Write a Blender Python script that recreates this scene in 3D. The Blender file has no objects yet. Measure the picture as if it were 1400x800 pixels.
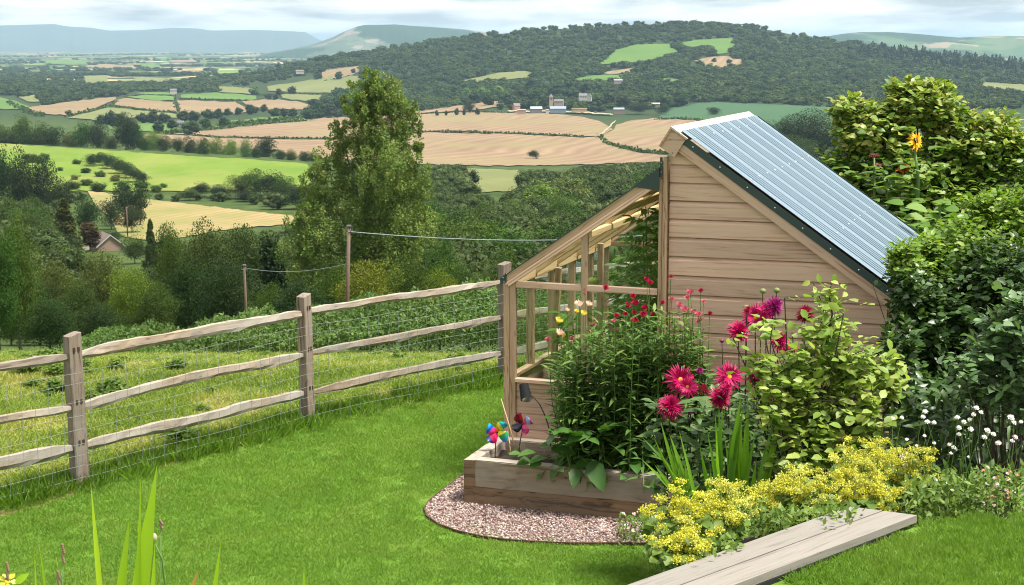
import bpy, math, random
import numpy as np
from mathutils import Vector, Matrix, geometry

RS = np.random.RandomState(7)
random.seed(7)
SC = bpy.context.scene
COL = SC.collection

# ------------------------------------------------------------------ camera
FPX, CAMH = 2150.0, 3.4                    # focal length in photo pixels, eye height above the lawn
PITCH = math.atan(334 / FPX)
cam_d = bpy.data.cameras.new('camera')
cam_d.sensor_width = 36.0
cam_d.lens = 36.0 * FPX / 1400
cam_d.clip_start = 0.1
cam_d.clip_end = 90000
cam = bpy.data.objects.new('camera', cam_d)
cam.location = (0, 0, CAMH)
cam.rotation_euler = (math.pi / 2 - PITCH, 0, 0)
COL.objects.link(cam)
SC.camera = cam
cam_d.dof.use_dof = False
cam_d.dof.focus_distance = 12.5
cam_d.dof.aperture_fstop = 18.0

# ------------------------------------------------------------------ render look
SC.view_settings.view_transform = 'Standard'
SC.view_settings.look = 'None'
SC.view_settings.gamma = 1.0
SC.view_settings.exposure = 0.86
SC.render.engine = 'CYCLES'
SC.cycles.max_bounces = 7
SC.cycles.diffuse_bounces = 3
SC.cycles.glossy_bounces = 2
SC.cycles.transmission_bounces = 4
SC.cycles.transparent_max_bounces = 10
SC.cycles.volume_bounces = 0
SC.cycles.sample_clamp_indirect = 4.0
SC.cycles.filter_width = 1.05

# ------------------------------------------------------------------ sky and sun
SUN_EL, SUN_AZ = math.radians(66), math.radians(112)     # azimuth clockwise from +Y (the view direction)
world = bpy.data.worlds.new('World')
SC.world = world
world.use_nodes = True
wn = world.node_tree.nodes
wl = world.node_tree.links
wn.clear()
def W(t, **k):
    n = wn.new(t)
    for a, b in k.items():
        setattr(n, a, b)
    return n
w_out = W('ShaderNodeOutputWorld')
w_sky = W('ShaderNodeTexSky', sky_type='NISHITA', sun_disc=False, sun_elevation=SUN_EL, sun_rotation=SUN_AZ)
w_b1 = W('ShaderNodeBackground'); w_b1.inputs[1].default_value = 0.12
w_b2 = W('ShaderNodeBackground'); w_b2.inputs[1].default_value = 0.56
w_tc = W('ShaderNodeTexCoord')
w_sep = W('ShaderNodeSeparateXYZ'); wl.new(w_tc.outputs['Generated'], w_sep.inputs[0])
w_el = W('ShaderNodeMath', operation='MAXIMUM'); wl.new(w_sep.outputs[2], w_el.inputs[0]); w_el.inputs[1].default_value = 0.0
w_z = W('ShaderNodeMath', operation='ADD'); wl.new(w_el.outputs[0], w_z.inputs[0]); w_z.inputs[1].default_value = 0.07
w_dx = W('ShaderNodeMath', operation='DIVIDE'); wl.new(w_sep.outputs[0], w_dx.inputs[0]); wl.new(w_z.outputs[0], w_dx.inputs[1])
w_dy = W('ShaderNodeMath', operation='DIVIDE'); wl.new(w_sep.outputs[1], w_dy.inputs[0]); wl.new(w_z.outputs[0], w_dy.inputs[1])
w_dq = W('ShaderNodeMath', operation='MULTIPLY'); wl.new(w_dy.outputs[0], w_dq.inputs[0]); w_dq.inputs[1].default_value = 0.6
w_cmb = W('ShaderNodeCombineXYZ'); wl.new(w_dx.outputs[0], w_cmb.inputs[0]); wl.new(w_dq.outputs[0], w_cmb.inputs[1])
w_n = W('ShaderNodeTexNoise'); w_n.inputs['Scale'].default_value = 0.8; w_n.inputs['Detail'].default_value = 4; w_n.inputs['Roughness'].default_value = 0.58
wl.new(w_cmb.outputs[0], w_n.inputs['Vector'])
w_cov = W('ShaderNodeMapRange'); w_cov.inputs[1].default_value = 0.30; w_cov.inputs[2].default_value = 0.44
w_cov.inputs[3].default_value = 0.72; w_cov.inputs[4].default_value = 1.0
wl.new(w_n.outputs[0], w_cov.inputs[0])
w_n2 = W('ShaderNodeTexNoise'); w_n2.inputs['Scale'].default_value = 0.95; w_n2.inputs['Detail'].default_value = 7; w_n2.inputs['Roughness'].default_value = 0.5
w_off = W('ShaderNodeVectorMath', operation='ADD'); w_off.inputs[1].default_value = (37, 11, 5)
wl.new(w_cmb.outputs[0], w_off.inputs[0]); wl.new(w_off.outputs[0], w_n2.inputs['Vector'])
w_ramp = W('ShaderNodeValToRGB')
w_ramp.color_ramp.elements[0].position = 0.40; w_ramp.color_ramp.elements[0].color = (0.50, 0.54, 0.565, 1)
w_ramp.color_ramp.elements[1].position = 0.58; w_ramp.color_ramp.elements[1].color = (1.25, 1.22, 1.16, 1)
wl.new(w_n2.outputs[0], w_ramp.inputs[0])
# broken cloud, a little brighter overhead
w_gr = W('ShaderNodeMapRange'); w_gr.inputs[1].default_value = 0; w_gr.inputs[2].default_value = 1
w_gr.inputs[3].default_value = 1.12; w_gr.inputs[4].default_value = 1.25
wl.new(w_el.outputs[0], w_gr.inputs[0])
w_mul = W('ShaderNodeVectorMath', operation='SCALE'); wl.new(w_ramp.outputs[0], w_mul.inputs[0]); wl.new(w_gr.outputs[0], w_mul.inputs['Scale'])
wl.new(w_mul.outputs[0], w_b2.inputs[0])
wl.new(w_sky.outputs[0], w_b1.inputs[0])
w_mix = W('ShaderNodeMixShader')
wl.new(w_cov.outputs[0], w_mix.inputs[0]); wl.new(w_b1.outputs[0], w_mix.inputs[1]); wl.new(w_b2.outputs[0], w_mix.inputs[2])
wl.new(w_mix.outputs[0], w_out.inputs[0])

sun_d = bpy.data.lights.new('sun', 'SUN')
sun_d.energy = 5.0
sun_d.angle = math.radians(14)
sun_d.color = (1.0, 0.95, 0.86)
sun = bpy.data.objects.new('sun', sun_d)
to_sun = Vector((math.sin(SUN_AZ) * math.cos(SUN_EL), math.cos(SUN_AZ) * math.cos(SUN_EL), math.sin(SUN_EL)))
sun.rotation_euler = to_sun.to_track_quat('Z', 'Y').to_euler()
sun.location = (0, 0, 60)
COL.objects.link(sun)

# ------------------------------------------------------------------ picture <-> place
CT, ST = math.cos(PITCH), math.sin(PITCH)
def ray(px, py):
    x = (np.asarray(px, float) - 700) / FPX
    y = -(np.asarray(py, float) - 400) / FPX
    x, y = np.broadcast_arrays(x, y)
    return np.stack([x, CT + y * ST, -ST + y * CT], -1)
def kof(py):                                  # height gained per metre of distance along +Y
    y = -(np.asarray(py, float) - 400) / FPX
    return (-ST + y * CT) / (CT + y * ST)
def at_z(px, py, z=0.0):
    d = ray(px, py)
    return np.array([0, 0, CAMH]) + d * ((z - CAMH) / d[2])
def at_d(px, py, D):
    d = ray(px, py)
    return np.array([0, 0, CAMH]) + d * (D / d[1])
AZ = math.atan2(775, FPX * CT + 334 * ST)      # the shed's ridge runs this far right of the view direction
E_ = np.array([math.cos(AZ), -math.sin(AZ), 0.0])
R_ = np.array([math.sin(AZ), math.cos(AZ), 0.0])
F0 = np.array([-0.0362, 12.1382, 0.0])         # front left corner of the greenhouse
def loc(u, v, z=0.0):
    return F0 + E_ * u + R_ * v + np.array([0, 0, z])

# ------------------------------------------------------------------ object helpers
def tag(o, label=None, cat=None, group=None, kind=None):
    if label: o['label'] = label
    if cat: o['category'] = cat
    if group: o['group'] = group
    if kind: o['kind'] = kind
    return o
def thing(name, label, cat, at=(0, 0, 0), rz=0.0, group=None):
    o = bpy.data.objects.new(name, None)
    o.empty_display_size = 0.2
    o.location = Vector(at); o.rotation_euler = (0, 0, rz)
    COL.objects.link(o)
    return tag(o, label, cat, group)
def link(name, me, parent=None, matrix=None):
    o = bpy.data.objects.new(name, me)
    COL.objects.link(o)
    if parent is not None: o.parent = parent
    if matrix is not None: o.matrix_basis = matrix
    return o
def np_mesh(name, V, polys, mat=None, tint=None, smooth=False, mats=None, midx=None):
    """V (n,3); polys: list of (m,k) int arrays."""
    me = bpy.data.meshes.new(name)
    V = np.ascontiguousarray(V, dtype=np.float32)
    polys = [np.asarray(p, dtype=np.int32) for p in polys if len(p)]
    loops = np.concatenate([p.ravel() for p in polys])
    sizes = np.concatenate([np.full(len(p), p.shape[1], np.int32) for p in polys])
    starts = np.concatenate([[0], np.cumsum(sizes)[:-1]]).astype(np.int32)
    me.vertices.add(len(V)); me.vertices.foreach_set('co', V.ravel())
    me.loops.add(len(loops)); me.loops.foreach_set('vertex_index', loops)
    me.polygons.add(len(sizes)); me.polygons.foreach_set('loop_start', starts)
    if smooth: me.polygons.foreach_set('use_smooth', np.ones(len(sizes), bool))
    for m in (mats or ([mat] if mat else [])): me.materials.append(m)
    if midx is not None: me.polygons.foreach_set('material_index', np.asarray(midx, np.int32))
    if tint is not None:
        a = me.attributes.new('tint', 'FLOAT', 'POINT')
        a.data.foreach_set('value', np.asarray(tint, np.float32))
    me.update(calc_edges=True)
    return me
class MB:
    """collects simple solids for one mesh"""
    def __init__(s): s.v = []; s.f = []
    def add(s, V, F):
        b = len(s.v); s.v += [tuple(map(float, p)) for p in V]; s.f += [[i + b for i in f] for f in F]
        return s
    def box(s, a, b):
        (x0, y0, z0), (x1, y1, z1) = a, b
        return s.add([(x0, y0, z0), (x1, y0, z0), (x1, y1, z0), (x0, y1, z0), (x0, y0, z1), (x1, y0, z1), (x1, y1, z1), (x0, y1, z1)],
                     [(3, 2, 1, 0), (4, 5, 6, 7), (0, 1, 5, 4), (1, 2, 6, 5), (2, 3, 7, 6), (3, 0, 4, 7)])
    def prism(s, poly, d0, d1, ax='y'):
        """poly: (a,b) pairs; ax y: a->x b->z; ax z: a->x b->y; ax x: a->y b->z"""
        n = len(poly)
        mk = {'y': lambda p, d: (p[0], d, p[1]), 'z': lambda p, d: (p[0], p[1], d), 'x': lambda p, d: (d, p[0], p[1])}[ax]
        V = [mk(p, d0) for p in poly] + [mk(p, d1) for p in poly]
        F = [list(range(n)), list(range(2 * n - 1, n - 1, -1))] + [[i, i + n, (i + 1) % n + n, (i + 1) % n] for i in range(n)]
        return s.add(V, F)
    def tube(s, pts, rad, n=6, cap=True):
        pts = [np.asarray(p, float) for p in pts]
        rad = [rad] * len(pts) if np.isscalar(rad) else list(rad)
        V = []; up = np.array([0.13, 0.07, 1.0])
        for i, p in enumerate(pts):
            t = pts[min(i + 1, len(pts) - 1)] - pts[max(i - 1, 0)]
            t = t / (np.linalg.norm(t) + 1e-9)
            ref = up if abs(t[2]) < 0.9 else np.array([1.0, 0.1, 0.05])
            a = np.cross(t, ref); a /= np.linalg.norm(a); b = np.cross(t, a)
            for j in range(n):
                w = 2 * math.pi * j / n
                V.append(p + (a * math.cos(w) + b * math.sin(w)) * rad[i])
        F = []
        for i in range(len(pts) - 1):
            for j in range(n):
                F.append((i * n + j, i * n + (j + 1) % n, (i + 1) * n + (j + 1) % n, (i + 1) * n + j))
        if cap:
            F.append(list(range(n - 1, -1, -1))); F.append([(len(pts) - 1) * n + j for j in range(n)])
        return s.add(V, F)
    def ball(s, c, r, n=8, m=6, sq=(1, 1, 1)):
        V = [(c[0], c[1], c[2] - r * sq[2])]
        for i in range(1, m):
            ph = math.pi * i / m
            for j in range(n):
                th = 2 * math.pi * j / n
                V.append((c[0] + r * sq[0] * math.sin(ph) * math.cos(th), c[1] + r * sq[1] * math.sin(ph) * math.sin(th), c[2] - r * sq[2] * math.cos(ph)))
        V.append((c[0], c[1], c[2] + r * sq[2]))
        F = [(0, 1 + (j + 1) % n, 1 + j) for j in range(n)]
        for i in range(m - 2):
            for j in range(n):
                a = 1 + i * n + j; b = 1 + i * n + (j + 1) % n
                F.append((a, b, b + n, a + n))
        L = len(V) - 1; k = 1 + (m - 2) * n
        F += [(k + j, k + (j + 1) % n, L) for j in range(n)]
        return s.add(V, F)
    def mesh(s, name, mat, smooth=False):
        me = bpy.data.meshes.new(name)
        me.from_pydata(s.v, [], s.f)
        me.materials.append(mat)
        if smooth: me.polygons.foreach_set('use_smooth', [True] * len(me.polygons))
        me.update()
        return me
    def build(s, name, mat, parent=None, smooth=False, matrix=None):
        return link(name, s.mesh(name, mat, smooth), parent, matrix)

# ------------------------------------------------------------------ materials
class NT:
    def __init__(s, name):
        s.m = bpy.data.materials.new(name); s.m.use_nodes = True
        s.n = s.m.node_tree.nodes; s.l = s.m.node_tree.links
        s.n.clear()
        s.out = s.n.new('ShaderNodeOutputMaterial')
    def N(s, t, ins=None, **k):
        n = s.n.new(t)
        for a, b in k.items(): setattr(n, a, b)
        for a, b in (ins or {}).items():
            if isinstance(b, bpy.types.NodeSocket): s.l.new(b, n.inputs[a])
            else: n.inputs[a].default_value = b
        return n
    def math(s, op, a, b=0.0, c=None):
        d = {0: a, 1: b}
        if c is not None: d[2] = c
        return s.N('ShaderNodeMath', d, operation=op).outputs[0]
    def mix(s, f, a, b, mode='MIX'):
        n = s.n.new('ShaderNodeMix'); n.data_type = 'RGBA'; n.blend_type = mode
        for i, v in ((0, f), (6, a), (7, b)):
            if isinstance(v, bpy.types.NodeSocket): s.l.new(v, n.inputs[i])
            else: n.inputs[i].default_value = v if i == 0 else tuple(v)[:3] + (1,)
        return n.outputs[2]
    def ramp(s, f, stops, interp='LINEAR'):
        n = s.n.new('ShaderNodeValToRGB'); r = n.color_ramp; r.interpolation = interp
        while len(r.elements) < len(stops): r.elements.new(0.5)
        for e, (p, c) in zip(r.elements, stops):
            e.position = p; e.color = (tuple(c) + (1,))[:4] if not np.isscalar(c) else (c, c, c, 1)
        s.l.new(f, n.inputs[0]); return n.outputs[0]
    def noise(s, vec, scale, detail=4, rough=0.55, out=0):
        d = {'Scale': scale, 'Detail': detail, 'Roughness': rough}
        if vec is not None: d['Vector'] = vec
        return s.N('ShaderNodeTexNoise', d).outputs[out]
    def maprange(s, v, a, b, c, d):
        return s.N('ShaderNodeMapRange', {0: v, 1: a, 2: b, 3: c, 4: d}).outputs[0]
    def scale(s, vec, xyz):
        return s.N('ShaderNodeMapping', {0: vec, 3: xyz}).outputs[0]
    def bump(s, h, strength=0.3, dist=0.01):
        return s.N('ShaderNodeBump', {'Height': h, 'Strength': strength, 'Distance': dist}).outputs[0]
    def principled(s, col, rough=0.8, bump=None, metal=0.0, spec=0.4, **k):
        d = {'Base Color': col if isinstance(col, bpy.types.NodeSocket) else tuple(col)[:3] + (1,), 'Roughness': rough, 'Metallic': metal, 'Specular IOR Level': spec}
        if bump is not None: d['Normal'] = bump
        d.update(k)
        p = s.N('ShaderNodeBsdfPrincipled', d)
        s.l.new(p.outputs[0], s.out.inputs[0]); return p
    def obj(s): return s.N('ShaderNodeTexCoord').outputs['Object']
    def pos(s): return s.N('ShaderNodeNewGeometry').outputs['Position']
    def rnd(s): return s.N('ShaderNodeObjectInfo').outputs['Random']

def plain(name, col, rough=0.7, metal=0.0, spec=0.4, var=0.12, sc=20):
    t = NT(name)
    n = t.noise(t.obj(), sc, 4)
    c = t.mix(n, tuple(x * (1 - var) for x in col), tuple(min(1, x * (1 + var)) for x in col))
    t.principled(c, rough, metal=metal, spec=spec); return t.m

def wood(name, c1, c2, dark, grey=0.0, greycol=(0.4, 0.38, 0.36), rough=0.75, gs=1.0, knots=True, stain=0.0, staincol=(0.12, 0.06, 0.03), wob=6.0):
    """grain runs along the piece's own x axis"""
    t = NT(name)
    r = t.rnd()
    off = t.N('ShaderNodeCombineXYZ', {0: t.math('MULTIPLY', r, 37.0), 1: t.math('MULTIPLY', r, 91.0), 2: t.math('MULTIPLY', r, 53.0)}).outputs[0]
    v = t.N('ShaderNodeVectorMath', {0: t.obj(), 1: off}, operation='ADD').outputs[0]
    warp = t.noise(t.scale(v, (1.2, 5, 5)), 1.0, 2)
    v2 = t.scale(v, (2.2 * gs, 60 * gs, 60 * gs))
    vv = t.N('ShaderNodeVectorMath', {0: v2, 1: t.N('ShaderNodeVectorMath', {0: warp, 1: (wob, wob, wob)}, operation='MULTIPLY').outputs[0]}, operation='ADD').outputs[0]
    g = t.noise(vv, 1.0, 5, 0.65)
    base = t.mix(t.ramp(g, [(0.3, 0.0), (0.7, 1.0)]), c1, c2)
    base = t.mix(t.ramp(g, [(0.34, 1.0), (0.45, 0.0)]), base, dark)
    big = t.noise(t.scale(v, (1.5, 6, 6)), 1.0, 3)
    if grey > 0:
        base = t.mix(t.math('MULTIPLY', t.ramp(big, [(0.35, 0.0), (0.62, 1.0)]), grey), base, greycol)
    if stain > 0:
        base = t.mix(t.math('MULTIPLY', t.ramp(t.noise(t.scale(v, (3, 5, 5)), 1.3, 5), [(0.5, 0.0), (0.68, 1.0)]), stain), base, staincol)
    if knots:
        vo = t.N('ShaderNodeTexVoronoi', {'Vector': t.scale(v, (3.3, 11, 11)), 'Scale': 1.0})
        base = t.mix(t.ramp(vo.outputs['Distance'], [(0.05, 0.75), (0.13, 0.0)]), base, dark)
    k = t.maprange(r, 0, 1, 0.86, 1.12)
    base = t.N('ShaderNodeVectorMath', {0: base, 'Scale': k}, operation='SCALE').outputs[0]
    t.principled(base, rough, t.bump(g, 0.35, 0.004), spec=0.3)
    return t.m

def leaf_mat(name, stops, trans=0.35, rough=0.5, spec=0.35, use_obj=False, vein=False, posvar=0.0, transcol=(1.25, 1.35, 0.55)):
    """stops: colours the leaves vary between, leaf by leaf"""
    t = NT(name)
    a = t.N('ShaderNodeAttribute', attribute_name='tint').outputs['Fac']
    oi = t.N('ShaderNodeObjectInfo')
    x = t.math('FRACT', t.math('ADD', a, oi.outputs['Random']))
    n = len(stops)
    col = t.ramp(x, [((i + 0.5) / n, c) for i, c in enumerate(stops)])
    if use_obj:
        col = t.mix(1.0, col, oi.outputs['Color'], 'MULTIPLY')
    if posvar:
        f = t.noise(t.pos(), posvar, 3)
        col = t.N('ShaderNodeVectorMath', {0: col, 'Scale': t.maprange(f, 0.3, 0.7, 0.72, 1.3)}, operation='SCALE').outputs[0]
    p = t.principled(col, rough, spec=spec)
    if trans > 0:
        tc = t.mix(1.0, col, transcol, 'MULTIPLY')
        tr = t.N('ShaderNodeBsdfTranslucent', {0: tc})
        m = t.N('ShaderNodeMixShader', {0: trans, 1: p.outputs[0], 2: tr.outputs[0]})
        t.l.new(m.outputs[0], t.out.inputs[0])
    return t.m

M = {}
M['cedar'] = wood('cedar', (0.56, 0.345, 0.24), (0.70, 0.48, 0.36), (0.38, 0.22, 0.145), grey=0.35, greycol=(0.60, 0.44, 0.35), gs=0.8, knots=False, wob=2.0)
M['cedar_frame'] = wood('cedar_frame', (0.36, 0.22, 0.13), (0.50, 0.34, 0.22), (0.19, 0.10, 0.05), grey=0.2, greycol=(0.42, 0.33, 0.26), gs=0.8)
M['cedar_new'] = wood('cedar_new', (0.62, 0.40, 0.20), (0.72, 0.52, 0.30), (0.40, 0.20, 0.08), gs=0.7)
M['ridge'] = wood('pale_wood', (0.38, 0.31, 0.245), (0.50, 0.43, 0.365), (0.30, 0.23, 0.17), grey=0.4, greycol=(0.50, 0.46, 0.42), gs=0.45, knots=False)
M['sleeper'] = wood('sleeper_wood', (0.20, 0.145, 0.095), (0.31, 0.245, 0.175), (0.08, 0.055, 0.035), grey=0.75, greycol=(0.30, 0.265, 0.22), gs=0.45, stain=0.35, staincol=(0.17, 0.12, 0.085))
M['sleeper_top'] = wood('pale_sleeper_wood', (0.30, 0.235, 0.175), (0.44, 0.375, 0.31), (0.14, 0.10, 0.07), grey=0.6, greycol=(0.40, 0.36, 0.32), gs=0.45, stain=0.25, staincol=(0.3, 0.24, 0.19))  # lighter copy of the sleeper wood, light on the tops put into its colour
M['sleeper_brown'] = wood('brown_sleeper_wood', (0.15, 0.085, 0.04), (0.26, 0.165, 0.095), (0.05, 0.03, 0.018), grey=0.25, greycol=(0.24, 0.20, 0.16), gs=0.45, stain=0.7, staincol=(0.09, 0.055, 0.035))  # darker brown sleeper wood with irregular dark patches
M['rail'] = wood('cleft_rail_wood', (0.20, 0.145, 0.10), (0.33, 0.265, 0.20), (0.09, 0.06, 0.04), grey=0.7, greycol=(0.34, 0.32, 0.29), gs=0.6, rough=0.85)
M['post'] = wood('post_wood', (0.15, 0.11, 0.08), (0.26, 0.205, 0.16), (0.07, 0.05, 0.04), grey=0.6, greycol=(0.25, 0.225, 0.20), gs=0.6, rough=0.85)
M['board'] = wood('composite_board', (0.215, 0.19, 0.165), (0.275, 0.25, 0.22), (0.17, 0.15, 0.13), grey=0.4, greycol=(0.25, 0.24, 0.22), gs=0.9, knots=False)
M['pole'] = wood('pole_wood', (0.10, 0.065, 0.05), (0.16, 0.11, 0.085), (0.05, 0.03, 0.025), knots=False)
M['trunk'] = wood('bark', (0.06, 0.048, 0.038), (0.12, 0.10, 0.08), (0.03, 0.022, 0.018), grey=0.4, greycol=(0.12, 0.13, 0.11), rough=0.95)
M['fascia'] = plain('dark_green_metal', (0.022, 0.043, 0.042), 0.45, 0.0, 0.5)
M['steel'] = plain('wire_steel', (0.22, 0.245, 0.235), 0.6, 0.1, 0.3)
M['screw'] = plain('screw_steel', (0.75, 0.76, 0.74), 0.3, 0.7, 0.5)
M['lamp'] = plain('lamp_black', (0.01, 0.011, 0.012), 0.8, spec=0.2)
M['edging'] = plain('rusty_steel', (0.085, 0.045, 0.03), 0.9, 0.0, 0.2, var=0.4, sc=9)
M['black'] = plain('black_plastic', (0.014, 0.015, 0.016), 0.6)
M['soil'] = plain('soil', (0.035, 0.024, 0.016), 0.95, var=0.5, sc=30)
M['cane'] = plain('bamboo', (0.42, 0.29, 0.15), 0.6, sc=12)
M['stem'] = plain('green_stem', (0.09, 0.17, 0.035), 0.6, sc=9)
M['stem_dark'] = plain('dark_stem', (0.045, 0.035, 0.022), 0.7, sc=9)
M['wire'] = plain('overhead_cable', (0.20, 0.25, 0.24), 0.6)

def roof_mat():
    t = NT('corrugated_steel')
    n = t.noise(t.scale(t.obj(), (0.6, 9, 0.6)), 1.6, 5)
    n2 = t.noise(t.obj(), 60, 3)
    c = t.mix(t.ramp(n, [(0.3, 0), (0.7, 1)]), (0.135, 0.195, 0.245), (0.185, 0.25, 0.30))
    c = t.mix(t.math('MULTIPLY', t.ramp(n2, [(0.6, 0), (0.8, 1)]), 0.25), c, (0.33, 0.36, 0.37))
    t.principled(c, t.maprange(n2, 0.3, 0.7, 0.5, 0.62), metal=0.0, spec=0.25)
    return t.m
M['roof'] = roof_mat()
def glass_mat():
    t = NT('window_glass')
    lw = t.N('ShaderNodeLayerWeight', {0: 0.5}); fr = t.N('ShaderNodeMath', {0: t.math('POWER', lw.outputs['Facing'], 4.0), 1: 0.35, 2: 0.025}, operation='MULTIPLY_ADD')
    g = t.N('ShaderNodeBsdfGlossy', {0: (1, 1, 1, 1), 1: 0.02})
    tr = t.N('ShaderNodeBsdfTransparent', {0: (0.93, 0.955, 0.94, 1)})
    m = t.N('ShaderNodeMixShader', {0: fr.outputs[0], 1: tr.outputs[0], 2: g.outputs[0]})
    t.l.new(m.outputs[0], t.out.inputs[0]); return t.m
M['glass'] = glass_mat()

def ground_mat():
    """scrub and rough pasture near by, a patchwork of fields and woods in the distance"""
    t = NT('countryside_ground')
    p = t.pos()
    n = t.noise(p, 0.09, 6, 0.6)
    near = t.ramp(n, [(0.3, (0.028, 0.048, 0.012)), (0.5, (0.045, 0.075, 0.017)), (0.68, (0.075, 0.10, 0.026))])
    near = t.mix(t.maprange(t.N('ShaderNodeSeparateXYZ', {0: p}).outputs[1], 1900, 2300, 0, 1), near, (0.028, 0.048, 0.016))
    w = t.noise(t.scale(p, (1, 1, 0)), 0.0016, 3)
    pv = t.N('ShaderNodeVectorMath', {0: t.scale(p, (0.0062, 0.0030, 0)), 1: t.N('ShaderNodeVectorMath', {0: t.N('ShaderNodeTexNoise', {'Vector': p, 'Scale': 0.002, 'Detail': 2}).outputs['Color'], 1: (0.7, 0.7, 0)}, operation='MULTIPLY').outputs[0]}, operation='ADD').outputs[0]
    vo = t.N('ShaderNodeTexVoronoi', {'Vector': pv, 'Scale': 1.0, 'Randomness': 0.9})
    sep = t.N('ShaderNodeSeparateColor', {0: vo.outputs['Color']})
    cell = t.ramp(sep.outputs[0], [(0.0, (0.022, 0.045, 0.014)), (0.22, (0.11, 0.20, 0.04)), (0.40, (0.16, 0.22, 0.06)), (0.56, (0.42, 0.30, 0.15)), (0.70, (0.03, 0.055, 0.018)), (0.78, (0.09, 0.21, 0.04)), (0.86, (0.48, 0.36, 0.20))], 'CONSTANT')
    ve = t.N('ShaderNodeTexVoronoi', {'Vector': pv, 'Scale': 1.0, 'Randomness': 0.9}, feature='DISTANCE_TO_EDGE')
    cell = t.mix(t.ramp(ve.outputs['Distance'], [(0.03, 1.0), (0.06, 0.0)]), cell, (0.022, 0.042, 0.014))
    cell = t.mix(t.ramp(t.noise(p, 0.0021, 3), [(0.53, 0.0), (0.56, 1.0)]), cell, (0.022, 0.045, 0.014))
    sp = t.N('ShaderNodeSeparateXYZ', {0: p})
    far = t.maprange(sp.outputs[1], 4300, 4700, 0, 1)
    t.principled(t.mix(far, near, cell), 0.95, spec=0.1)
    return t.m
M['ground'] = ground_mat()

def field_mat(name, c1, c2, rows=0.0, sc=0.02, c3=None, rot=0.3):
    t = NT(name)
    p = t.pos()
    n = t.noise(t.scale(p, (1, 0.45, 0)), sc, 5, 0.6)
    c = t.mix(t.ramp(n, [(0.3, 0), (0.7, 1)]), c1, c2)
    if rows:
        pr = t.N('ShaderNodeMapping', {0: p, 2: (0, 0, rot)}).outputs[0]
        pw = t.N('ShaderNodeVectorMath', {0: pr, 1: t.N('ShaderNodeVectorMath', {0: t.N('ShaderNodeTexNoise', {'Vector': p, 'Scale': 0.004, 'Detail': 1}).outputs['Color'], 1: (70, 70, 0)}, operation='MULTIPLY').outputs[0]}, operation='ADD').outputs[0]
        wv = t.N('ShaderNodeTexWave', {'Vector': pw, 'Scale': rows * .5, 'Distortion': 1.5, 'Detail': 2}, wave_type='BANDS', bands_direction='X')
        c = t.mix(t.math('MULTIPLY', wv.outputs[0], 0.5), c, tuple(x * 0.62 for x in c1))
    c = t.mix(t.math('MULTIPLY', t.ramp(t.noise(t.scale(p, (1, 0.3, 0)), sc * 7, 4, 0.7), [(0.45, 0), (0.75, 1)]), 0.5), c, tuple(x * 0.7 for x in c2))
    if c3:
        c = t.mix(t.ramp(t.noise(t.scale(p, (1, .5, 0)), sc * 0.5, 5, 0.65), [(0.46, 0), (0.62, 0.85)]), c, c3)
    t.principled(c, 0.95, spec=0.1)
    return t.m
M['stubble'] = field_mat('stubble', (0.20, 0.138, 0.085), (0.285, 0.198, 0.125), 0.03, 0.012, (0.205, 0.17, 0.085))
M['stubble2'] = field_mat('dull_stubble', (0.20, 0.145, 0.08), (0.26, 0.19, 0.11), 0.03, 0.014)
M['gold'] = field_mat('gold_stubble', (0.29, 0.215, 0.10), (0.37, 0.275, 0.14), 0.12, 0.02, (0.16, 0.175, 0.05))
M['pasture'] = field_mat('bright_pasture', (0.095, 0.17, 0.02), (0.15, 0.215, 0.03), 0, 0.02, (0.20, 0.205, 0.06))
M['green'] = field_mat('green_pasture', (0.07, 0.14, 0.03), (0.10, 0.17, 0.04), 0, 0.01)
M['olive'] = field_mat('olive_pasture', (0.12, 0.14, 0.05), (0.165, 0.175, 0.07), 0, 0.01)
M['teal'] = field_mat('root_crop', (0.042, 0.10, 0.045), (0.058, 0.12, 0.055), 0.06, 0.01, rot=0.9)

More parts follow.
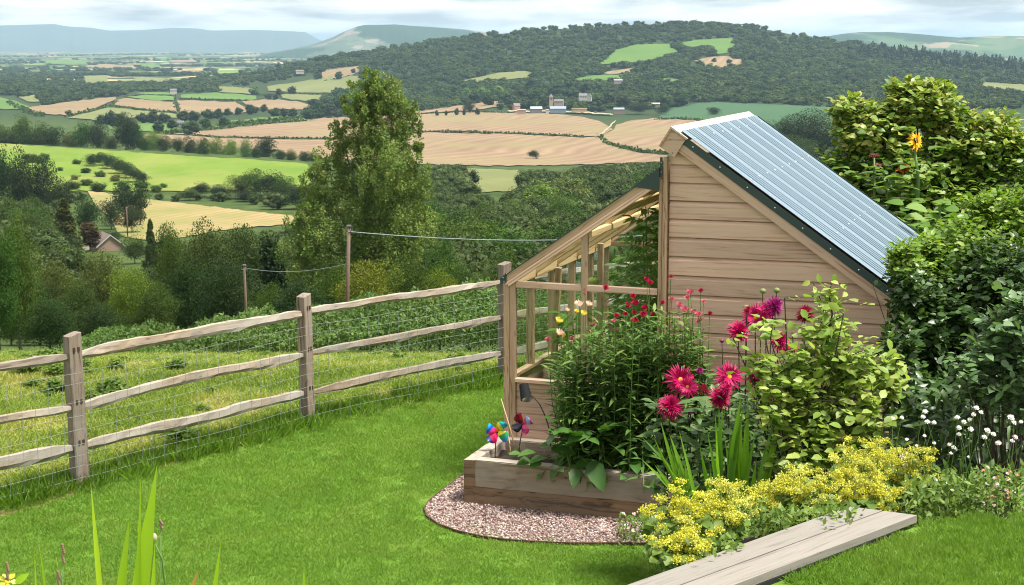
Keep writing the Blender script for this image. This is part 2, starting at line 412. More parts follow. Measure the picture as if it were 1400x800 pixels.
def grass_col(t, a, b, c, s1=1.3, s2=7.0, lo=0.22):
    p = t.pos()
    n = t.noise(t.scale(p, (1, 0.7, 1)), s1, 4, 0.6)
    col = t.ramp(n, [(lo, a), (0.5, b), (1 - lo, c)])
    n2 = t.noise(p, s2, 3)
    dry = t.ramp(t.noise(t.scale(p, (1.0, 0.6, 1)), s1 * 1.9, 6, 0.7), [(0.54, 0.0), (0.72, 0.3)])
    col = t.mix(dry, col, (0.27, 0.28, 0.075))
    return t.N('ShaderNodeVectorMath', {0: col, 'Scale': t.maprange(n2, 0.3, 0.7, 0.90, 1.10)}, operation='SCALE').outputs[0]
def lawn_mats():
    A, B, C = (0.118, 0.245, 0.028), (0.142, 0.27, 0.034), (0.185, 0.30, 0.05)
    t = NT('lawn'); c = grass_col(t, A, B, C)
    c = t.N('ShaderNodeVectorMath', {0: c, 'Scale': 0.8}, operation='SCALE').outputs[0]
    t.principled(c, 0.9, t.bump(t.noise(t.pos(), 90, 3), 0.5, 0.02), spec=0.15); M['lawn'] = t.m
    t = NT('lawn_blades'); c = grass_col(t, A, B, C)
    a = t.N('ShaderNodeAttribute', attribute_name='tint').outputs['Fac']
    c = t.mix(t.math('MULTIPLY', a, 0.45), c, (0.30, 0.38, 0.07))
    p = t.principled(c, 0.6, spec=0.3)
    tr = t.N('ShaderNodeBsdfTranslucent', {0: t.mix(1.0, c, (1.2, 1.3, 0.5), 'MULTIPLY')})
    m = t.N('ShaderNodeMixShader', {0: 0.4, 1: p.outputs[0], 2: tr.outputs[0]}); t.l.new(m.outputs[0], t.out.inputs[0])
    M['lawn_blade'] = t.m
    A, B, C = (0.11, 0.20, 0.03), (0.22, 0.30, 0.055), (0.42, 0.39, 0.15)
    t = NT('rough_meadow'); c = grass_col(t, A, B, C, 1.3, 9.0, 0.30)
    t.principled(c, 0.95, spec=0.1); M['rough'] = t.m
    t = NT('rough_blades'); c = grass_col(t, A, B, C, 1.3, 9.0, 0.30)
    a = t.N('ShaderNodeAttribute', attribute_name='tint').outputs['Fac']
    c = t.mix(t.math('MULTIPLY', a, 0.5), c, (0.40, 0.40, 0.13))
    p = t.principled(c, 0.6, spec=0.3)
    tr = t.N('ShaderNodeBsdfTranslucent', {0: t.mix(1.0, c, (1.2, 1.3, 0.5), 'MULTIPLY')})
    m = t.N('ShaderNodeMixShader', {0: 0.4, 1: p.outputs[0], 2: tr.outputs[0]}); t.l.new(m.outputs[0], t.out.inputs[0])
    M['rough_blade'] = t.m
lawn_mats()

TREE = [(0.050, 0.082, 0.018), (0.085, 0.125, 0.028), (0.035, 0.06, 0.014), (0.115, 0.155, 0.04), (0.065, 0.10, 0.022)]
M['tree'] = leaf_mat('tree_leaves', [tuple(min(1, x * 8) for x in c) for c in TREE], 0.3, 0.6, 0.2, use_obj=True)
M['wood_far'] = leaf_mat('woodland_leaves', [(0.014, 0.032, 0.008), (0.034, 0.062, 0.012), (0.062, 0.095, 0.02), (0.018, 0.038, 0.010), (0.085, 0.115, 0.03), (0.026, 0.048, 0.011)], 0.2, 0.7, 0.1, posvar=0.006)
M['conifer'] = leaf_mat('conifer_leaves', [(0.014, 0.03, 0.013), (0.02, 0.04, 0.016)], 0.1, 0.7, 0.1)
M['hedge'] = leaf_mat('hedge_leaves', [(0.04, 0.085, 0.015), (0.08, 0.15, 0.03), (0.055, 0.11, 0.02), (0.12, 0.18, 0.04)], 0.3, 0.55, 0.25, posvar=0.6)
M['weed'] = leaf_mat('weed_leaves', [(0.08, 0.15, 0.025), (0.13, 0.20, 0.035), (0.17, 0.24, 0.05), (0.10, 0.17, 0.03)], 0.35, 0.55, 0.25)
M['lf_straw'] = leaf_mat('strawflower_leaves', [(0.075, 0.15, 0.035), (0.14, 0.25, 0.055), (0.105, 0.20, 0.045), (0.22, 0.32, 0.09)], 0.35, 0.5, 0.35)
M['lf_dahlia'] = leaf_mat('dahlia_leaves', [(0.045, 0.10, 0.027), (0.075, 0.15, 0.038), (0.12, 0.20, 0.065)], 0.3, 0.45, 0.4)
M['lf_hazel'] = leaf_mat('pale_shrub_leaves', [(0.20, 0.30, 0.05), (0.32, 0.41, 0.09), (0.14, 0.24, 0.04), (0.45, 0.50, 0.15), (0.25, 0.34, 0.06)], 0.4, 0.45, 0.35)
M['lf_dark'] = leaf_mat('dark_shrub_leaves', [(0.025, 0.06, 0.012), (0.05, 0.11, 0.02), (0.035, 0.08, 0.016), (0.09, 0.16, 0.03), (0.03, 0.07, 0.018)], 0.25, 0.38, 0.5)
M['lf_fresh'] = leaf_mat('fresh_shrub_leaves', [(0.12, 0.22, 0.02), (0.19, 0.30, 0.03), (0.08, 0.16, 0.02), (0.25, 0.34, 0.05)], 0.35, 0.42, 0.4)
M['lf_glauc'] = leaf_mat('glaucous_leaves', [(0.08, 0.15, 0.06), (0.14, 0.23, 0.10), (0.10, 0.19, 0.05), (0.18, 0.27, 0.14)], 0.25, 0.45, 0.4)
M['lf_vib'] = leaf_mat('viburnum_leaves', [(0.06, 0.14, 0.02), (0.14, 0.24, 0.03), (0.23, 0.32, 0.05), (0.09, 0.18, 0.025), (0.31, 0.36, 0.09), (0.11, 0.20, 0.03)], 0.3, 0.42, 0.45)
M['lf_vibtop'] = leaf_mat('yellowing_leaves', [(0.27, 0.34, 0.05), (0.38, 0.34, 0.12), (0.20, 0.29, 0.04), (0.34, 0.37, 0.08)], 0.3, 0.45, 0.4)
M['lf_sun'] = leaf_mat('sunflower_leaves', [(0.10, 0.19, 0.03), (0.15, 0.25, 0.05), (0.21, 0.31, 0.09)], 0.35, 0.55, 0.3)
M['lf_comfrey'] = leaf_mat('broad_leaves', [(0.045, 0.12, 0.018), (0.075, 0.17, 0.03), (0.06, 0.14, 0.025)], 0.25, 0.45, 0.45)
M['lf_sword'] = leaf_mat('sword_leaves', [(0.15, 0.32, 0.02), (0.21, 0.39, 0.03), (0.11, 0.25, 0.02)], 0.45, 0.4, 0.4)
M['lf_swordnear'] = leaf_mat('bright_sword_leaves', [(0.30, 0.46, 0.025), (0.36, 0.48, 0.03), (0.27, 0.42, 0.02)], 0.45, 0.4, 0.3)  # lighter yellow green for the blades near the viewpoint
M['lf_dry'] = leaf_mat('dry_leaves', [(0.42, 0.22, 0.08), (0.50, 0.36, 0.15)], 0.3, 0.6, 0.2)
M['lf_low'] = leaf_mat('low_leaves', [(0.12, 0.20, 0.03), (0.20, 0.28, 0.06), (0.08, 0.15, 0.025)], 0.35, 0.5, 0.3)
M['alch'] = leaf_mat('frothy_yellow_flowers', [(0.50, 0.48, 0.04), (0.64, 0.63, 0.09), (0.44, 0.43, 0.04), (0.58, 0.60, 0.16)], 0.3, 0.6, 0.2, transcol=(1.1, 1.1, 0.6))
M['lf_tomato'] = leaf_mat('tomato_leaves', [(0.11, 0.22, 0.03), (0.18, 0.31, 0.05), (0.08, 0.17, 0.03)], 0.4, 0.5, 0.3)
def petal(name, stops, trans=0.3): return leaf_mat(name, stops, trans, 0.5, 0.3, transcol=(1.1, 1.0, 1.0))
M['magenta'] = petal('magenta_petals', [(0.36, 0.003, 0.07), (0.48, 0.006, 0.11), (0.42, 0.004, 0.085)])
M['pinkred'] = petal('pink_petals', [(0.52, 0.010, 0.13), (0.44, 0.005, 0.09), (0.58, 0.02, 0.17)])
M['purple'] = petal('purple_petals', [(0.28, 0.01, 0.14), (0.38, 0.02, 0.20), (0.20, 0.006, 0.09)])
M['crimson'] = petal('crimson_petals', [(0.33, 0.006, 0.05), (0.46, 0.012, 0.08), (0.24, 0.005, 0.03)])
M['s_red'] = petal('red_bracts', [(0.40, 0.006, 0.05), (0.50, 0.015, 0.085), (0.30, 0.004, 0.03)])
M['s_pink'] = petal('pink_bracts', [(0.62, 0.13, 0.22), (0.68, 0.26, 0.31), (0.55, 0.07, 0.17)])
M['s_cream'] = petal('cream_bracts', [(0.88, 0.72, 0.55), (0.90, 0.80, 0.68), (0.88, 0.62, 0.50)])
M['s_yellow'] = petal('yellow_bracts', [(0.82, 0.68, 0.08), (0.86, 0.76, 0.20)])
M['white'] = petal('white_petals', [(0.80, 0.80, 0.76), (0.82, 0.76, 0.74), (0.78, 0.80, 0.70)])
M['palepink'] = petal('pale_pink_petals', [(0.82, 0.62, 0.64), (0.80, 0.70, 0.70)])
M['sunpetal'] = petal('sunflower_petals', [(0.86, 0.48, 0.01), (0.90, 0.60, 0.02), (0.80, 0.36, 0.01)])
M['sunrust'] = petal('rust_petals', [(0.42, 0.06, 0.02), (0.60, 0.20, 0.02), (0.30, 0.03, 0.02)])
M['eye'] = plain('yellow_eye', (0.80, 0.42, 0.02), 0.8, var=0.2, sc=200)
M['disc'] = plain('brown_disc', (0.05, 0.03, 0.015), 0.9)
M['bud'] = plain('bud_green', (0.16, 0.20, 0.06), 0.6)
M['budpink'] = plain('bud_dark', (0.22, 0.03, 0.08), 0.6)
M['tomato'] = plain('green_tomato', (0.26, 0.36, 0.06), 0.25)

# ------------------------------------------------------------------ leaves
def unit(a): return a / (np.linalg.norm(a, axis=-1, keepdims=True) + 1e-9)
LEAF = {   # profile: list of (along, halfwidth), droop
    'card': [(0.5, 0.5)],
    'leaf': [(0.28, 0.42), (0.62, 0.40)],
    'lance': [(0.30, 0.5), (0.68, 0.36)],
    'broad': [(0.10, 0.30), (0.32, 0.52), (0.62, 0.42), (0.85, 0.2)],
    'blade': [(0.0, 0.5), (0.35, 0.5), (0.7, 0.38)],
}
def leaves(P, D, N, L, Wd, kind='card', fold=0.18, droop=0.15, tint=None, seed=0):
    """P base points, D directions, N leaf normals, L lengths, Wd widths -> V, polys, tint"""
    n = len(P)
    D = unit(D); N = unit(N - D * np.sum(N * D, -1, keepdims=True)); S = np.cross(N, D)
    L = np.broadcast_to(L, (n,))[:, None]; Wd = np.broadcast_to(Wd, (n,))[:, None]
    if tint is None: tint = np.random.RandomState(seed + n).rand(n)
    prof = LEAF[kind]
    vs = []
    def pt(a, w, side):
        h = -droop * a * a * L + (fold * w * Wd * abs(side))
        return P + D * (a * L) + S * (w * side * Wd) + N * h
    if kind == 'card':
        w = prof[0][1]
        vs = [pt(0.0, 0, 0), pt(0.5, w, 1), pt(1.0, 0, 0), pt(0.5, w, -1)]
        V = np.stack(vs, 1).reshape(-1, 3)
        b = np.arange(n)[:, None] * 4
        polys = [np.concatenate([b + np.array([[0, 2, 1]]), b + np.array([[0, 3, 2]])])]
        return V, polys, np.repeat(tint, 4)
    vs.append(pt(0.0, 0, 0))
    for a, w in prof: vs += [pt(a, w, 1), pt(a, 0, 0), pt(a, w, -1)]
    vs.append(pt(1.0, 0, 0))
    k = len(vs); m = len(prof)
    V = np.stack(vs, 1).reshape(-1, 3)
    b = np.arange(n)[:, None] * k
    tr = [[0, 2, 1], [0, 3, 2], [k - 4, k - 3, k - 1], [k - 3, k - 2, k - 1]]
    qd = []
    for i in range(m - 1):
        o = 1 + 3 * i
        qd += [[o, o + 1, o + 4, o + 3], [o + 1, o + 2, o + 5, o + 4]]
    polys = [np.concatenate([b + np.array([x]) for x in tr])]
    if qd: polys.append(np.concatenate([b + np.array([x]) for x in qd]))
    return V, polys, np.repeat(tint, k)
def join(parts):
    V = []; P = {}; T = []; o = 0
    for v, polys, t in parts:
        for p in polys: P.setdefault(p.shape[1], []).append(p + o)
        V.append(v); T.append(t); o += len(v)
    return np.concatenate(V), [np.concatenate(x) for x in P.values()], np.concatenate(T)
_UNIT = {}
def unit_leaf(kind, mat, droop=0.15, fold=0.2, ratio=0.6):
    key = (kind, mat.name, droop, fold, ratio)
    if key not in _UNIT:
        V, p, t = leaves(np.zeros((1, 3)), np.array([[1., 0, 0]]), np.array([[0, 0, 1.]]), 1.0, ratio, kind, fold, droop, tint=np.zeros(1))
        _UNIT[key] = np_mesh('leaf', V, p, mat, t, smooth=False)
    return _UNIT[key]
def foliage(parent, P, D, N, L, Wd, kind, mat, n_single=0, name='leaf', droop=0.15, fold=0.2, seed=0, massname='foliage'):
    """the leaves that show largest (nearest the eye) become objects of their own, the rest one mass; coordinates are the parent's own"""
    n = len(P); L = np.broadcast_to(L, (n,)).copy(); Wd = np.broadcast_to(Wd, (n,)).copy()
    if n_single:
        Mw = parent.matrix_basis
        R = np.array(Mw.to_3x3()); w = P @ R.T + np.array(Mw.translation)
        score = L / np.linalg.norm(w - np.array([0, 0, CAMH]), axis=1) ** 1.5 + np.random.RandomState(seed).rand(n) * 1e-4
        order = np.argsort(-score); pick = order[:n_single]; rest = order[n_single:]
        ratio = float(np.mean(Wd / L))
        me = unit_leaf(kind, mat, droop, fold, round(ratio, 3))
        Du = unit(D[pick]); Nu = unit(N[pick] - Du * np.sum(N[pick] * Du, -1, keepdims=True)); Su = np.cross(Nu, Du)
        for i, k in enumerate(pick):
            l = L[k]
            m = Matrix(((Du[i, 0] * l, Su[i, 0] * l, Nu[i, 0] * l, P[k, 0]), (Du[i, 1] * l, Su[i, 1] * l, Nu[i, 1] * l, P[k, 1]), (Du[i, 2] * l, Su[i, 2] * l, Nu[i, 2] * l, P[k, 2]), (0, 0, 0, 1)))
            link(name, me, parent, m)
    else:
        rest = np.arange(n)
    if len(rest):
        V, p, t = leaves(P[rest], D[rest], N[rest], L[rest], Wd[rest], kind, fold, droop, seed=seed)
        o = link(massname, np_mesh(massname, V, p, mat, t), parent)
        o['kind'] = 'stuff'
        return o

# ------------------------------------------------------------------ terrain
ROWS = [50, 90, 130, 200, 300, 450, 600, 750, 1000, 1300, 1900, 2500, 3200, 3800, 4500, 5500, 8000, 12000, 20000, 32000, 42000]
FAR = [103, 90, 80, 72, 69, 68]
TAB = {
 -400: [488, 485, 480, 450, 400, 340, 298, 253, 186, 200, 172, 150, 132, 119, 110] + FAR,
    0: [488, 485, 480, 450, 400, 345, 300, 262, 193, 203, 172, 150, 132, 119, 110] + FAR,
  200: [488, 486, 480, 450, 395, 340, 300, 264, 206, 207, 175, 151, 134, 121, 112] + FAR,
  350: [488, 486, 480, 450, 393, 338, 298, 264, 216, 209, 180, 157, 140, 116, 98] + FAR,
  500: [488, 485, 478, 450, 390, 335, 295, 262, 230, 213, 182, 158, 136, 98, 65] + FAR,
  700: [488, 484, 476, 440, 380, 325, 285, 258, 236, 222, 180, 153, 118, 74, 35] + FAR,
  860: [488, 484, 476, 435, 375, 320, 280, 255, 238, 222, 178, 152, 112, 67, 24] + FAR,
 1000: [488, 484, 476, 435, 375, 320, 280, 255, 236, 220, 176, 148, 105, 60, 22] + FAR,
 1100: [488, 484, 476, 435, 375, 320, 280, 255, 234, 216, 175, 142, 108, 73, 46] + FAR,
 1250: [488, 484, 476, 435, 375, 320, 280, 255, 232, 214, 175, 140, 115, 88, 66] + FAR,
 1400: [488, 484, 476, 435, 375, 320, 280, 255, 232, 214, 175, 142, 122, 101, 84] + FAR,
 1900: [488, 484, 476, 435, 375, 320, 280, 255, 232, 214, 175, 150, 135, 119, 108] + FAR,
}
NEARR = [(-60, 0), (8, 0), (12, 0), (16.5, 0), (20, -0.62), (25, -1.6), (28, -2.15), (36, -3.55)]
TC = np.array([(c - 700) / 2160.0 for c in TAB])
TD = np.array([r[0] for r in NEARR] + ROWS, float)
TZ = np.array([[r[1] for r in NEARR] + [CAMH + D * kof(y) for D, y in zip(ROWS, ys)] for ys in TAB.values()])
# refine: dense table, gently smoothed in distance beyond the garden
FD = np.concatenate([np.array([-60., 0, 8, 12, 16.5]), np.geomspace(17, 42000, 260)])
_z = np.array([np.interp(FD, TD, row) for row in TZ])
_s = _z.copy()
for _ in range(3):
    _s[:, 1:-1] = (_s[:, :-2] + 2 * _s[:, 1:-1] + _s[:, 2:]) / 4
FZ0 = np.where(FD[None, :] > 40, _s, _z)
FC = np.linspace(TC[0], TC[-1], 130)
FZ = np.array([np.interp(FC, TC, FZ0[:, j]) for j in range(len(FD))]).T
_k = np.ones(7) / 7
for j in range(len(FD)):
    if FD[j] > 200:
        FZ[:, j] = np.convolve(np.pad(FZ[:, j], 3, mode='edge'), _k, 'valid')
def T(x, y):
    x = np.asarray(x, float); y = np.asarray(y, float)
    c = np.clip(x / np.maximum(y, 8.0), FC[0], FC[-1])
    j = np.clip(np.searchsorted(FD, y) - 1, 0, len(FD) - 2)
    fj = np.clip((y - FD[j]) / (FD[j + 1] - FD[j]), 0, 1)
    ci = (c - FC[0]) / (FC[1] - FC[0]); i = np.clip(ci.astype(int), 0, len(FC) - 2); fi = ci - i
    return ((FZ[i, j] * (1 - fi) + FZ[i + 1, j] * fi) * (1 - fj) + (FZ[i, j + 1] * (1 - fi) + FZ[i + 1, j + 1] * fi) * fj)
_HD = np.geomspace(8, 41000, 1500)
def hit(px, py):
    """where the sight line through a photo pixel meets the ground"""
    px = np.atleast_1d(np.asarray(px, float)); py = np.atleast_1d(np.asarray(py, float))
    d = ray(px, py); sx = d[:, 0] / d[:, 1]; sz = d[:, 2] / d[:, 1]
    zz = CAMH + sz[:, None] * _HD[None, :]
    tz = T(sx[:, None] * _HD[None, :], np.broadcast_to(_HD, zz.shape))
    g = zz - tz
    below = g < 0
    j = np.where(below.any(1), below.argmax(1), len(_HD) - 1); j = np.maximum(j, 1)
    a = g[np.arange(len(j)), j - 1]; b = g[np.arange(len(j)), j]
    f = np.clip(a / (a - b + 1e-9), 0, 1)
    D = _HD[j - 1] * (1 - f) + _HD[j] * f
    x = sx * D
    return np.stack([x, D, T(x, D)], -1), below.any(1)
def build_ground():
    ys = np.concatenate([[-60, -30, -10], np.linspace(0, 16.5, 12), FD[5:]])
    ts = np.linspace(-1, 1, 301)
    ts = np.concatenate([[-1.5, -1.2], ts, [1.2, 1.5]])
    X = ts[None, :] * (np.maximum(ys, 12)[:, None] * 0.42 + 8)
    Y = np.broadcast_to(ys[:, None], X.shape)
    Z = T(X, Y)
    nr, nc = X.shape
    V = np.stack([X, Y, Z], -1).reshape(-1, 3)
    i = (np.arange(nr - 1)[:, None] * nc + np.arange(nc - 1)[None, :]).ravel()
    q = np.stack([i, i + 1, i + nc + 1, i + nc], 1)
    o = link('ground', np_mesh('ground', V, [q], M['ground'], smooth=True))
    tag(o, 'green countryside falling from the garden into the valley', kind='structure')
build_ground()

def in_poly(px, py, poly):
    px = np.asarray(px); py = np.asarray(py); c = np.zeros(px.shape, bool); n = len(poly)
    for i in range(n):
        x0, y0 = poly[i]; x1, y1 = poly[(i + 1) % n]
        if y0 == y1: continue
        cond = ((y0 > py) != (y1 > py)) & (px < (x1 - x0) * (py - y0) / (y1 - y0) + x0)
        c ^= cond
    return c
FIELD_POLYS = []
def draped(name, poly, mat, label, step=(14, 4), lift=0.0006, dens=6, world=False, zoff=None):
    """a patch of land laid over the ground; poly in photo pixels (or x, y metres)"""
    pts = []
    n = len(poly)
    for i in range(n):
        a = np.array(poly[i], float); b = np.array(poly[(i + 1) % n], float)
        k = max(1, int(np.hypot(*(b - a)) / dens))
        for j in range(k): pts.append(tuple(a + (b - a) * j / k))
    nb = len(pts)
    if not world:
        jr = random.Random(nb); amp = 0.25 if poly[0][1] < 125 else 0.55
        pts = [(a + jr.uniform(-amp, amp) * 1.5, b + jr.uniform(-amp, amp) + amp * .6 * math.sin(a * .21)) for a, b in pts]
    P = np.array(poly, float)
    gx, gy = np.meshgrid(np.arange(P[:, 0].min(), P[:, 0].max(), step[0]), np.arange(P[:, 1].min(), P[:, 1].max(), step[1]))
    gx = gx + (np.arange(gx.shape[0]) % 2)[:, None] * step[0] / 2
    m = in_poly(gx, gy, poly)
    pts += list(zip(gx[m], gy[m]))
    res = geometry.delaunay_2d_cdt([Vector(p) for p in pts], [], [list(range(nb))], 1, 1e-4)
    Q = np.array([tuple(v) for v in res[0]])
    if world:
        V = np.stack([Q[:, 0], Q[:, 1], T(Q[:, 0], Q[:, 1]) + zoff], -1)
    else:
        V, ok = hit(Q[:, 0], Q[:, 1]); V[:, 2] += lift * V[:, 1]
        FIELD_POLYS.append(poly)
    F = [list(f) for f in res[2]]
    me = bpy.data.meshes.new(name); me.from_pydata([tuple(v) for v in V], [], F); me.materials.append(mat)
    me.polygons.foreach_set('use_smooth', [True] * len(me.polygons)); me.update()
    # faces look up
    if len(me.polygons) and me.polygons[0].normal.z < 0: me.flip_normals()
    o = link(name, me)
    return tag(o, label, kind='structure')

# ------------------------------------------------------------------ trees
def crown(seed, nl, per, size, rx=0.36, h0=0.15, h1=1.0, shape='round', core=True, lobe=0.3, up=0.55, upr=None):
    """crown of a tree one unit tall, built of lobes of many small leaf sprays"""
    r = np.random.RandomState(seed)
    if shape == 'round':
        c = unit(r.randn(nl, 3)); c *= (r.rand(nl, 1) ** 0.4)
        cz = (h0 + h1) / 2; hz = (h1 - h0) / 2
        wob = 1 + 0.25 * np.sin(3 * np.arctan2(c[:, 1], c[:, 0]) + seed) + 0.15 * r.randn(nl)
        C = np.stack([c[:, 0] * rx * 0.72 * wob, c[:, 1] * rx * 0.72 * wob, cz + c[:, 2] * hz * 0.78 + 0.03 * r.randn(nl)], 1)
        lr = lobe * rx * (0.75 + 0.7 * r.rand(nl)) * 1.15
    elif shape == 'cone':
        t = r.rand(nl) ** 0.8; a = r.rand(nl) * 6.283
        rad = rx * (1 - t) * (0.55 + 0.45 * r.rand(nl))
        C = np.stack([rad * np.cos(a), rad * np.sin(a), h0 + t * (h1 - h0) * 0.94], 1)
        lr = rx * (0.16 + 0.3 * (1 - t))
    elif shape == 'poplar':
        t = r.rand(nl); a = r.rand(nl) * 6.283
        prof = np.interp(t, [0, 0.15, 0.4, 0.6, 0.8, 1.0], [0.75, 1.0, 0.92, 0.62, 0.42, 0.08])
        rad = rx * prof * (0.25 + 0.75 * r.rand(nl) ** 0.5)
        C = np.stack([rad * np.cos(a), rad * np.sin(a), h0 + t * (h1 - h0)], 1)
        lr = rx * 0.22 * (0.6 + 0.8 * r.rand(nl)) * np.interp(t, [0, 0.8, 1], [1, 0.75, 0.4])
    N = nl * per
    li = np.repeat(np.arange(nl), per)
    d = unit(r.randn(N, 3) + np.array([0, 0, 0.25]))
    rr = lr[li][:, None] * (0.55 + 0.5 * r.rand(N, 1) ** 0.6)
    P = C[li] + d * rr * np.array([1, 1, 0.85 if upr is None else upr])
    ax = np.array([0, 0, (h0 + h1) / 2])
    out = unit(P - ax)
    Dr = unit(d * 0.7 + r.randn(N, 3) * 0.6 + out * 0.5 - np.array([0, 0, 0.15]))
    Nn = unit(out * 0.5 + d * 0.5 + np.array([0, 0, up]) + r.randn(N, 3) * 0.35)
    tint = np.clip((li * 0.6180339) % 1.0 * 0.55 + 0.35 * r.rand(N) + 0.1, 0, 0.999)
    L = size * (0.6 + 0.8 * r.rand(N))
    V, polys, t = leaves(P - Dr * L[:, None] * 0.5, Dr, Nn, L, L * 0.75, 'card', 0.15, 0.1, tint)
    if core:      # the dense inside of the crown
        cb = MB()
        for k in range(0, nl, max(1, nl // 14)):
            cb.ball(C[k], lr[k] * 0.62, 6, 4)
        cv = np.array(cb.v); cf4 = np.array([f for f in cb.f if len(f) == 4]); cf3 = np.array([f for f in cb.f if len(f) == 3])
        V, polys, t = join([(V, polys, t), (cv, [cf3, cf4], np.full(len(cv), 0.45))])
    return V, polys, t
def trunk_mb(h=0.45, r0=0.03, limbs=5, seed=0):
    r = random.Random(seed); m = MB()
    m.tube([(0, 0, -0.03), (0.01, 0, h * 0.4), (0.0, 0.01, h), (0.01, 0.0, h * 1.5)], [r0, r0 * 0.75, r0 * 0.55, r0 * 0.2], 7)
    for i in range(limbs):
        a = r.random() * 6.28; z = h * (0.55 + 0.6 * r.random()); l = 0.13 + 0.1 * r.random()
        m.tube([(0, 0, z), (math.cos(a) * l * 0.5, math.sin(a) * l * 0.5, z + l * 0.55), (math.cos(a) * l, math.sin(a) * l, z + l)], [r0 * 0.4, r0 * 0.27, r0 * 0.1], 5)
    return m
CR = {}; TR = {}
def crown_mesh(key, *a, mat='tree', **k):
    V, p, t = crown(*a, **k)
    CR[key] = np_mesh('crown', V, p, M[mat], t)
for i in range(3): crown_mesh(('near', i), 11 + i, 120, 190, 0.0165, rx=0.40, h0=0.04, lobe=0.26, core=False)
for i in range(4): crown_mesh(('mid', i), 21 + i, 60, 110, 0.029, rx=0.42, h0=0.06, lobe=0.32, core=False)
for i in range(4): crown_mesh(('small', i), 31 + i, 22, 34, 0.075, rx=0.45, h0=0.05, lobe=0.42)
for i in range(2): crown_mesh(('bush', i), 41 + i, 40, 90, 0.05, rx=0.62, h0=0.0, lobe=0.30)
crown_mesh(('cone', 0), 51, 90, 45, 0.045, rx=0.24, h0=0.03, shape='cone')
crown_mesh(('narrow', 0), 52, 60, 70, 0.032, rx=0.15, h0=0.05, shape='round', lobe=0.45)
crown_mesh(('airy', 0), 53, 60, 60, 0.034, rx=0.42, h0=0.05, shape='round', lobe=0.24, core=False)
for i in range(3): TR[i] = trunk_mb(0.3, 0.022, 5, i).mesh('trunk', M['trunk'], True)
COLS = {'dark': (0.04, 0.06, 0.03), 'mid': (0.072, 0.10, 0.04), 'bright': (0.105, 0.13, 0.05), 'yellow': (0.20, 0.205, 0.055),
        'olive': (0.115, 0.125, 0.065), 'silver': (0.20, 0.23, 0.17), 'purple': (0.12, 0.055, 0.08), 'deep': (0.035, 0.05, 0.035), 'pine': (0.105, 0.10, 0.06)}
NTREE = 0
def tree(px, D, ytop, wpx, kind, col, label, group=None, name='tree', cat='tree', parts=True, ybase=None, jitter=True):
    """px, ytop, wpx: where the photo shows it; D: how far off it stands"""
    global NTREE
    x = float(at_d(px, 300, D)[0])
    z = float(T(x, D)); ztop = CAMH + D * float(kof(ytop))
    if ybase is not None: z = CAMH + D * float(kof(ybase))
    if label is None: label = auto_label(px, ytop, wpx, (ztop - z) * FPX / D, col, name)
    h = max(ztop - z, 1.0); w = wpx * D / FPX
    keys = [k for k in CR if k[0] == kind]; key = keys[NTREE % len(keys)]
    rx = {'near': .4, 'mid': .42, 'small': .45, 'bush': .62, 'cone': .24, 'narrow': .15, 'airy': .42}[kind]
    sx = w / (2 * rx * 1.0)
    c = COLS[col]; r = random.Random(NTREE * 7 + 3)
    if jitter: c = tuple(v * (0.82 + 0.36 * r.random()) for v in c)
    NTREE += 1
    rz = r.random() * 6.28
    if not parts:
        o = link(name, CR[key]); tag(o, label, cat, group)
        o.location = (x, D, z); o.scale = (sx, sx, h); o.rotation_euler = (0, 0, rz); o.color = c + (1,)
        return o
    o = thing(name, label, cat, (x, D, z), rz, group)
    k = link('crown', CR[key], o, Matrix.Diagonal((sx, sx, h, 1))); k.color = c + (1,)
    link('trunk', TR[NTREE % 3], o, Matrix.Diagonal((min(sx, h), min(sx, h), h, 1)))
    return o

LAND = [(237,122,'the white cottage'),(247,168,'the small white valley house'),(285,147,'the left pale stubble field'),(385,146,'the right pale stubble field'),(205,146,'the dull tan field'),(100,150,'the brown stubble field'),
 (430,118,'the olive slope field'),(470,98,'the tan hill field'),(360,165,'the narrow green strips'),(145,156,'the pale green valley field'),(330,125,'the small olive field'),(410,98,'the pink roofed house'),
 (706,145,'the pink farm building'),(733,150,'the pale green barn'),(755,136,'the church tower'),(765,150,'the blue grey barn'),(800,128,'the white farmhouse'),(846,150,'the lone grey barn'),(896,145,'the white roofed shed'),(683,105,'the pale hill field'),(835,108,'the green strip on the hill'),
 (60,205,'the left end of the pasture'),(150,225,'the diagonal bush row'),(250,230,'the middle of the pasture'),(400,225,'the right end of the pasture'),(110,245,'the foot of the pasture'),
 (135,335,'the cottage'),(205,330,'the reddish conifer'),(300,285,'the golden field'),(334,400,'the short pole'),(477,360,'the tall dark pole'),(20,360,'the left edge tree'),(110,430,'the left fence post'),(415,440,'the middle fence post'),
 (600,240,'the right side of the big poplar'),(640,300,'the olive valley tree'),(675,245,'the rough pasture patch'),(740,270,'the pale feathery willows'),(690,350,'the last fence post'),(600,365,'the last top rail'),(760,320,'the low greenhouse eave'),(830,270,'the greenhouse roof'),(880,225,'the metal roof flashing'),(1000,200,'the shed roof'),(560,330,'the yellow green round tree')]
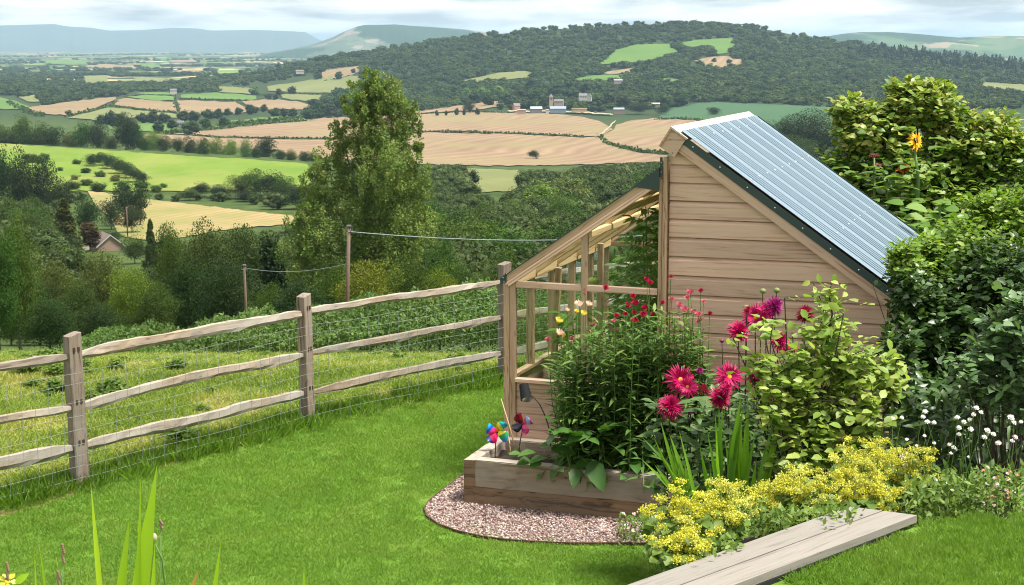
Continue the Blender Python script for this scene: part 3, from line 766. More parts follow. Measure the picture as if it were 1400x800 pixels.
def auto_label(px, yt, w, hpx, col, noun='tree'):
    q = min(LAND, key=lambda l: (l[0] - px) ** 2 + 2.2 * (l[1] - yt) ** 2); dx, dy = px - q[0], yt - q[1]
    rel_ = ('just right of' if dx > 0 else 'just left of') if abs(dx) > abs(dy) * 1.3 else ('rising above' if dy < 0 else 'standing below')
    if abs(dx) + abs(dy) > 34: rel_ = {'just right of': 'well right of', 'just left of': 'well left of', 'rising above': 'far beyond', 'standing below': 'well below'}[rel_]
    c = {'deep': 'very dark', 'dark': 'dark green', 'mid': 'mid green', 'bright': 'fresh green', 'yellow': 'yellowish', 'olive': 'olive', 'silver': 'silvery', 'purple': 'purple', 'pine': 'dark olive'}[col]
    sz = 'tall narrow' if hpx > w * 1.6 else 'low broad' if hpx < w * .75 else 'large round' if w > 40 else 'small round' if w < 14 else 'round'
    return f'{sz} {c} {noun} {rel_} {q[2]}'
# ------------------------------------------------------------------ fields of the valley
FIELDS = [
 ('pasture', 'bright_pasture', 'bright green sheep pasture sloping above the cottage wood', [(-60,195),(0,197),(32,199.5),(100,203.5),(175,208.5),(250,214),(350,219.5),(420,225),(428,243),(420,262),(-60,262)]),
 ('gold', 'golden_field', 'golden cut hay field curving behind the cottage', [(120,262),(200,273),(300,285),(400,296),(408,306),(300,316),(215,332),(165,324),(150,300),(130,280)]),
 ('stubble', 'stubble_field', 'upper band of pale stubble above the long hedge', [(232,183),(300,176),(400,166),(455,162),(565,157),(640,154),(700,155),(745,156),(790,160),(820,167),(838,178),(822,187),(800,188),(700,183),(585,181),(450,191),(347,189),(262,186)]),
 ('stubble', 'stubble_field', 'lower band of pale stubble with the lone tree', [(350,190),(450,192.5),(585,182.5),(700,184.5),(800,189.5),(822,188.5),(829,198),(874,210),(912,213),(912,222),(800,226),(700,228),(600,226),(500,222),(400,215),(380,206),(250,203),(180,195),(200,184),(262,187),(347,190)]),
 ('stubble', 'stubble_field', 'curved stubble field right of the field track', [(842,171),(870,165),(905,163),(960,166),(1010,170),(1030,180),(1000,215),(912,211),(874,207),(830,196),(823,187),(840,178)]),
 ('stubble', 'stubble_field', 'narrow stubble slope rising left of the farm', [(566,154),(620,147),(671,140),(698,137),(700,144),(648,152),(568,156)]),
 ('stubble', 'stubble_field', 'small bright stubble field on the wooded hill', [(949,84),(970,79),(994,78),(1018,84),(1014,92),(991,94),(964,91)]),
 ('stubble', 'stubble_field', 'thin stubble strip below the green hill field', [(822,101),(850,96),(873,94),(870,99),(836,103)]),
 ('green', 'green_field', 'bright green field high on the wooded hill left of the ridge trees', [(818,89),(843,69),(870,62),(914,61),(927,72),(887,84),(853,88)]),
 ('green', 'green_field', 'bright green field high on the hill above the small stubble field', [(930,60),(950,56),(1001,53),(1005,61),(994,74),(977,76),(970,66),(950,66),(932,67)]),
 ('olive', 'green_field', 'pale green field on the lower slope of the wooded hill', [(634,111),(681,101),(715,98),(735,101),(721,107),(667,113),(650,116)]),
 ('green', 'green_field', 'green strip just above the white farmhouse', [(775,111),(812,104),(856,103),(853,111),(802,112)]),
 ('green', 'green_field', 'short green strip beside the pale roofed shed on the hill foot', [(904,108),(934,109),(932,114),(904,113)]),
 ('teal', 'root_crop_field', 'blue green crop field behind the shed roof', [(898,163),(915,150),(960,142),(985,141),(1031,143),(1149,148),(1190,150),(1200,176),(1100,182),(1030,178),(960,165)]),
 ('olive', 'green_field', 'pale green field right of the big shrub', [(1338,113),(1399,117),(1440,120),(1440,128),(1399,126),(1341,121)]),
 ('green', 'green_field', 'small bright green field at the left edge of the valley', [(-30,132),(0,134),(41,146),(25,151),(0,150),(-30,150)]),
 ('stubble2', 'stubble_field', 'brown stubble field left of the white cottage', [(38,148),(100,140),(158,133),(160,136),(125,152),(95,159),(45,156)]),
 ('stubble2', 'stubble_field', 'dull tan field between two green valley fields', [(157,138),(175,135.5),(237,141),(243,155),(190,150),(154,144)]),
 ('olive', 'green_field', 'pale green field below the brown stubble', [(92,162),(150,148),(190,152),(243,157.5),(246,162),(175,162),(142,166)]),
 ('green', 'green_field', 'bright green field below the white cottage', [(172,134),(195,131),(238,133),(238,139),(205,138)]),
 ('green', 'green_field', 'green field beside the white cottage', [(185,128),(237,127),(239,131.5),(200,130)]),
 ('green', 'green_field', 'green field above the pale stubble pair', [(247,130),(295,128),(350,132),(350,138),(300,137),(247,135)]),
 ('stubble', 'stubble_field', 'pale stubble field, left one of the pair in the valley', [(242,138),(322,141),(345,152),(325,157),(275,157),(247,155)]),
 ('stubble', 'stubble_field', 'pale stubble field, right one of the pair in the valley', [(331,139.5),(362,137),(405,139.5),(428,146),(415,151),(346,150)]),
 ('olive', 'green_field', 'olive field on the slope under the first hill wood', [(365,119),(405,114),(460,103),(497,106),(485,120),(455,128),(412,128),(367,125)]),
 ('olive', 'green_field', 'olive field between the round hedge trees', [(382,129),(445,131.5),(440,141),(425,140),(387,136)]),
 ('olive', 'green_field', 'olive field left of the hedge oaks', [(300,118),(350,121),(352,130),(300,127)]),
 ('stubble2', 'stubble_field', 'tan field tucked under the hill wood', [(440,97),(492,91),(493,98),(480,104),(445,112),(440,105)]),
 ('olive', 'green_field', 'dull field inside the left valley wood', [(25,134),(55,130),(53,141),(38,140)]),
 ('olive', 'green_field', 'dull olive field beyond the left valley wood', [(115,105),(148,104),(147,113),(117,115)]),
 ('olive', 'green_field', 'long olive field beyond the valley wood', [(182,106),(230,108),(220,114),(185,112)]),
 ('stubble', 'stubble_field', 'distant tan strip left of the hill wood', [(224,101),(250,96.5),(281,96),(275,99),(240,102)]),
 ('stubble', 'stubble_field', 'distant tan strip across the plain', [(121,91),(150,89),(189,93),(185,96),(125,93.5)]),
 ('green', 'green_field', 'distant green strip across the plain', [(57,84),(90,82),(122,85),(120,90),(65,89)]),
 ('green', 'green_field', 'distant green patch on the plain', [(192,88),(222,90),(220,95),(195,94)]),
 ('stubble', 'stubble_field', 'distant tan field left of the plain woods', [(231,84),(265,83),(270,86),(235,87)]),
 ('green', 'green_field', 'narrow green strip between valley hedges', [(300,168),(360,162),(415,157.5),(417,160),(360,166),(300,171)]),
 ('green', 'green_field', 'lower narrow green strip between valley hedges', [(290,175),(360,168.5),(417,163),(417,167),(360,173),(270,179)]),
 ('green', 'green_field', 'small green field by the lower white house', [(144,170),(160,169),(205,170),(240,172),(238,180),(200,181),(150,178)]),
 ('olive', 'rough_pasture', 'patch of rough pasture among the valley scrub', [(632,231),(660,232),(708,234),(716,250),(700,262),(660,264),(640,246)]),
]
for mk, nm, lb, poly in FIELDS:
    draped(nm, poly, M[mk], lb)

M['track'] = plain('track_earth', (0.32, 0.25, 0.17), 0.95, var=0.2, sc=0.3)
draped('farm_track', [(818,188),(820,188.2),(833,178),(842,167),(841,166.7),(831.5,177)], M['track'], 'pale track between the stubble fields', lift=0.0011, dens=3)
draped('farm_track', [(694,153),(740,153.5),(790,154.5),(838,158),(838,159.6),(790,156),(740,155),(694,154.4)], M['track'], 'pale farm lane in front of the barns', lift=0.0011, dens=3)
# ------------------------------------------------------------------ hills of the horizon
def hills(name, label, sky, D0, D1, D2, base_y, mat, seed=1, rough=6, fine=0.0):
    xs = np.linspace(sky[0][0], sky[-1][0], 240); sy = np.interp(xs, [s[0] for s in sky], [s[1] for s in sky])
    r = np.random.RandomState(seed)
    rows = []; ts = np.linspace(0, 1, 36)
    w = np.convolve(r.randn(len(xs) + 40), np.ones(20) / 20, 'same')[20:-20]
    for k, t in enumerate(ts):
        D = D0 + (D1 - D0) * t + w * rough * 40 * math.sin(math.pi * min(t, 1))
        yb = base_y; zb = CAMH + D0 * kof(yb) - 60
        zt = CAMH + D1 * kof(sy)
        s = t * t * (3 - 2 * t)
        und = fine * np.sin(xs * 0.05 + t * 9) * (1 - t) * t * 4
        z = zb + (zt - zb) * s + und
        rows.append(np.stack([(xs - 700) / 2176 * D, D, z], -1))
    zt = CAMH + D1 * kof(sy)
    for t in (0.3, 1.0):
        D = D1 + (D2 - D1) * t
        rows.append(np.stack([(xs - 700) / 2176 * D, np.full_like(xs, D), zt * (1 - t) - 90 * t], -1))
    G = np.array(rows); nr, nc = G.shape[:2]
    i = (np.arange(nr - 1)[:, None] * nc + np.arange(nc - 1)[None, :]).ravel()
    q = np.stack([i, i + 1, i + nc + 1, i + nc], 1)
    return tag(link(name, np_mesh(name, G.reshape(-1, 3), [q], mat, smooth=True)), label, kind='structure')
def hill_mat(name, a, b, c, sc, woods=0.5, cells=0.008):
    t = NT(name); p = t.scale(t.pos(), (1, 0.5, 2.0))
    v = t.N('ShaderNodeTexVoronoi', {'Vector': p, 'Scale': cells, 'Randomness': 1.0})
    s = t.N('ShaderNodeSeparateColor', {0: v.outputs['Color']}).outputs[0]
    col = t.ramp(s, [(0.0, a), (0.35, b), (0.62, c), (0.76, a)], 'CONSTANT')
    n = t.noise(p, sc, 5, 0.6)
    col = t.mix(t.ramp(n, [(woods - 0.02, 0), (woods + 0.02, 1)]), col, (0.02, 0.045, 0.02))
    t.principled(col, 0.95, spec=0.05); return t.m
M['moor'] = plain('moorland', (0.065, 0.09, 0.085), 0.95, spec=0.05, var=0.3, sc=0.002)
M['hill_far'] = hill_mat('far_hill_fields', (0.065, 0.095, 0.06), (0.10, 0.12, 0.08), (0.20, 0.17, 0.13), 0.0011, 0.50)
M['hill_right'] = hill_mat('right_hill_fields', (0.06, 0.11, 0.045), (0.09, 0.13, 0.06), (0.22, 0.18, 0.12), 0.0013, 0.5)
hills('mountains', 'long flat topped blue mountain range on the left horizon',
      [(-500,46),(-200,37),(0,35),(75,33),(95,36.5),(125,38),(150,42),(190,41.5),(240,38),(270,39),(290,42),(350,41),(400,43),(418,44),(428,50),(445,58),(480,66),(520,72)], 20000, 25000, 31000, 73, M['moor'], 1, 14)
hills('hills', 'pale flat topped hill with fields beyond the wooded hill',
      [(330,80),(400,67),(430,60),(455,51),(470,44),(490,36.5),(500,34.5),(540,33.5),(580,36.5),(640,41),(700,48),(760,56),(860,66),(950,74)], 10500, 13500, 18000, 76, M['hill_far'], 2, 6, 16)
hills('hills', 'blue green hills with fields on the right horizon',
      [(1000,66),(1100,56),(1150,46.5),(1175,44),(1215,44),(1240,46),(1270,48),(1310,51.5),(1345,50),(1400,49.5),(1500,51),(1700,58),(2000,64)], 8200, 11500, 16000, 84, M['hill_right'], 3, 6, 14)

# ------------------------------------------------------------------ woods too far off to tell the trees apart
def proto_collection(name, meshes):
    c = bpy.data.collections.new(name)
    for i, (nm, me) in enumerate(meshes):
        o = bpy.data.objects.new(nm, me); c.objects.link(o)
    return c
def scatter(name, label, P, S, coll, nproto, seed=1, rot=None, tiltmax=0.0):
    r = np.random.RandomState(seed); n = len(P)
    me = bpy.data.meshes.new(name); me.vertices.add(n); me.vertices.foreach_set('co', np.asarray(P, np.float32).ravel())
    S = np.asarray(S, np.float32)
    if S.ndim == 1: S = np.repeat(S[:, None], 3, 1)
    a = me.attributes.new('scl', 'FLOAT_VECTOR', 'POINT'); a.data.foreach_set('vector', S.ravel())
    rot = np.stack([tiltmax * r.randn(n), tiltmax * r.randn(n), r.rand(n) * 6.283], 1) if rot is None else rot
    a = me.attributes.new('rot', 'FLOAT_VECTOR', 'POINT'); a.data.foreach_set('vector', rot.astype(np.float32).ravel())
    a = me.attributes.new('pick', 'INT', 'POINT'); a.data.foreach_set('value', r.randint(0, nproto, n).astype(np.int32))
    o = link(name, me); tag(o, label, kind='stuff')
    g = bpy.data.node_groups.new(name, 'GeometryNodeTree')
    g.interface.new_socket('Geometry', in_out='INPUT', socket_type='NodeSocketGeometry')
    g.interface.new_socket('Geometry', in_out='OUTPUT', socket_type='NodeSocketGeometry')
    gi = g.nodes.new('NodeGroupInput'); go = g.nodes.new('NodeGroupOutput')
    ip = g.nodes.new('GeometryNodeInstanceOnPoints'); ci = g.nodes.new('GeometryNodeCollectionInfo')
    ci.inputs['Collection'].default_value = coll; ci.inputs['Separate Children'].default_value = True; ci.inputs['Reset Children'].default_value = True
    def attr(nm, ty):
        x = g.nodes.new('GeometryNodeInputNamedAttribute'); x.data_type = ty; x.inputs['Name'].default_value = nm
        return [s for s in x.outputs if s.enabled and s.name == 'Attribute'][0]
    L = g.links.new
    L(gi.outputs[0], ip.inputs['Points']); L(ci.outputs[0], ip.inputs['Instance'])
    ip.inputs['Pick Instance'].default_value = True
    L(attr('pick', 'INT'), ip.inputs['Instance Index'])
    L(attr('rot', 'FLOAT_VECTOR'), ip.inputs['Rotation']); L(attr('scl', 'FLOAT_VECTOR'), ip.inputs['Scale'])
    L(ip.outputs[0], go.inputs[0])
    md = o.modifiers.new('scatter', 'NODES'); md.node_group = g
    return o
def far_proto(seed, nl=14, per=26, size=0.12, **k):
    V, p, t = crown(seed, nl, per, size, rx=0.46, h0=0.0, lobe=0.5, **k); return np_mesh('crown', V, p, M['wood_far'], t)
FARC = proto_collection('far_crowns', [('crown', far_proto(60 + i)) for i in range(4)])
_V, _p, _t = crown(70, 26, 22, 0.09, rx=0.2, h0=0.0, shape='cone')
CONC = proto_collection('far_conifers', [('crown', np_mesh('crown', _V, _p, M['conifer'], _t))])
def avoid_fields(px, py, margin=0.0):
    bad = np.zeros(len(px), bool)
    for poly in FIELD_POLYS: bad |= in_poly(px, py + margin, poly)
    return ~bad
def wood_pts(poly, n, seed, hmin, hmax, avoid=True, sag=1.0):
    r = np.random.RandomState(seed); P = np.array(poly, float)
    x = P[:, 0].min() + r.rand(n * 6) * np.ptp(P[:, 0]); y = P[:, 1].min() + r.rand(n * 6) * np.ptp(P[:, 1])
    m = in_poly(x, y, poly)
    if avoid: m &= avoid_fields(x, y)
    x = x[m][:n]; y = y[m][:n]
    W_, ok = hit(x, y)
    if avoid:     # keep canopies from hiding the field directly behind them
        hp = hmin * FPX / W_[:, 1]
        ok &= avoid_fields(x, y, 0) & (avoid_fields(x, y - hp * 0.55))
    h = hmin + (hmax - hmin) * r.rand(len(x))
    W_, h = W_[ok], h[ok]
    return W_ - np.array([0, 0, 0.5]), np.stack([h * (1.25 + 0.6 * r.rand(len(h))), h * (1.25 + 0.6 * r.rand(len(h))), h], 1)
# hill wood
hillpoly = [(300,112),(330,98),(400,84),(470,68),(560,56),(640,43),(740,33),(860,24),(960,21),(1040,29),(1100,45),(1150,53),(1250,67),(1330,78),(1400,84),(1460,90),(1460,150),(1150,148),(1031,142),(985,140),(960,141),(915,149),(890,150),(700,150),(640,152),(566,156),(500,160),(455,160),(425,163),(420,150),(440,142),(447,130),(490,118),(500,104),(470,95),(400,108),(350,117),(300,117)]
P1, S1 = wood_pts(hillpoly, 6200, 3, 6, 16)
scatter('hill_woodland', 'dense dark woodland covering the broad hill', P1, S1, FARC, 4, 5)
P1, S1 = wood_pts([(1170,76),(1200,58),(1250,64),(1330,78),(1400,84),(1450,90),(1450,104),(1330,98),(1230,88)], 420, 9, 15, 20)
scatter('conifer_woodland', 'dark conifer wood on the right end of the hill ridge', P1, S1, CONC, 1, 6)
# valley woods left and centre
valpoly = [(-80,102),(0,100),(60,101),(110,104),(118,117),(150,116),(180,114),(225,116),(262,108),(300,104),(330,108),(300,117),(298,128),(246,127),(240,125),(185,126),(160,133),(100,139),(60,146),(40,141),(20,131),(-80,130)]
P1, S1 = wood_pts(valpoly, 900, 13, 9, 15)
scatter('valley_woodland', 'dark woods on the left side of the valley floor', P1, S1, FARC, 4, 7)
# scattered tree belts over the distant plain
r_ = np.random.RandomState(4)
bx = r_.rand(9000) * 760 - 120; by = 74 + (r_.rand(9000) ** 1.2) * 32
nz = np.sin(by * 1.15 + bx * 0.011 + 1.3 * np.sin(bx * 0.021 + by * 0.3)) + 0.7 * np.sin(bx * 0.043 + by * 2.1)
keep = (nz > 0.75) & avoid_fields(bx, by) & ~((bx > 300) & (by > 92))
bw, ok = hit(bx[keep], by[keep]); bw = bw[ok]
bs = 8 + 9 * r_.rand(len(bw))
scatter('plain_woodland', 'tree belts and copses scattered over the distant plain', bw, np.stack([bs * 2.4, bs * 1.6, bs], 1), FARC, 4, 8)
# scrub filling the dip in front of the stubble fields
midpoly = [(585,226),(640,228),(700,230),(760,228),(800,222),(900,218),(1000,216),(1150,216),(1450,216),(1450,300),(900,300),(560,300),(430,300),(300,298),(410,292),(430,262),(440,226)]
# ------------------------------------------------------------------ hedge lines
def hedgerow(pts, w, h, label, col=(0.075, 0.095, 0.055), quads=9, gapw=1.0, name='hedgerow', group='field hedges'):
    """pts in photo pixels; w, h metres"""
    P = []
    for (a, b) in zip(pts[:-1], pts[1:]):
        k = max(2, int(math.hypot(b[0] - a[0], b[1] - a[1]) / 2.0))
        for j in range(k): P.append((a[0] + (b[0] - a[0]) * j / k, a[1] + (b[1] - a[1]) * j / k))
    W3, ok = hit([p[0] for p in P], [p[1] for p in P])
    r = np.random.RandomState(len(P))
    n = len(W3) * quads
    i = np.repeat(np.arange(len(W3)), quads)
    tan = np.gradient(W3, axis=0)[i]; hh = h * (0.75 + 0.5 * np.abs(np.sin(i * 0.9)) * r.rand(n))
    c = W3[i] + tan * (r.rand(n, 1) - 0.5) + np.stack([r.randn(n) * w * 0.3, r.randn(n) * w * 0.3, r.rand(n) * hh], 1)
    D = unit(r.randn(n, 3)); N = unit(r.randn(n, 3) + np.array([0, -0.3, 0.9])); L = h * 0.75 * (0.6 + 0.8 * r.rand(n))
    V, p, t = leaves(c - D * L[:, None] * 0.5, D, N, L, L * 0.9, 'card', 0.1, 0.1)
    h0 = thing(name, label, 'hedge', W3[len(W3) // 2], 0, group)
    V = V - np.array(h0.location)
    o = link('foliage', np_mesh('foliage', V, p, M['tree'], t), h0); o.color = col + (1,); o['kind'] = 'stuff'
    return h0
hedgerow([(347,191),(400,192),(450,192),(520,187),(585,182),(640,182),(700,184.5),(760,187),(800,189.5)], 5, 3.2, 'long thin hedge dividing the upper and lower stubble bands')
hedgerow([(820,187),(824,193),(830,198),(850,204),(874,209),(912,213)], 7, 4.0, 'hedge curving along the edge of the right stubble field')
hedgerow([(566,157.5),(600,156.5),(640,154.5),(700,156)], 6, 3.5, 'hedge with small trees under the narrow stubble slope')
hedgerow([(266,187),(300,190),(347,191)], 5, 3, 'short hedge at the left end of the stubble bands')
hedgerow([(96,161),(120,154),(152,147),(160,139)], 8, 5, 'hedge winding up between the brown and pale green valley fields')
hedgerow([(152,146),(190,151),(243,156)], 7, 4, 'hedge between the dull tan and pale green valley fields')
hedgerow([(239,126),(240,140),(246,157)], 8, 4, 'hedge running down beside the left pale stubble field')
hedgerow([(247,136),(300,138),(350,139),(362,136)], 7, 4, 'hedge along the top of the pale stubble pair')
hedgerow([(323,141),(346,152)], 7, 4, 'short hedge between the pale stubble pair')
hedgerow([(352,131.5),(400,129.5),(446,131)], 7, 4, 'hedge under the olive slope field')
hedgerow([(172,133),(200,131),(239,132)], 6, 3.5, 'thin hedge between the two small green fields')
hedgerow([(300,173),(360,167.5),(417,161.5)], 9, 5, 'hedge between the two narrow green strips')
hedgerow([(230,184),(300,178),(360,171),(417,167)], 9, 5, 'hedge along the top edge of the stubble band')
hedgerow([(10,142),(45,157),(60,160)], 9, 6, 'hedge below the small field at the left edge')
hedgerow([(898,165),(935,164),(960,167)], 6, 4, 'hedge between the curved stubble and the blue green crop')
hedgerow([(860,105),(903,103),(934,107)], 8, 6, 'hedge beside the short green strips on the hill foot')
hedgerow([(352,122),(300,119)], 7, 4, 'hedge above the small olive field')
hedgerow([(443,97.5),(470,94),(492,91)], 6, 4, 'hedge above the tan field under the hill wood')
hedgerow([(444,112),(470,107),(481,104)], 6, 4, 'hedge below the tan field under the hill wood')

# ------------------------------------------------------------------ single trees, from far to near
def T_(px, D, yt, w, kind, col, label, **k): return tree(px, D, yt, w, kind, col, label, **k)
def on_slope(px, yt, w, f=0.85):
    """the distance at which a tree as tall as f times its width would have its top at yt"""
    q, ok = hit([px], [yt + f * w]); return float(q[0, 1])
# beyond the stubble, round the farm and over the hill foot
lt = thing('tree', 'lone leaning tree standing in the lower stubble field', 'tree', at_d(735, 221.5, 1330), 0)
k_ = 1330 / FPX
c_ = link('crown', CR[('near', 0)], lt, Matrix.Translation((-5 * k_, 0, 4.5 * k_)) @ Matrix.Diagonal((19 * k_ / .8, 19 * k_ / .8, 12 * k_, 1))); c_.color = (0.06, 0.075, 0.05, 1)
MB().tube([(0, 0, -1), (-.5 * k_, 0, 4 * k_), (-4 * k_, 0, 9 * k_)], [1.0 * k_, .8 * k_, .4 * k_], 7).tube([(-.5 * k_, 0, 4 * k_), (2 * k_, 0, 9 * k_)], [.6 * k_, .3 * k_], 6).build('trunk', M['trunk'], lt, True)
T_(973, 2250, 146, 21, 'mid', 'deep', 'single round tree in the blue green crop field', parts=False)
T_(1100, 1060, 147, 96, 'near', 'deep', 'big dark clump tree right behind the shed roof')
T_(1064, 1070, 162, 60, 'near', 'dark', 'dark tree on the left shoulder of the clump behind the shed roof')
T_(1138, 1050, 172, 66, 'near', 'dark', 'lower dark tree between the clump and the big shrub')
T_(1085, 990, 184, 76, 'near', 'mid', 'lower green tree in front of the clump behind the shed roof')
T_(870, 2350, 139, 34, 'mid', 'deep', 'large dark oak right of the low grey barn', parts=False)
T_(905, 2300, 141, 24, 'mid', 'dark', 'oak at the left corner of the blue green crop field', parts=False)
T_(642, 2450, 136, 20, 'mid', 'dark', 'round tree left of the pink farm building', parts=False)
T_(992, on_slope(992, 80, 9), 80, 9, 'small', 'deep', 'single tree in the small bright stubble field', parts=False)
T_(972, on_slope(972, 79, 8), 79, 8, 'small', 'deep', 'small tree at the upper edge of the small bright stubble field', parts=False)
G1 = 'dark trees round the farm'
for px, yt, w in [(795,143,16),(808,142,18),(820,145,18),(745,131,20),(757,134,9),(690,126,22),(712,120,24),(735,122,22),(760,115,26),(782,118,24),(830,124,26),(815,130,22),(850,128,24),(880,130,22),(905,128,24),(925,124,26),(668,128,20),(652,124,20),(700,112,20),(728,108,22),(775,108,22),(800,112,22)]:
    T_(px, max(2430, on_slope(px, yt, w)), yt, w, 'small', 'dark' if px % 2 else 'deep', None, group=G1, parts=False)
for px, yt, w in [(660,118,20),(640,120,18),(682,118,16)]:
    T_(px, on_slope(px, yt, w), yt, w, 'small', 'silver', None, group='silvery trees left of the farm', parts=False)
for nth, (px, yt, w) in zip(('first', 'second', 'third', 'fourth', 'fifth'), [(598,150,5),(611,150,5),(625,148,8),(635,149,6),(654,147,7)]):
    T_(px, 2380, yt, w, 'small', 'deep', f'{nth} small hedge tree from the left under the narrow stubble slope', group='small hedge trees under the stubble slope', parts=False)
G2 = 'trees along the valley hedges'
for px, D, yt, w, c in [(403,3350,117,14,'deep'),(386,3300,121,12,'deep'),(467,3500,98,13,'deep'),(437,3500,99,12,'deep'),(486,3600,93,9,'deep'),(371,3000,128,11,'deep'),(381,3000,129,9,'deep'),(351,3200,119,14,'mid'),
                        (240,3100,118,12,'deep'),(252,3100,119,10,'deep'),(345,2150,143,16,'dark'),(352,2100,144,14,'dark'),(330,2150,146,14,'deep'),(316,2150,148,14,'dark'),(303,2150,149,16,'deep'),(290,2100,149,18,'dark'),(270,2080,150,22,'deep'),(255,2080,151,20,'dark'),(365,2120,143,12,'deep'),(378,2100,147,16,'dark'),(392,2080,147,16,'deep'),(404,2080,148,16,'dark'),
                        (215,2150,152,20,'deep'),(202,2150,154,18,'dark'),(228,2120,153,20,'deep'),(240,2000,163,18,'deep'),(222,1950,166,20,'dark'),(262,1950,164,26,'deep'),(285,2000,160,20,'dark'),(310,2000,160,18,'deep'),(158,2150,152,26,'deep'),(145,2200,156,18,'dark'),(170,2100,156,20,'deep'),
                        (500,2500,118,30,'dark'),(470,2300,128,34,'dark'),(445,2200,137,26,'deep'),(425,2150,147,22,'dark'),(455,2150,142,22,'deep'),(480,2200,135,26,'dark'),(100,2500,150,10,'mid')]:
    T_(px, on_slope(px, yt, w), yt, w, 'small', c, None, group=G2, parts=False)
# the belt behind the bright pasture
belt = [(-20,170,40,'mid'),(8,168,40,'olive'),(35,155,44,'olive'),(62,166,34,'mid'),(78,171,30,'dark'),(100,178,30,'bright'),(118,165,38,'mid'),(138,163,30,'deep'),(155,185,28,'bright'),(176,150,36,'deep'),(186,166,34,'dark'),(198,182,26,'bright'),(214,178,26,'silver'),(228,184,26,'dark'),
        (246,186,22,'dark'),(262,184,26,'dark'),(280,187,24,'mid'),(298,186,28,'silver'),(318,188,26,'silver'),(338,188,22,'silver'),(365,186,36,'deep'),(352,199,18,'dark'),(385,204,18,'dark'),(400,204,22,'mid'),(418,206,20,'dark'),(430,208,22,'mid'),(45,182,26,'mid'),(20,184,26,'dark')]
for px, yt, w, c in belt:
    nm = {'silver': 'pale silvery willow', 'olive': 'broad olive green tree', 'bright': 'rounded fresh green bush', 'deep': 'very dark tree', 'dark': 'dark green tree', 'mid': 'green tree'}[c]
    lab = nm + ' in the belt behind the pasture, ' + ('left end' if px < 90 else 'left of tallest' if px < 170 else 'by the tallest' if px < 205 else 'middle stretch' if px < 300 else 'right stretch')
    if (px, yt) == (365, 186): lab = 'single dark oak standing clear at the right end of the belt behind the pasture'
    if (px, yt) == (176, 150): lab = 'tallest dark tree of the belt behind the bright pasture'
    T_(px, 1090 if w > 24 else 1040, yt, w, 'mid', c, lab, group='tree belt behind the pasture', parts=w > 28, ybase=212 if px < 250 else 224)
# in and below the pasture
for px, D, yt, w, c in [(128,900,210,22,'deep'),(140,890,207,24,'deep'),(152,880,210,26,'deep'),(164,870,215,28,'deep'),(176,860,221,28,'dark'),(188,850,228,26,'deep'),(196,840,235,22,'deep')]:
    T_(px, on_slope(px, yt, w, .85), yt, w, 'mid', c, {128: 'topmost', 140: 'second', 152: 'third', 164: 'fourth', 176: 'fifth', 188: 'sixth', 196: 'lowest'}[px] + ' dark bush down the diagonal row crossing the bright pasture', group='diagonal row of bushes in the pasture', parts=False)
for px, D, yt, w, c in [(62,850,209,26,'olive'),(45,840,209,26,'mid'),(108,880,217,16,'olive'),(120,800,229,16,'dark'),(140,800,233,18,'olive'),(85,800,228,12,'mid'),(160,780,238,20,'olive'),(120,780,244,20,'mid'),(135,770,248,26,'bright'),(170,770,246,26,'olive'),(196,770,246,22,'mid'),(215,765,252,20,'bright'),(100,775,246,26,'olive'),(105,790,238,16,'silver'),(225,800,250,14,'olive')]:
    T_(px, on_slope(px, yt, w, .55), yt, w, 'bush', c, None, group='scrub bushes at the foot of the pasture', parts=False, name='bush', cat='bush')
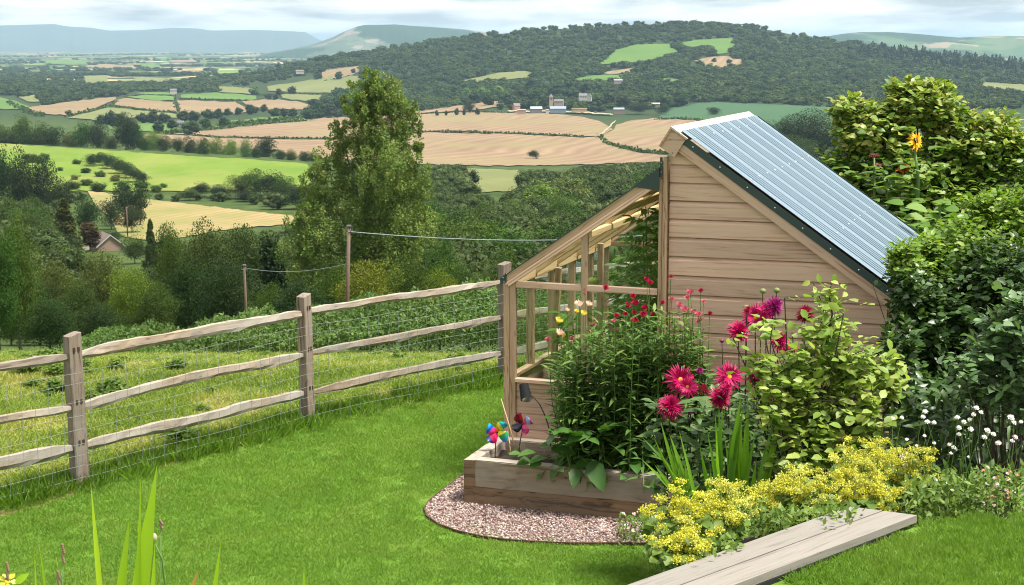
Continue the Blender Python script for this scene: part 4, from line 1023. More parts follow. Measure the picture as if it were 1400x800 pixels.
big = [
 (5,600,196,50,'mid','dark','dark tree at the left edge below the bright pasture'),
 (32,590,203,50,'mid','deep','very dark oak crown left of the pasture'),
 (58,580,214,46,'mid','deep','dark oak beside the lower left corner of the pasture'),
 (80,570,238,40,'mid','dark','lower dark tree right of the very dark oaks'),
 (8,470,262,50,'mid','bright','light green tree at the left edge under the dark oaks'),
 (45,450,268,50,'mid','mid','green tree between the left edge and the dark pine'),
 (40,420,285,60,'mid','mid','green tree left of the dark pine'),
 (118,480,262,34,'mid','dark','dark tree right behind the dark pine'),
 (172,560,246,44,'mid','deep','tall dark tree left of the golden field'),
 (192,560,244,34,'airy','dark','thin topped tree at the corner of the golden field'),
 (152,540,272,36,'mid','deep','dark tree between the cottage and the golden field'),
 (180,520,280,40,'mid','dark','dark tree behind the cottage, beside the pole'),
 (275,720,249,40,'mid','dark','dark tree at the left of the row beneath the pasture'),
 (300,715,252,44,'mid','deep','very dark tree in the row beneath the pasture'),
 (330,710,238,44,'mid','olive','pale olive tree rising above the row beneath the pasture'),
 (350,705,228,40,'mid','olive','tallest pale olive tree in the row beneath the pasture'),
 (372,700,233,46,'mid','dark','dark tree right of the tallest olive tree beneath the pasture'),
 (392,690,240,36,'mid','mid','green tree beneath the right end of the pasture'),
 (410,640,250,44,'mid','dark','dark tree between the pasture and the big poplar'),
 (425,600,262,40,'mid','mid','green tree right behind the left edge of the big poplar'),
 (260,700,258,34,'mid','mid','lower green tree at the left end of the row beneath the pasture'),
 (340,690,262,40,'mid','deep','low dark tree under the tallest olive tree'),
 (385,670,266,40,'mid','bright','low fresh green tree above the right end of the golden field'),
 (88,420,266,44,'cone','pine','dark olive pine left of the purple beech'),
 (121,440,300,24,'narrow','purple','narrow purple leaved tree left of the cottage roof'),
 (60,400,300,50,'mid','mid','green tree below the pine, left of the chimneys'),
 (75,330,333,66,'mid','bright','bright green tree in front of the chimneys'),
 (98,400,318,30,'bush','dark','dark bush behind the chimneys'),
 (150,470,315,40,'mid','dark','dark tree just behind the cottage roof'),
 (182,380,322,44,'mid','mid','green tree right of the cottage'),
 (205,300,294,28,'cone','pine','narrow dark reddish conifer right of the cottage'),
 (224,300,300,40,'mid','mid','green tree beside the reddish conifer'),
 (30,300,330,70,'mid','dark','dark tree behind the left edge tree'),
 (20,110,288,78,'near','bright','large sunlit green tree at the left edge of the wood'),
 (-10,100,305,90,'near','mid','large green tree half out of the left edge'),
 (70,150,352,80,'near','olive','olive green tree right of the left edge tree'),
 (135,165,338,84,'near','olive','broad olive willow in front of the cottage'),
 (172,130,362,74,'near','yellow','yellow green tree in front of the olive willow'),
 (105,125,382,80,'near','mid','green tree below the bright green garden tree'),
 (60,100,405,90,'near','dark','dark tree in shade at the foot of the left wood'),
 (130,95,415,80,'near','deep','very dark tree under the yellow green tree'),
 (235,160,312,66,'near','mid','green tree at the left of the broad tree group beyond the fence'),
 (285,150,296,90,'near','mid','broad tree with the highest crown beyond the left fence bay'),
 (335,155,304,80,'near','dark','dark tree right of the highest crown beyond the left fence bay'),
 (250,115,350,86,'near','dark','dark tree below the broad tree group'),
 (310,110,352,92,'near','dark','shaded tree behind the short pole'),
 (205,105,385,80,'near','mid','green tree at the foot of the wood left of the short pole'),
 (372,140,307,34,'narrow','deep','narrow ivy covered tree left of the big poplar'),
 (365,105,385,60,'near','mid','small green tree right behind the short pole'),
 (505,82,352,108,'near','yellow','yellow green round tree right of the tall dark pole'),
 (460,95,365,70,'near','mid','green tree behind the tall dark pole'),
 (560,100,345,80,'near','mid','green tree right of the yellow green round tree'),
 (598,150,322,80,'near','mid','green tree above the last visible rail'),
 (600,105,362,76,'near','yellow','yellowish tree just above the last top rail'),
 (640,115,358,70,'near','mid','green tree above the last fence post'),
 (655,105,385,60,'near','dark','dark small tree behind the last fence post'),
 (640,230,312,60,'mid','olive','olive tree midway up the valley wood'),
 (690,140,336,70,'near','mid','green tree left of the greenhouse roof end'),
 (720,170,330,70,'near','dark','dark tree behind the lower greenhouse roof'),
 (770,180,322,80,'near','mid','green tree behind the middle of the greenhouse roof'),
 (830,200,318,80,'near','dark','dark tree seen through the upper greenhouse panes'),
 (880,220,300,80,'near','mid','green tree seen beside the shed corner'),
 (740,520,244,70,'airy','silver','pale feathery willow in the middle of the valley'),
 (780,540,236,70,'airy','silver','larger pale feathery willow above the greenhouse roof'),
 (700,540,262,56,'airy','olive','olive feathery tree left of the pale willows'),
]
for px, D, yt, w, kd, c, lb in big: T_(px, D, yt, w, kd, c, lb)
# middle woods, tree by tree
r_ = random.Random(12)
env = lambda px, D: (np.interp(px, [560, 620, 700, 800, 900, 1000], [238, 262, 268, 250, 222, 222]) if D > 420 else np.interp(px, [560, 600, 700, 800, 900], [268, 280, 300, 290, 285]) if D > 230 else np.interp(px, [560, 600, 650, 700, 760, 900], [330, 318, 322, 316, 316, 316]))
cnt = 0
for k in range(170):
    D = 150 + 800 * (k / 170.0) ** 0.9 + r_.random() * 30
    px = 570 + r_.random() * (340 if D < 400 else 520)
    if in_poly(np.array([px]), np.array([CAMH * 0 + 245.0]), [(628,228),(720,228),(725,262),(640,262)])[0] and D > 600: continue
    yt = env(px, D) + r_.random() * 26 + (10 if D < 230 else 0)
    zt = CAMH + D * float(kof(yt)); x = float(at_d(px, 300, D)[0]); z = float(T(x, D))
    h = zt - z
    if h > 17: h = 13 + 4 * r_.random()
    if h < 5: h = 5 + 3 * r_.random()
    ytop = 400 - FPX * math.tan(math.atan2(z + h - CAMH, D) + PITCH)
    if px < 900 and ytop < env(px, D) - 2: continue
    if px > 1180: continue
    c = r_.choice(['mid', 'dark', 'deep', 'bright', 'mid', 'olive', 'yellow' if D < 300 else 'mid'])
    w = h * (0.75 + 0.45 * r_.random()) * FPX / D
    T_(px, D, ytop, w, 'mid' if D > 180 else 'near', c, None,
       group='wood between the poplar and the greenhouse', parts=D < 330)
    cnt += 1
# low front of the wood and the left wood gaps
for k in range(70):
    D = 60 + 260 * r_.random(); px = -60 + r_.random() * 620
    lim = np.interp(px, [0, 60, 100, 170, 200, 330, 400, 560], [345, 360, 372, 385, 350, 330, 330, 372])
    x = float(at_d(px, 300, D)[0]); z = float(T(x, D)); h = 3.5 + 6 * r_.random()
    ytop = 400 - FPX * math.tan(math.atan2(z + h - CAMH, D) + PITCH)
    if ytop < lim: continue
    c = r_.choice(['dark', 'deep', 'mid', 'dark', 'mid', 'olive'])
    T_(px, D, ytop, h * 0.95 * FPX / D, 'near' if D < 170 else 'mid', c, None, group='understorey trees beyond the fence', parts=D < 200)
WM = leaf_mat('valley_wood_leaves', [(0.026, 0.048, 0.012), (0.045, 0.075, 0.018), (0.07, 0.10, 0.026), (0.034, 0.058, 0.014), (0.10, 0.13, 0.04)], 0.28, 0.6, 0.15, posvar=0.03)
MIDC = proto_collection('wood_crowns', [('crown', np_mesh('crown', *(lambda q: (q[0], q[1]))(crown(140 + i, 40, 60, 0.05, rx=0.5, h0=0.0, lobe=0.34)), WM, crown(140 + i, 40, 60, 0.05, rx=0.5, h0=0.0, lobe=0.34)[2])) for i in range(3)])
def fill_wood(label, pxr, Dr, n, seed, hr, avoid_px=(), ycap=None):
    r = np.random.RandomState(seed); D = np.sqrt(Dr[0] ** 2 + (Dr[1] ** 2 - Dr[0] ** 2) * r.rand(n)); px = pxr[0] + (pxr[1] - pxr[0]) * r.rand(n)
    x = (px - 700) / 2160 * D; z = T(x, D); k = (z - CAMH) / D; yg = 400 - FPX * np.tan(np.arctan(k) + PITCH)
    h = hr[0] + (hr[1] - hr[0]) * r.rand(n); h = np.where(D > 950, h * .7, h)
    yt = 400 - FPX * np.tan(np.arctan((z + h - CAMH) / D) + PITCH)
    ok = avoid_fields(px, yg) & avoid_fields(px, yt + 3)
    for poly in avoid_px: ok &= ~in_poly(px, yt, poly) & ~in_poly(px, yg, poly)
    if ycap is not None: ok &= yt > ycap(px, D)
    P = np.stack([x, D, z - .3], 1)[ok]; h = h[ok]; w = h * (.9 + .5 * r.rand(len(h)))
    return scatter('valley_woodland', label, P, np.stack([w, w, h], 1), MIDC, 3, seed)
fill_wood('dense scrub woodland filling the dip before the stubble fields', (555, 1900), (420, 1290), 3300, 61, (6, 11), ycap=lambda p, D: np.interp(p, [555, 640, 720, 780, 800, 850, 900, 1000, 1600], [216, 222, 228, 232, 222, 210, 212, 205, 205]))
fill_wood('dense woodland on the near valley side right of the poplar', (555, 1900), (140, 420), 540, 62, (7, 12), ycap=lambda p, D: np.interp(p, [560, 600, 700, 760, 900, 1600], [262, 275, 292, 285, 285, 285]) + (D < 230) * 35)
fill_wood('woodland between the golden field and the fence trees', (-150, 440), (180, 420), 170, 63, (6, 11), avoid_px=[[(85, 312), (215, 312), (215, 352), (85, 352)]], ycap=lambda p, D: np.interp(p, [-100, 0, 60, 90, 215, 230, 330, 440], [270, 275, 300, 352, 350, 312, 310, 300]))
fill_wood('dark trees below the pasture on the left', (-150, 440), (420, 740), 600, 64, (5, 11), avoid_px=[[(85, 308), (200, 308), (200, 352), (85, 352)]], ycap=lambda p, D: np.where(D < 640, np.interp(p, [-100, 0, 60, 85, 120, 165, 215, 300, 405, 440], [205, 210, 235, 290, 312, 318, 322, 306, 298, 292]), np.interp(p, [-100, 0, 60, 100, 440], [205, 210, 235, 245, 243])))
fill_wood('low scrub along the foot of the bright pasture', (40, 440), (690, 800), 160, 66, (3, 6), ycap=lambda p, D: np.interp(p, [40, 100, 440], [238, 243, 243]))
# the big poplar
PX = thing('poplar_tree', 'tall pale green poplar towering over the valley in the middle', 'tree', (float(at_d(497, 300, 118)[0]), 118, float(T(at_d(497, 300, 118)[0], 118))))
zb = PX.location.z; hp = CAMH + 118 * float(kof(100)) - zb; wp = 190 * 118 / FPX
def lobe_cloud(seed, spec, size):
    """spec: lobes (x px from the trunk, y px, radius px, count)"""
    r = np.random.RandomState(seed); out = []; k0 = 118 / FPX
    for (dx, yy, rp, n) in spec:
        cz = CAMH + 118 * float(kof(yy)) - zb
        c0 = np.array([dx * k0, r.randn() * rp * k0 * 0.35, cz])
        for s in range(max(6, n // 90)):
            c = c0 + unit(r.randn(3)) * rp * k0 * (0.3 + 0.95 * r.rand()) * np.array([1, 1, 1.1])
            lr = rp * k0 * (0.16 + 0.16 * r.rand())
            d = unit(r.randn(90, 3)); P = c + d * lr * (0.4 + 0.75 * r.rand(90, 1)) * np.array([0.85, 0.85, 1.3])
            Dd = unit(d + r.randn(90, 3) * 0.6 + np.array([0, 0, 0.35])); N = unit(d + r.randn(90, 3) * 0.5 + np.array([0, 0, 0.5]))
            L = size * (0.6 + 0.8 * r.rand(90))
            tt = np.clip(r.rand() * 0.6 + 0.35 * r.rand(90), 0, .999)
            out.append(leaves(P, Dd, N, L, L * 0.7, 'card', 0.15, 0.1, tt))
    return join(out)
spec = [(12,109,13),(2,122,17),(28,121,18),(-2,140,20),(44,136,22),(18,142,24),(62,153,15),(25,160,28),(-10,162,18),(60,172,20),(-30,182,14),(10,190,28),(50,195,28),(80,205,12),(-38,205,18),(-5,215,30),(40,225,36),(74,235,18),(-54,232,20),(-22,250,32),(20,260,40),(60,265,28),(-70,265,22),
 (-42,290,34),(5,300,42),(50,305,36),(80,290,14),(-84,300,20),(-68,330,30),(-15,340,42),(35,345,38),(68,335,22),(-88,350,26),(-62,385,34),(-10,385,42),(30,385,34)]
V, p, t = lobe_cloud(5, [(a, b, c, int(c * c * 5.0 + 200)) for a, b, c in spec], 0.145)
o = link('crown', np_mesh('crown', V, p, M['tree'], t), PX); o.color = (0.27, 0.285, 0.26, 1)
tm = MB()
tm.tube([(0, 0, -0.5), (0.1, 0, hp * 0.3), (0.3, 0.1, hp * 0.6), (0.8, 0.1, hp * 0.88)], [0.45, 0.34, 0.2, 0.05], 8)
for dx, yy in [(-60,260),(45,230),(-25,200),(60,190),(-80,320),(40,300),(10,150),(-40,285),(70,245)]:
    ze = CAMH + 118 * float(kof(yy)) - zb; k0 = 118 / FPX
    tm.tube([(0.15, 0, ze * 0.55), (dx * k0 * 0.4, 0.2, ze * 0.8), (dx * k0, 0.1, ze)], [0.16, 0.1, 0.03], 6)
tm.build('trunk', M['trunk'], PX, True)

# the hedge beyond the rough field
def garden_hedge():
    r = np.random.RandomState(3)
    sky = lambda px: np.interp(px, [60, 130, 180, 250, 330, 400, 480, 560, 620, 690, 760, 900], [478, 473, 461, 455, 440, 432, 422, 405, 400, 395, 395, 400])
    n = 80000
    px = 90 + r.rand(n) * 860; D = 27.5 + r.rand(n) * 5.5
    x = (px - 700) / 2160 * D; z0 = T(x, D)
    top = CAMH + 29.5 * kof(sky(px)) + 0.05 * np.sin(px * 0.19 + D * 2.3) + 0.08 * np.sin(px * 0.083 - D * 1.1) + 0.08 * np.sin(px * 0.037 + 2)
    prof = np.clip(1 - ((D - 29.5) / 3.2) ** 2, 0.05, 1)
    H_ = np.maximum(top - z0, 0.15) * prof ** 0.5
    s = r.rand(n) ** 0.35
    P = np.stack([x, D, z0 + H_ * s], 1)
    Dd = unit(r.randn(n, 3) + np.array([0, -0.3, 0.3])); N = unit(r.randn(n, 3) * 0.5 + np.array([0, -0.5, 0.9]))
    L = 0.070 * (0.5 + 1.0 * r.rand(n))
    tint = np.clip(0.45 + 0.22 * np.sin(px * 0.023 + 1.7 * np.sin(px * 0.011)) + 0.25 * r.randn(n), 0, 0.99)
    V, p, t = leaves(P, Dd, N, L, L * 0.55, 'card', 0.2, 0.2, tint)
    h0 = thing('hedge', 'low leafy hedge of bracken and bramble beyond the rough field', 'hedge', (0, 29, float(T(0, 29))))
    o = link('foliage', np_mesh('foliage', V - np.array(h0.location), p, M['hedge'], t), h0); o['kind'] = 'stuff'
garden_hedge()

# ------------------------------------------------------------------ buildings of the valley
def M_(name, col, **k):
    M[name] = plain(name, col, **k); return M[name]
M_('white_render', (0.40, 0.39, 0.37), sc=0.8); M_('stone_wall', (0.33, 0.27, 0.21), sc=0.8); M_('brick_wall', (0.27, 0.19, 0.145), sc=0.8)
M_('slate', (0.14, 0.14, 0.15), sc=0.8); M_('brown_tiles', (0.17, 0.125, 0.11), sc=1.5); M_('pale_sheet', (0.36, 0.42, 0.42), sc=0.5)
M_('grey_sheet', (0.22, 0.26, 0.32), sc=0.5); M_('dark_opening', (0.02, 0.022, 0.025)); M_('pink_wall', (0.34, 0.23, 0.19), sc=0.6)
def house(name, label, cat, px, py, D, w, d, hw, hr, rz, wall, roof, chim=(), wins=(), group=None, lean=0.4, open_side=False, verge=None):
    if D > 900:
        f = 0.72; w, d, hw, hr = w * f, d * f, hw * f, hr * f; chim = [(a * f, b * f) for a, b in chim]; wins = [(q[0], q[1] * f, q[2] * f, q[3] * f, q[4] * f) for q in wins]
    p = at_d(px, py, D); x = float(p[0]); z = float(p[2])
    o = thing(name, label, cat, (x, D, z), math.radians(rz), group)
    m = MB()
    m.prism([(-d / 2, -4), (d / 2, -4), (d / 2, hw), (0, hw + hr - 0.12), (-d / 2, hw)], -w / 2, w / 2, 'x')
    m.build('wall', wall, o)
    for s in (-1, 1):
        r = MB(); e = d / 2 + lean; k = hr / (d / 2)
        r.prism([(0, hw + hr + 0.12), (s * e, hw - k * lean + 0.12), (s * e, hw - k * lean - 0.06), (0, hw + hr - 0.06)], -w / 2 - lean, w / 2 + lean, 'x')
        ro = r.build('roof', roof, o)
    if verge:
        for s in (-1, 1):
            for e in (-1, 1):
                r = MB(); k = hr / (d / 2); q = d / 2 + lean; xx = e * (w / 2 + lean)
                r.prism([(0, hw + hr + 0.14), (s * q, hw - k * lean + 0.14), (s * q, hw - k * lean - 0.2), (0, hw + hr - 0.2)], xx, xx + e * 0.1, 'x')
                r.build('bargeboard', verge, o)
    for cx, ch in chim:
        c = MB().box((cx - 0.45, -0.35, hw + hr - 0.6), (cx + 0.45, 0.35, hw + hr + ch)).build('chimney', wall, o)
        for q in (-0.2, 0.2):
            MB().tube([(cx + q, 0, hw + hr + ch), (cx + q, 0, hw + hr + ch + 0.35)], 0.12, 6).build('chimney_pot', M['brick_wall'], c)
    for (face, a, zz, ww, hh) in wins:
        f = MB(); g = MB()
        if face == 'front':
            f.box((a - ww / 2 - .08, -d / 2 - .06, zz - .08), (a + ww / 2 + .08, -d / 2 + .02, zz + hh + .08)); g.box((a - ww / 2, -d / 2 - .09, zz), (a + ww / 2, -d / 2 - .07, zz + hh))
        else:
            s = 1 if face == 'right' else -1
            x0, x1 = sorted((s * (w / 2 - .02), s * (w / 2 + .06))); f.box((x0, a - ww / 2 - .08, zz - .08), (x1, a + ww / 2 + .08, zz + hh + .08))
            x0, x1 = sorted((s * (w / 2 + .07), s * (w / 2 + .09))); g.box((x0, a - ww / 2, zz), (x1, a + ww / 2, zz + hh))
        fo = f.build('window', M['white_render'], o); g.build('pane', M['dark_opening'], fo)
    return o
house('cottage', 'brown tiled cottage with white bargeboards among the trees on the left', 'house', 146, 341, 445, 9, 7.4, 1.6, 3.0, -62, M['brick_wall'], M['brown_tiles'], wins=[('left', 0, 0.2, 1.4, 1.1)], verge=M['white_render'])
house('cottage_wing', 'low brown roofed outbuilding with white chimneys left of the cottage', 'outbuilding', 117, 350, 450, 7, 5, 1.0, 1.6, 10, M['brick_wall'], M['brown_tiles'])
for px in (98.5, 104.5):
    b = at_d(px, 350, 440)
    c = MB().box((b[0] - 0.55, 439.6, b[2] - 1), (b[0] + 0.55, 440.4, b[2] + 2.6)).build('chimney_stack', M['white_render'])
    tag(c, 'tall white chimney stack, ' + ('left' if px < 100 else 'right') + ' one of the pair left of the cottage', 'chimney', 'white chimney stacks by the cottage')
house('farmhouse', 'white farmhouse with two gables among trees above the farm', 'house', 797, 134, 2530, 18, 9, 5.5, 4.5, 6, M['white_render'], M['slate'], chim=((-6, 1.4), (5, 1.4)), wins=[('front', x, z, 1.6, 1.8) for x in (-5, 0, 5) for z in (0.8, 3.6)])
house('farmhouse_gable', 'white gabled end wing right of the white farmhouse', 'house', 806, 135, 2515, 12, 9, 6, 4.5, 80, M['white_render'], M['slate'])
house('church', 'small stone church nave beside its pyramid capped tower', 'church', 764, 142, 2430, 20, 9, 6, 4, -8, M['stone_wall'], M['slate'], wins=[('front', x, 2, 1.2, 2.4) for x in (-5, 0, 5)])
tp = at_d(753.5, 144, 2425)
tw = thing('church_tower', 'square stone church tower with a pyramid roof behind the barns', 'church tower', tp)
MB().box((-3, -3, -3), (3, 3, 12.5)).build('wall', M['stone_wall'], tw)
MB().add([(-3.5, -3.5, 12.5), (3.5, -3.5, 12.5), (3.5, 3.5, 12.5), (-3.5, 3.5, 12.5), (0, 0, 18)], [(0, 1, 4), (1, 2, 4), (2, 3, 4), (3, 0, 4), (3, 2, 1, 0)]).build('roof', M['brown_tiles'], tw)
wi = MB().box((-0.8, -3.08, 8), (0.8, -3.0, 10.5)).build('window', M['dark_opening'], tw)
house('barn', 'pale green roofed barn at the left of the farmyard', 'barn', 733, 151, 2400, 24, 16, 4, 4, 4, M['slate'], M['pale_sheet'])
house('barn', 'wide blue grey roofed barn in front of the church', 'barn', 763, 151, 2390, 33, 18, 4, 4.5, -3, M['grey_sheet'], M['grey_sheet'])
house('barn', 'long low tan roofed shed right of the blue grey barn', 'barn', 792, 151, 2400, 32, 8, 3, 2, 3, M['stone_wall'], M['stubble2'])
house('barn', 'single grey blue barn left of the large dark oak', 'barn', 846, 152, 2380, 22, 12, 4, 3.2, 2, M['brick_wall'], M['grey_sheet'])
house('barn', 'white roofed shed at the top of the blue green crop field', 'barn', 896, 144, 2500, 19, 10, 3.5, 2, -4, M['stone_wall'], M['white_render'])
house('barn', 'grey and pink roofed building on the hill foot above the farm', 'barn', 845, 112, 3000, 22, 12, 4, 3, 5, M['pink_wall'], M['grey_sheet'])
house('farm_building', 'pink walled farm building at the left end of the farm', 'barn', 706, 147, 2420, 14, 9, 4, 5, 30, M['pink_wall'], M['brown_tiles'])
house('farm_building', 'low pink shed in front of the left farm trees', 'barn', 713, 152, 2370, 18, 6, 2.5, 1.5, 0, M['pink_wall'], M['pink_wall'])
house('farm_building', 'small red roofed shed between the two large barns', 'barn', 748, 152, 2365, 6, 5, 2.5, 1.5, 10, M['white_render'], M['brick_wall'])
house('valley_house', 'white cottage with dark roof at the head of the small green valley fields', 'house', 237, 126, 3050, 17, 9, 5, 4, 12, M['white_render'], M['slate'], wins=[('front', x, 1.5, 1.6, 1.8) for x in (-5, 0, 5)])
house('valley_house', 'small white house among trees below the pale stubble pair', 'house', 247, 170.5, 1960, 11, 7, 4, 3, -15, M['white_render'], M['slate'], wins=[('front', x, 1.2, 1.2, 1.4) for x in (-3, 2)])
house('valley_house', 'pink roofed house on the slope under the hill wood', 'house', 410, 99, 3750, 26, 10, 4, 4, 8, M['white_render'], M['brown_tiles'])
house('valley_house', 'white house hidden in the middle of the valley wood', 'house', 698, 291, 560, 6, 5, 3, 2.2, 20, M['white_render'], M['slate'])
for px, py in ((981, 141), (992, 141)):
    p = at_d(px, py + 0.6, 2620)
    c = thing('caravan', 'small white caravan on the far edge of the blue green field, ' + ('left' if px < 985 else 'right') + ' of two', 'caravan', p, 0.1, 'white caravans at the crop field')
    MB().prism([(-3, 0.5), (3, 0.5), (3.2, 1.6), (2.7, 2.9), (-2.7, 2.9), (-3.2, 1.6)], -1.1, 1.1, 'y').build('body', M['white_render'], c)
    MB().box((-1.2, -1.16, 1.5), (1.2, -1.11, 2.3)).build('window', M['dark_opening'], c)

# poles and the overhead wire
def pole(px, ytop, D, label, lean=0.0, r=0.13):
    b = at_d(px, ytop, D); z0 = float(T(b[0], D)); h = b[2] - z0
    o = thing('utility_pole', label, 'utility pole', (b[0] - lean, D, z0))
    MB().tube([(0, 0, -0.3), (lean * .5, 0, h * 0.5), (lean, 0, h)], [r, r * .92, r * .8], 10).build('shaft', M['pole'], o, True)
    MB().box((lean - r, -r, h - 0.02), (lean + r, r, h + 0.03)).build('cap', M['slate'], o)
    for s in (-1, 1):
        MB().tube([(lean, -0.02, h - 0.16), (lean + s * r * 1.6, -0.06, h - 0.16), (lean + s * r * 1.6, -0.06, h - 0.05)], r * 0.22, 6).build('insulator', M['slate'], o)
    return b
b1 = pole(477, 309, 58, 'tall dark leaning pole in front of the yellow green tree', 0.18, 0.085)
b2 = pole(334, 363, 62, 'short brown pole beyond the left fence bay', -0.05, 0.06)
b3 = pole(173, 284, 500, 'slim distant pole beside the cottage trees', 0.0, 0.22)
def cable(a, b, sag, label, r=0.02, n=24):
    pts = [np.array(a) * (1 - t) + np.array(b) * t - np.array([0, 0, 4 * sag * t * (1 - t)]) for t in np.linspace(0, 1, n)]
    tag(MB().tube(pts, r, 5).build('overhead_wire', M['wire'], None, True), label, 'cable')
cable(b1 + np.array([0, -0.1, -0.2]), at_d(920, 318, 75), 0.35, 'grey overhead wire crossing the wood from the tall dark pole')
cable(b2 + np.array([0.1, -0.1, -0.1]), at_d(477, 360, 58.5), 0.22, 'thin overhead wire from the short pole to the tall dark pole', 0.011)

# ------------------------------------------------------------------ garden ground
P1F = at_z(110, 668, 0.0); P2F = at_z(421, 581, 0.0); P3F = at_z(690, 522, 0.0)
FP = [P1F + np.array([-2.62 * 2, -2.2 * 2 * .83, 0]) * 1.0, None, P1F, P2F, P3F, P3F + np.array([1.95, 1.72, 0]), P3F + np.array([4.1, 3.2, 0]), P3F + np.array([6.4, 4.4, 0])]
FP[1] = P1F + np.array([-1.72, -1.95, 0]); FP[0] = FP[1] + np.array([-1.6, -2.1, 0])
lawn_poly = [(p[0] + 0.03, p[1] - 0.03) for p in FP] + [(9.0, 18.0), (11, 12), (11, 4.5), (-10, 4.5), (-7.5, 6.5)]
draped('lawn', lawn_poly, M['lawn'], 'smooth mown lawn between the fence and the shed', step=(1.0, 1.0), dens=0.6, world=True, zoff=0.012)
# rough field patch
rf = [(FP[0][0], FP[0][1])] + [(p[0], p[1]) for p in FP[1:]] + [(9, 19), (9, 31), (-16, 31), (-16, 6)]
draped('rough_field', rf, M['rough'], 'rough weedy field sloping away beyond the fence', step=(1.2, 1.2), dens=0.8, world=True, zoff=0.006)
# the upper lawn the photograph was taken from: a terrace held by a board capped wall, with a planted bank in front
ZT = 1.25
A0, A1, A2, A3 = [at_z(a, b, ZT + .055) for a, b in ((845, 800), (1160, 693), (1255, 705.5), (1018, 800))]
_d = unit(A1 - A0)
TERR = [tuple((A0 - _d * 13)[:2]), tuple(A1[:2]), tuple(A2[:2])] + [tuple(at_z(a, b, ZT)[:2]) for a, b in ((1310, 711), (1400, 714), (1500, 716))] + [(9.0, 7.2), (9.0, -7), (-9, -7)]
bm = MB(); bm.prism([(p[0], p[1]) for p in TERR], -0.3, ZT - 0.03, 'z')
tag(bm.build('terrace', M['soil']), 'earth terrace carrying the upper lawn', kind='structure')
def seg_dist(x, y, poly, closed=False):
    d = np.full(np.shape(x), 1e9)
    for (x0, y0), (x1, y1) in zip(poly[:-1], poly[1:]):
        L2 = (x1 - x0) ** 2 + (y1 - y0) ** 2; t = np.clip(((x - x0) * (x1 - x0) + (y - y0) * (y1 - y0)) / L2, 0, 1)
        d = np.minimum(d, np.hypot(x - x0 - t * (x1 - x0), y - y0 - t * (y1 - y0)))
    return d
def bank_z(x, y):
    x = np.asarray(x, float); y = np.asarray(y, float)
    d = seg_dist(x, y, TERR[:7]); s_ = np.clip(1 - d / 3.3, 0, 1); s_ = s_ * s_ * (3 - 2 * s_)
    px = 700 + 2160 * x / np.maximum(y, 1); g = np.clip((px - 900) / 70, 0, 1); g = g * g * (3 - 2 * g)
    return (ZT - 0.12) * s_ * g
def build_bank():
    X, Y = np.meshgrid(np.arange(0.2, 8.0, 0.1), np.arange(5.5, 12.5, 0.1)); Z = bank_z(X, Y)
    inside = in_poly(X.ravel(), Y.ravel(), TERR).reshape(X.shape); Z = np.where(inside, ZT - 0.2, Z) + 0.03 * np.sin(X * 23 + 5 * np.sin(Y * 7)) * np.sin(Y * 19) - 0.02
    nr, nc = X.shape; V = np.stack([X, Y, Z], -1).reshape(-1, 3)
    i = (np.arange(nr - 1)[:, None] * nc + np.arange(nc - 1)[None, :]).ravel(); q = np.stack([i, i + 1, i + nc + 1, i + nc], 1)
    q = q[(V[q][:, :, 2].max(1) > 0.0)]
    tag(link('bank', np_mesh('bank', V, [q], M['soil'], smooth=True)), 'planted earth bank below the terrace', kind='structure')
build_bank()
draped('upper_lawn', TERR, M['lawn'], 'upper lawn at the bottom right corner', step=(1.2, 1.2), dens=0.5, world=True, zoff=0.0)
for v_ in bpy.data.objects['upper_lawn'].data.vertices: v_.co.z = ZT

def tufts(seed, n, h, w, spread, lean=0.5, mat='lawn_blade', hv=0.5):
    r = np.random.RandomState(seed)
    P = np.stack([(r.rand(n) - .5) * spread, (r.rand(n) - .5) * spread, np.zeros(n)], 1)
    D = unit(np.stack([r.randn(n) * lean, r.randn(n) * lean, np.ones(n)], 1)); N = unit(np.stack([.5 * r.randn(n), .5 * r.randn(n), np.full(n, 1.0)], 1))
    L = h * (1 - hv + 2 * hv * r.rand(n))
    V, p, t = leaves(P, D, N, L, w, 'card', 0.1, 0.25, r.rand(n) ** 3)
    return np_mesh('tuft', V, p, M[mat], t)
LAWNC = proto_collection('lawn_tufts', [('tuft', tufts(80 + i, 900, 0.028, 0.0048, 0.40, 0.8)) for i in range(4)])
def fence_y(x):   # the fence line seen from above
    return np.interp(x, [p[0] for p in FP], [p[1] for p in FP])
gx = []; r_ = np.random.RandomState(9)
xs, ys = np.meshgrid(np.arange(-7.5, 7.5, 0.21), np.arange(9.2, 17.2, 0.21))
xs = (xs + 0.05 * r_.randn(*xs.shape)).ravel(); ys = (ys + 0.05 * r_.randn(*ys.shape)).ravel()
fy = fence_y(xs)
# gravel outline, seen in the photo
gpx = [(634, 652), (615, 667), (598, 680), (586, 690), (580, 700), (584, 711), (600, 722), (625, 731), (655, 738), (690, 743), (730, 746), (780, 748), (850, 748), (930, 748), (960, 700), (900, 668), (800, 655), (700, 640)]
GRAV = [tuple(at_z(a, b, 0.0)[:2]) for a, b in gpx]
BU = lambda u, v: tuple(loc(u, v)[:2])
bedpoly = [BU(-0.07, -0.77), BU(4.5, -0.77), BU(4.5, 3.2), BU(-0.07, 3.2)]
borderpoly = [BU(1.6, -0.7), tuple(at_z(900, 745)[:2]), tuple(at_z(960, 800)[:2]), (9, 9), (9, 16), BU(3.5, 2)]
keep = (ys < fy - 0.02) & ~in_poly(xs, ys, GRAV) & ~in_poly(xs, ys, bedpoly) & ~in_poly(xs, ys, borderpoly) & (np.abs(xs) < ys * 0.345 + 1.9)
xs, ys = xs[keep], ys[keep]
Pg = np.stack([xs, ys, T(xs, ys) + 0.008], 1)
sc = 0.85 + 0.3 * r_.rand(len(xs))
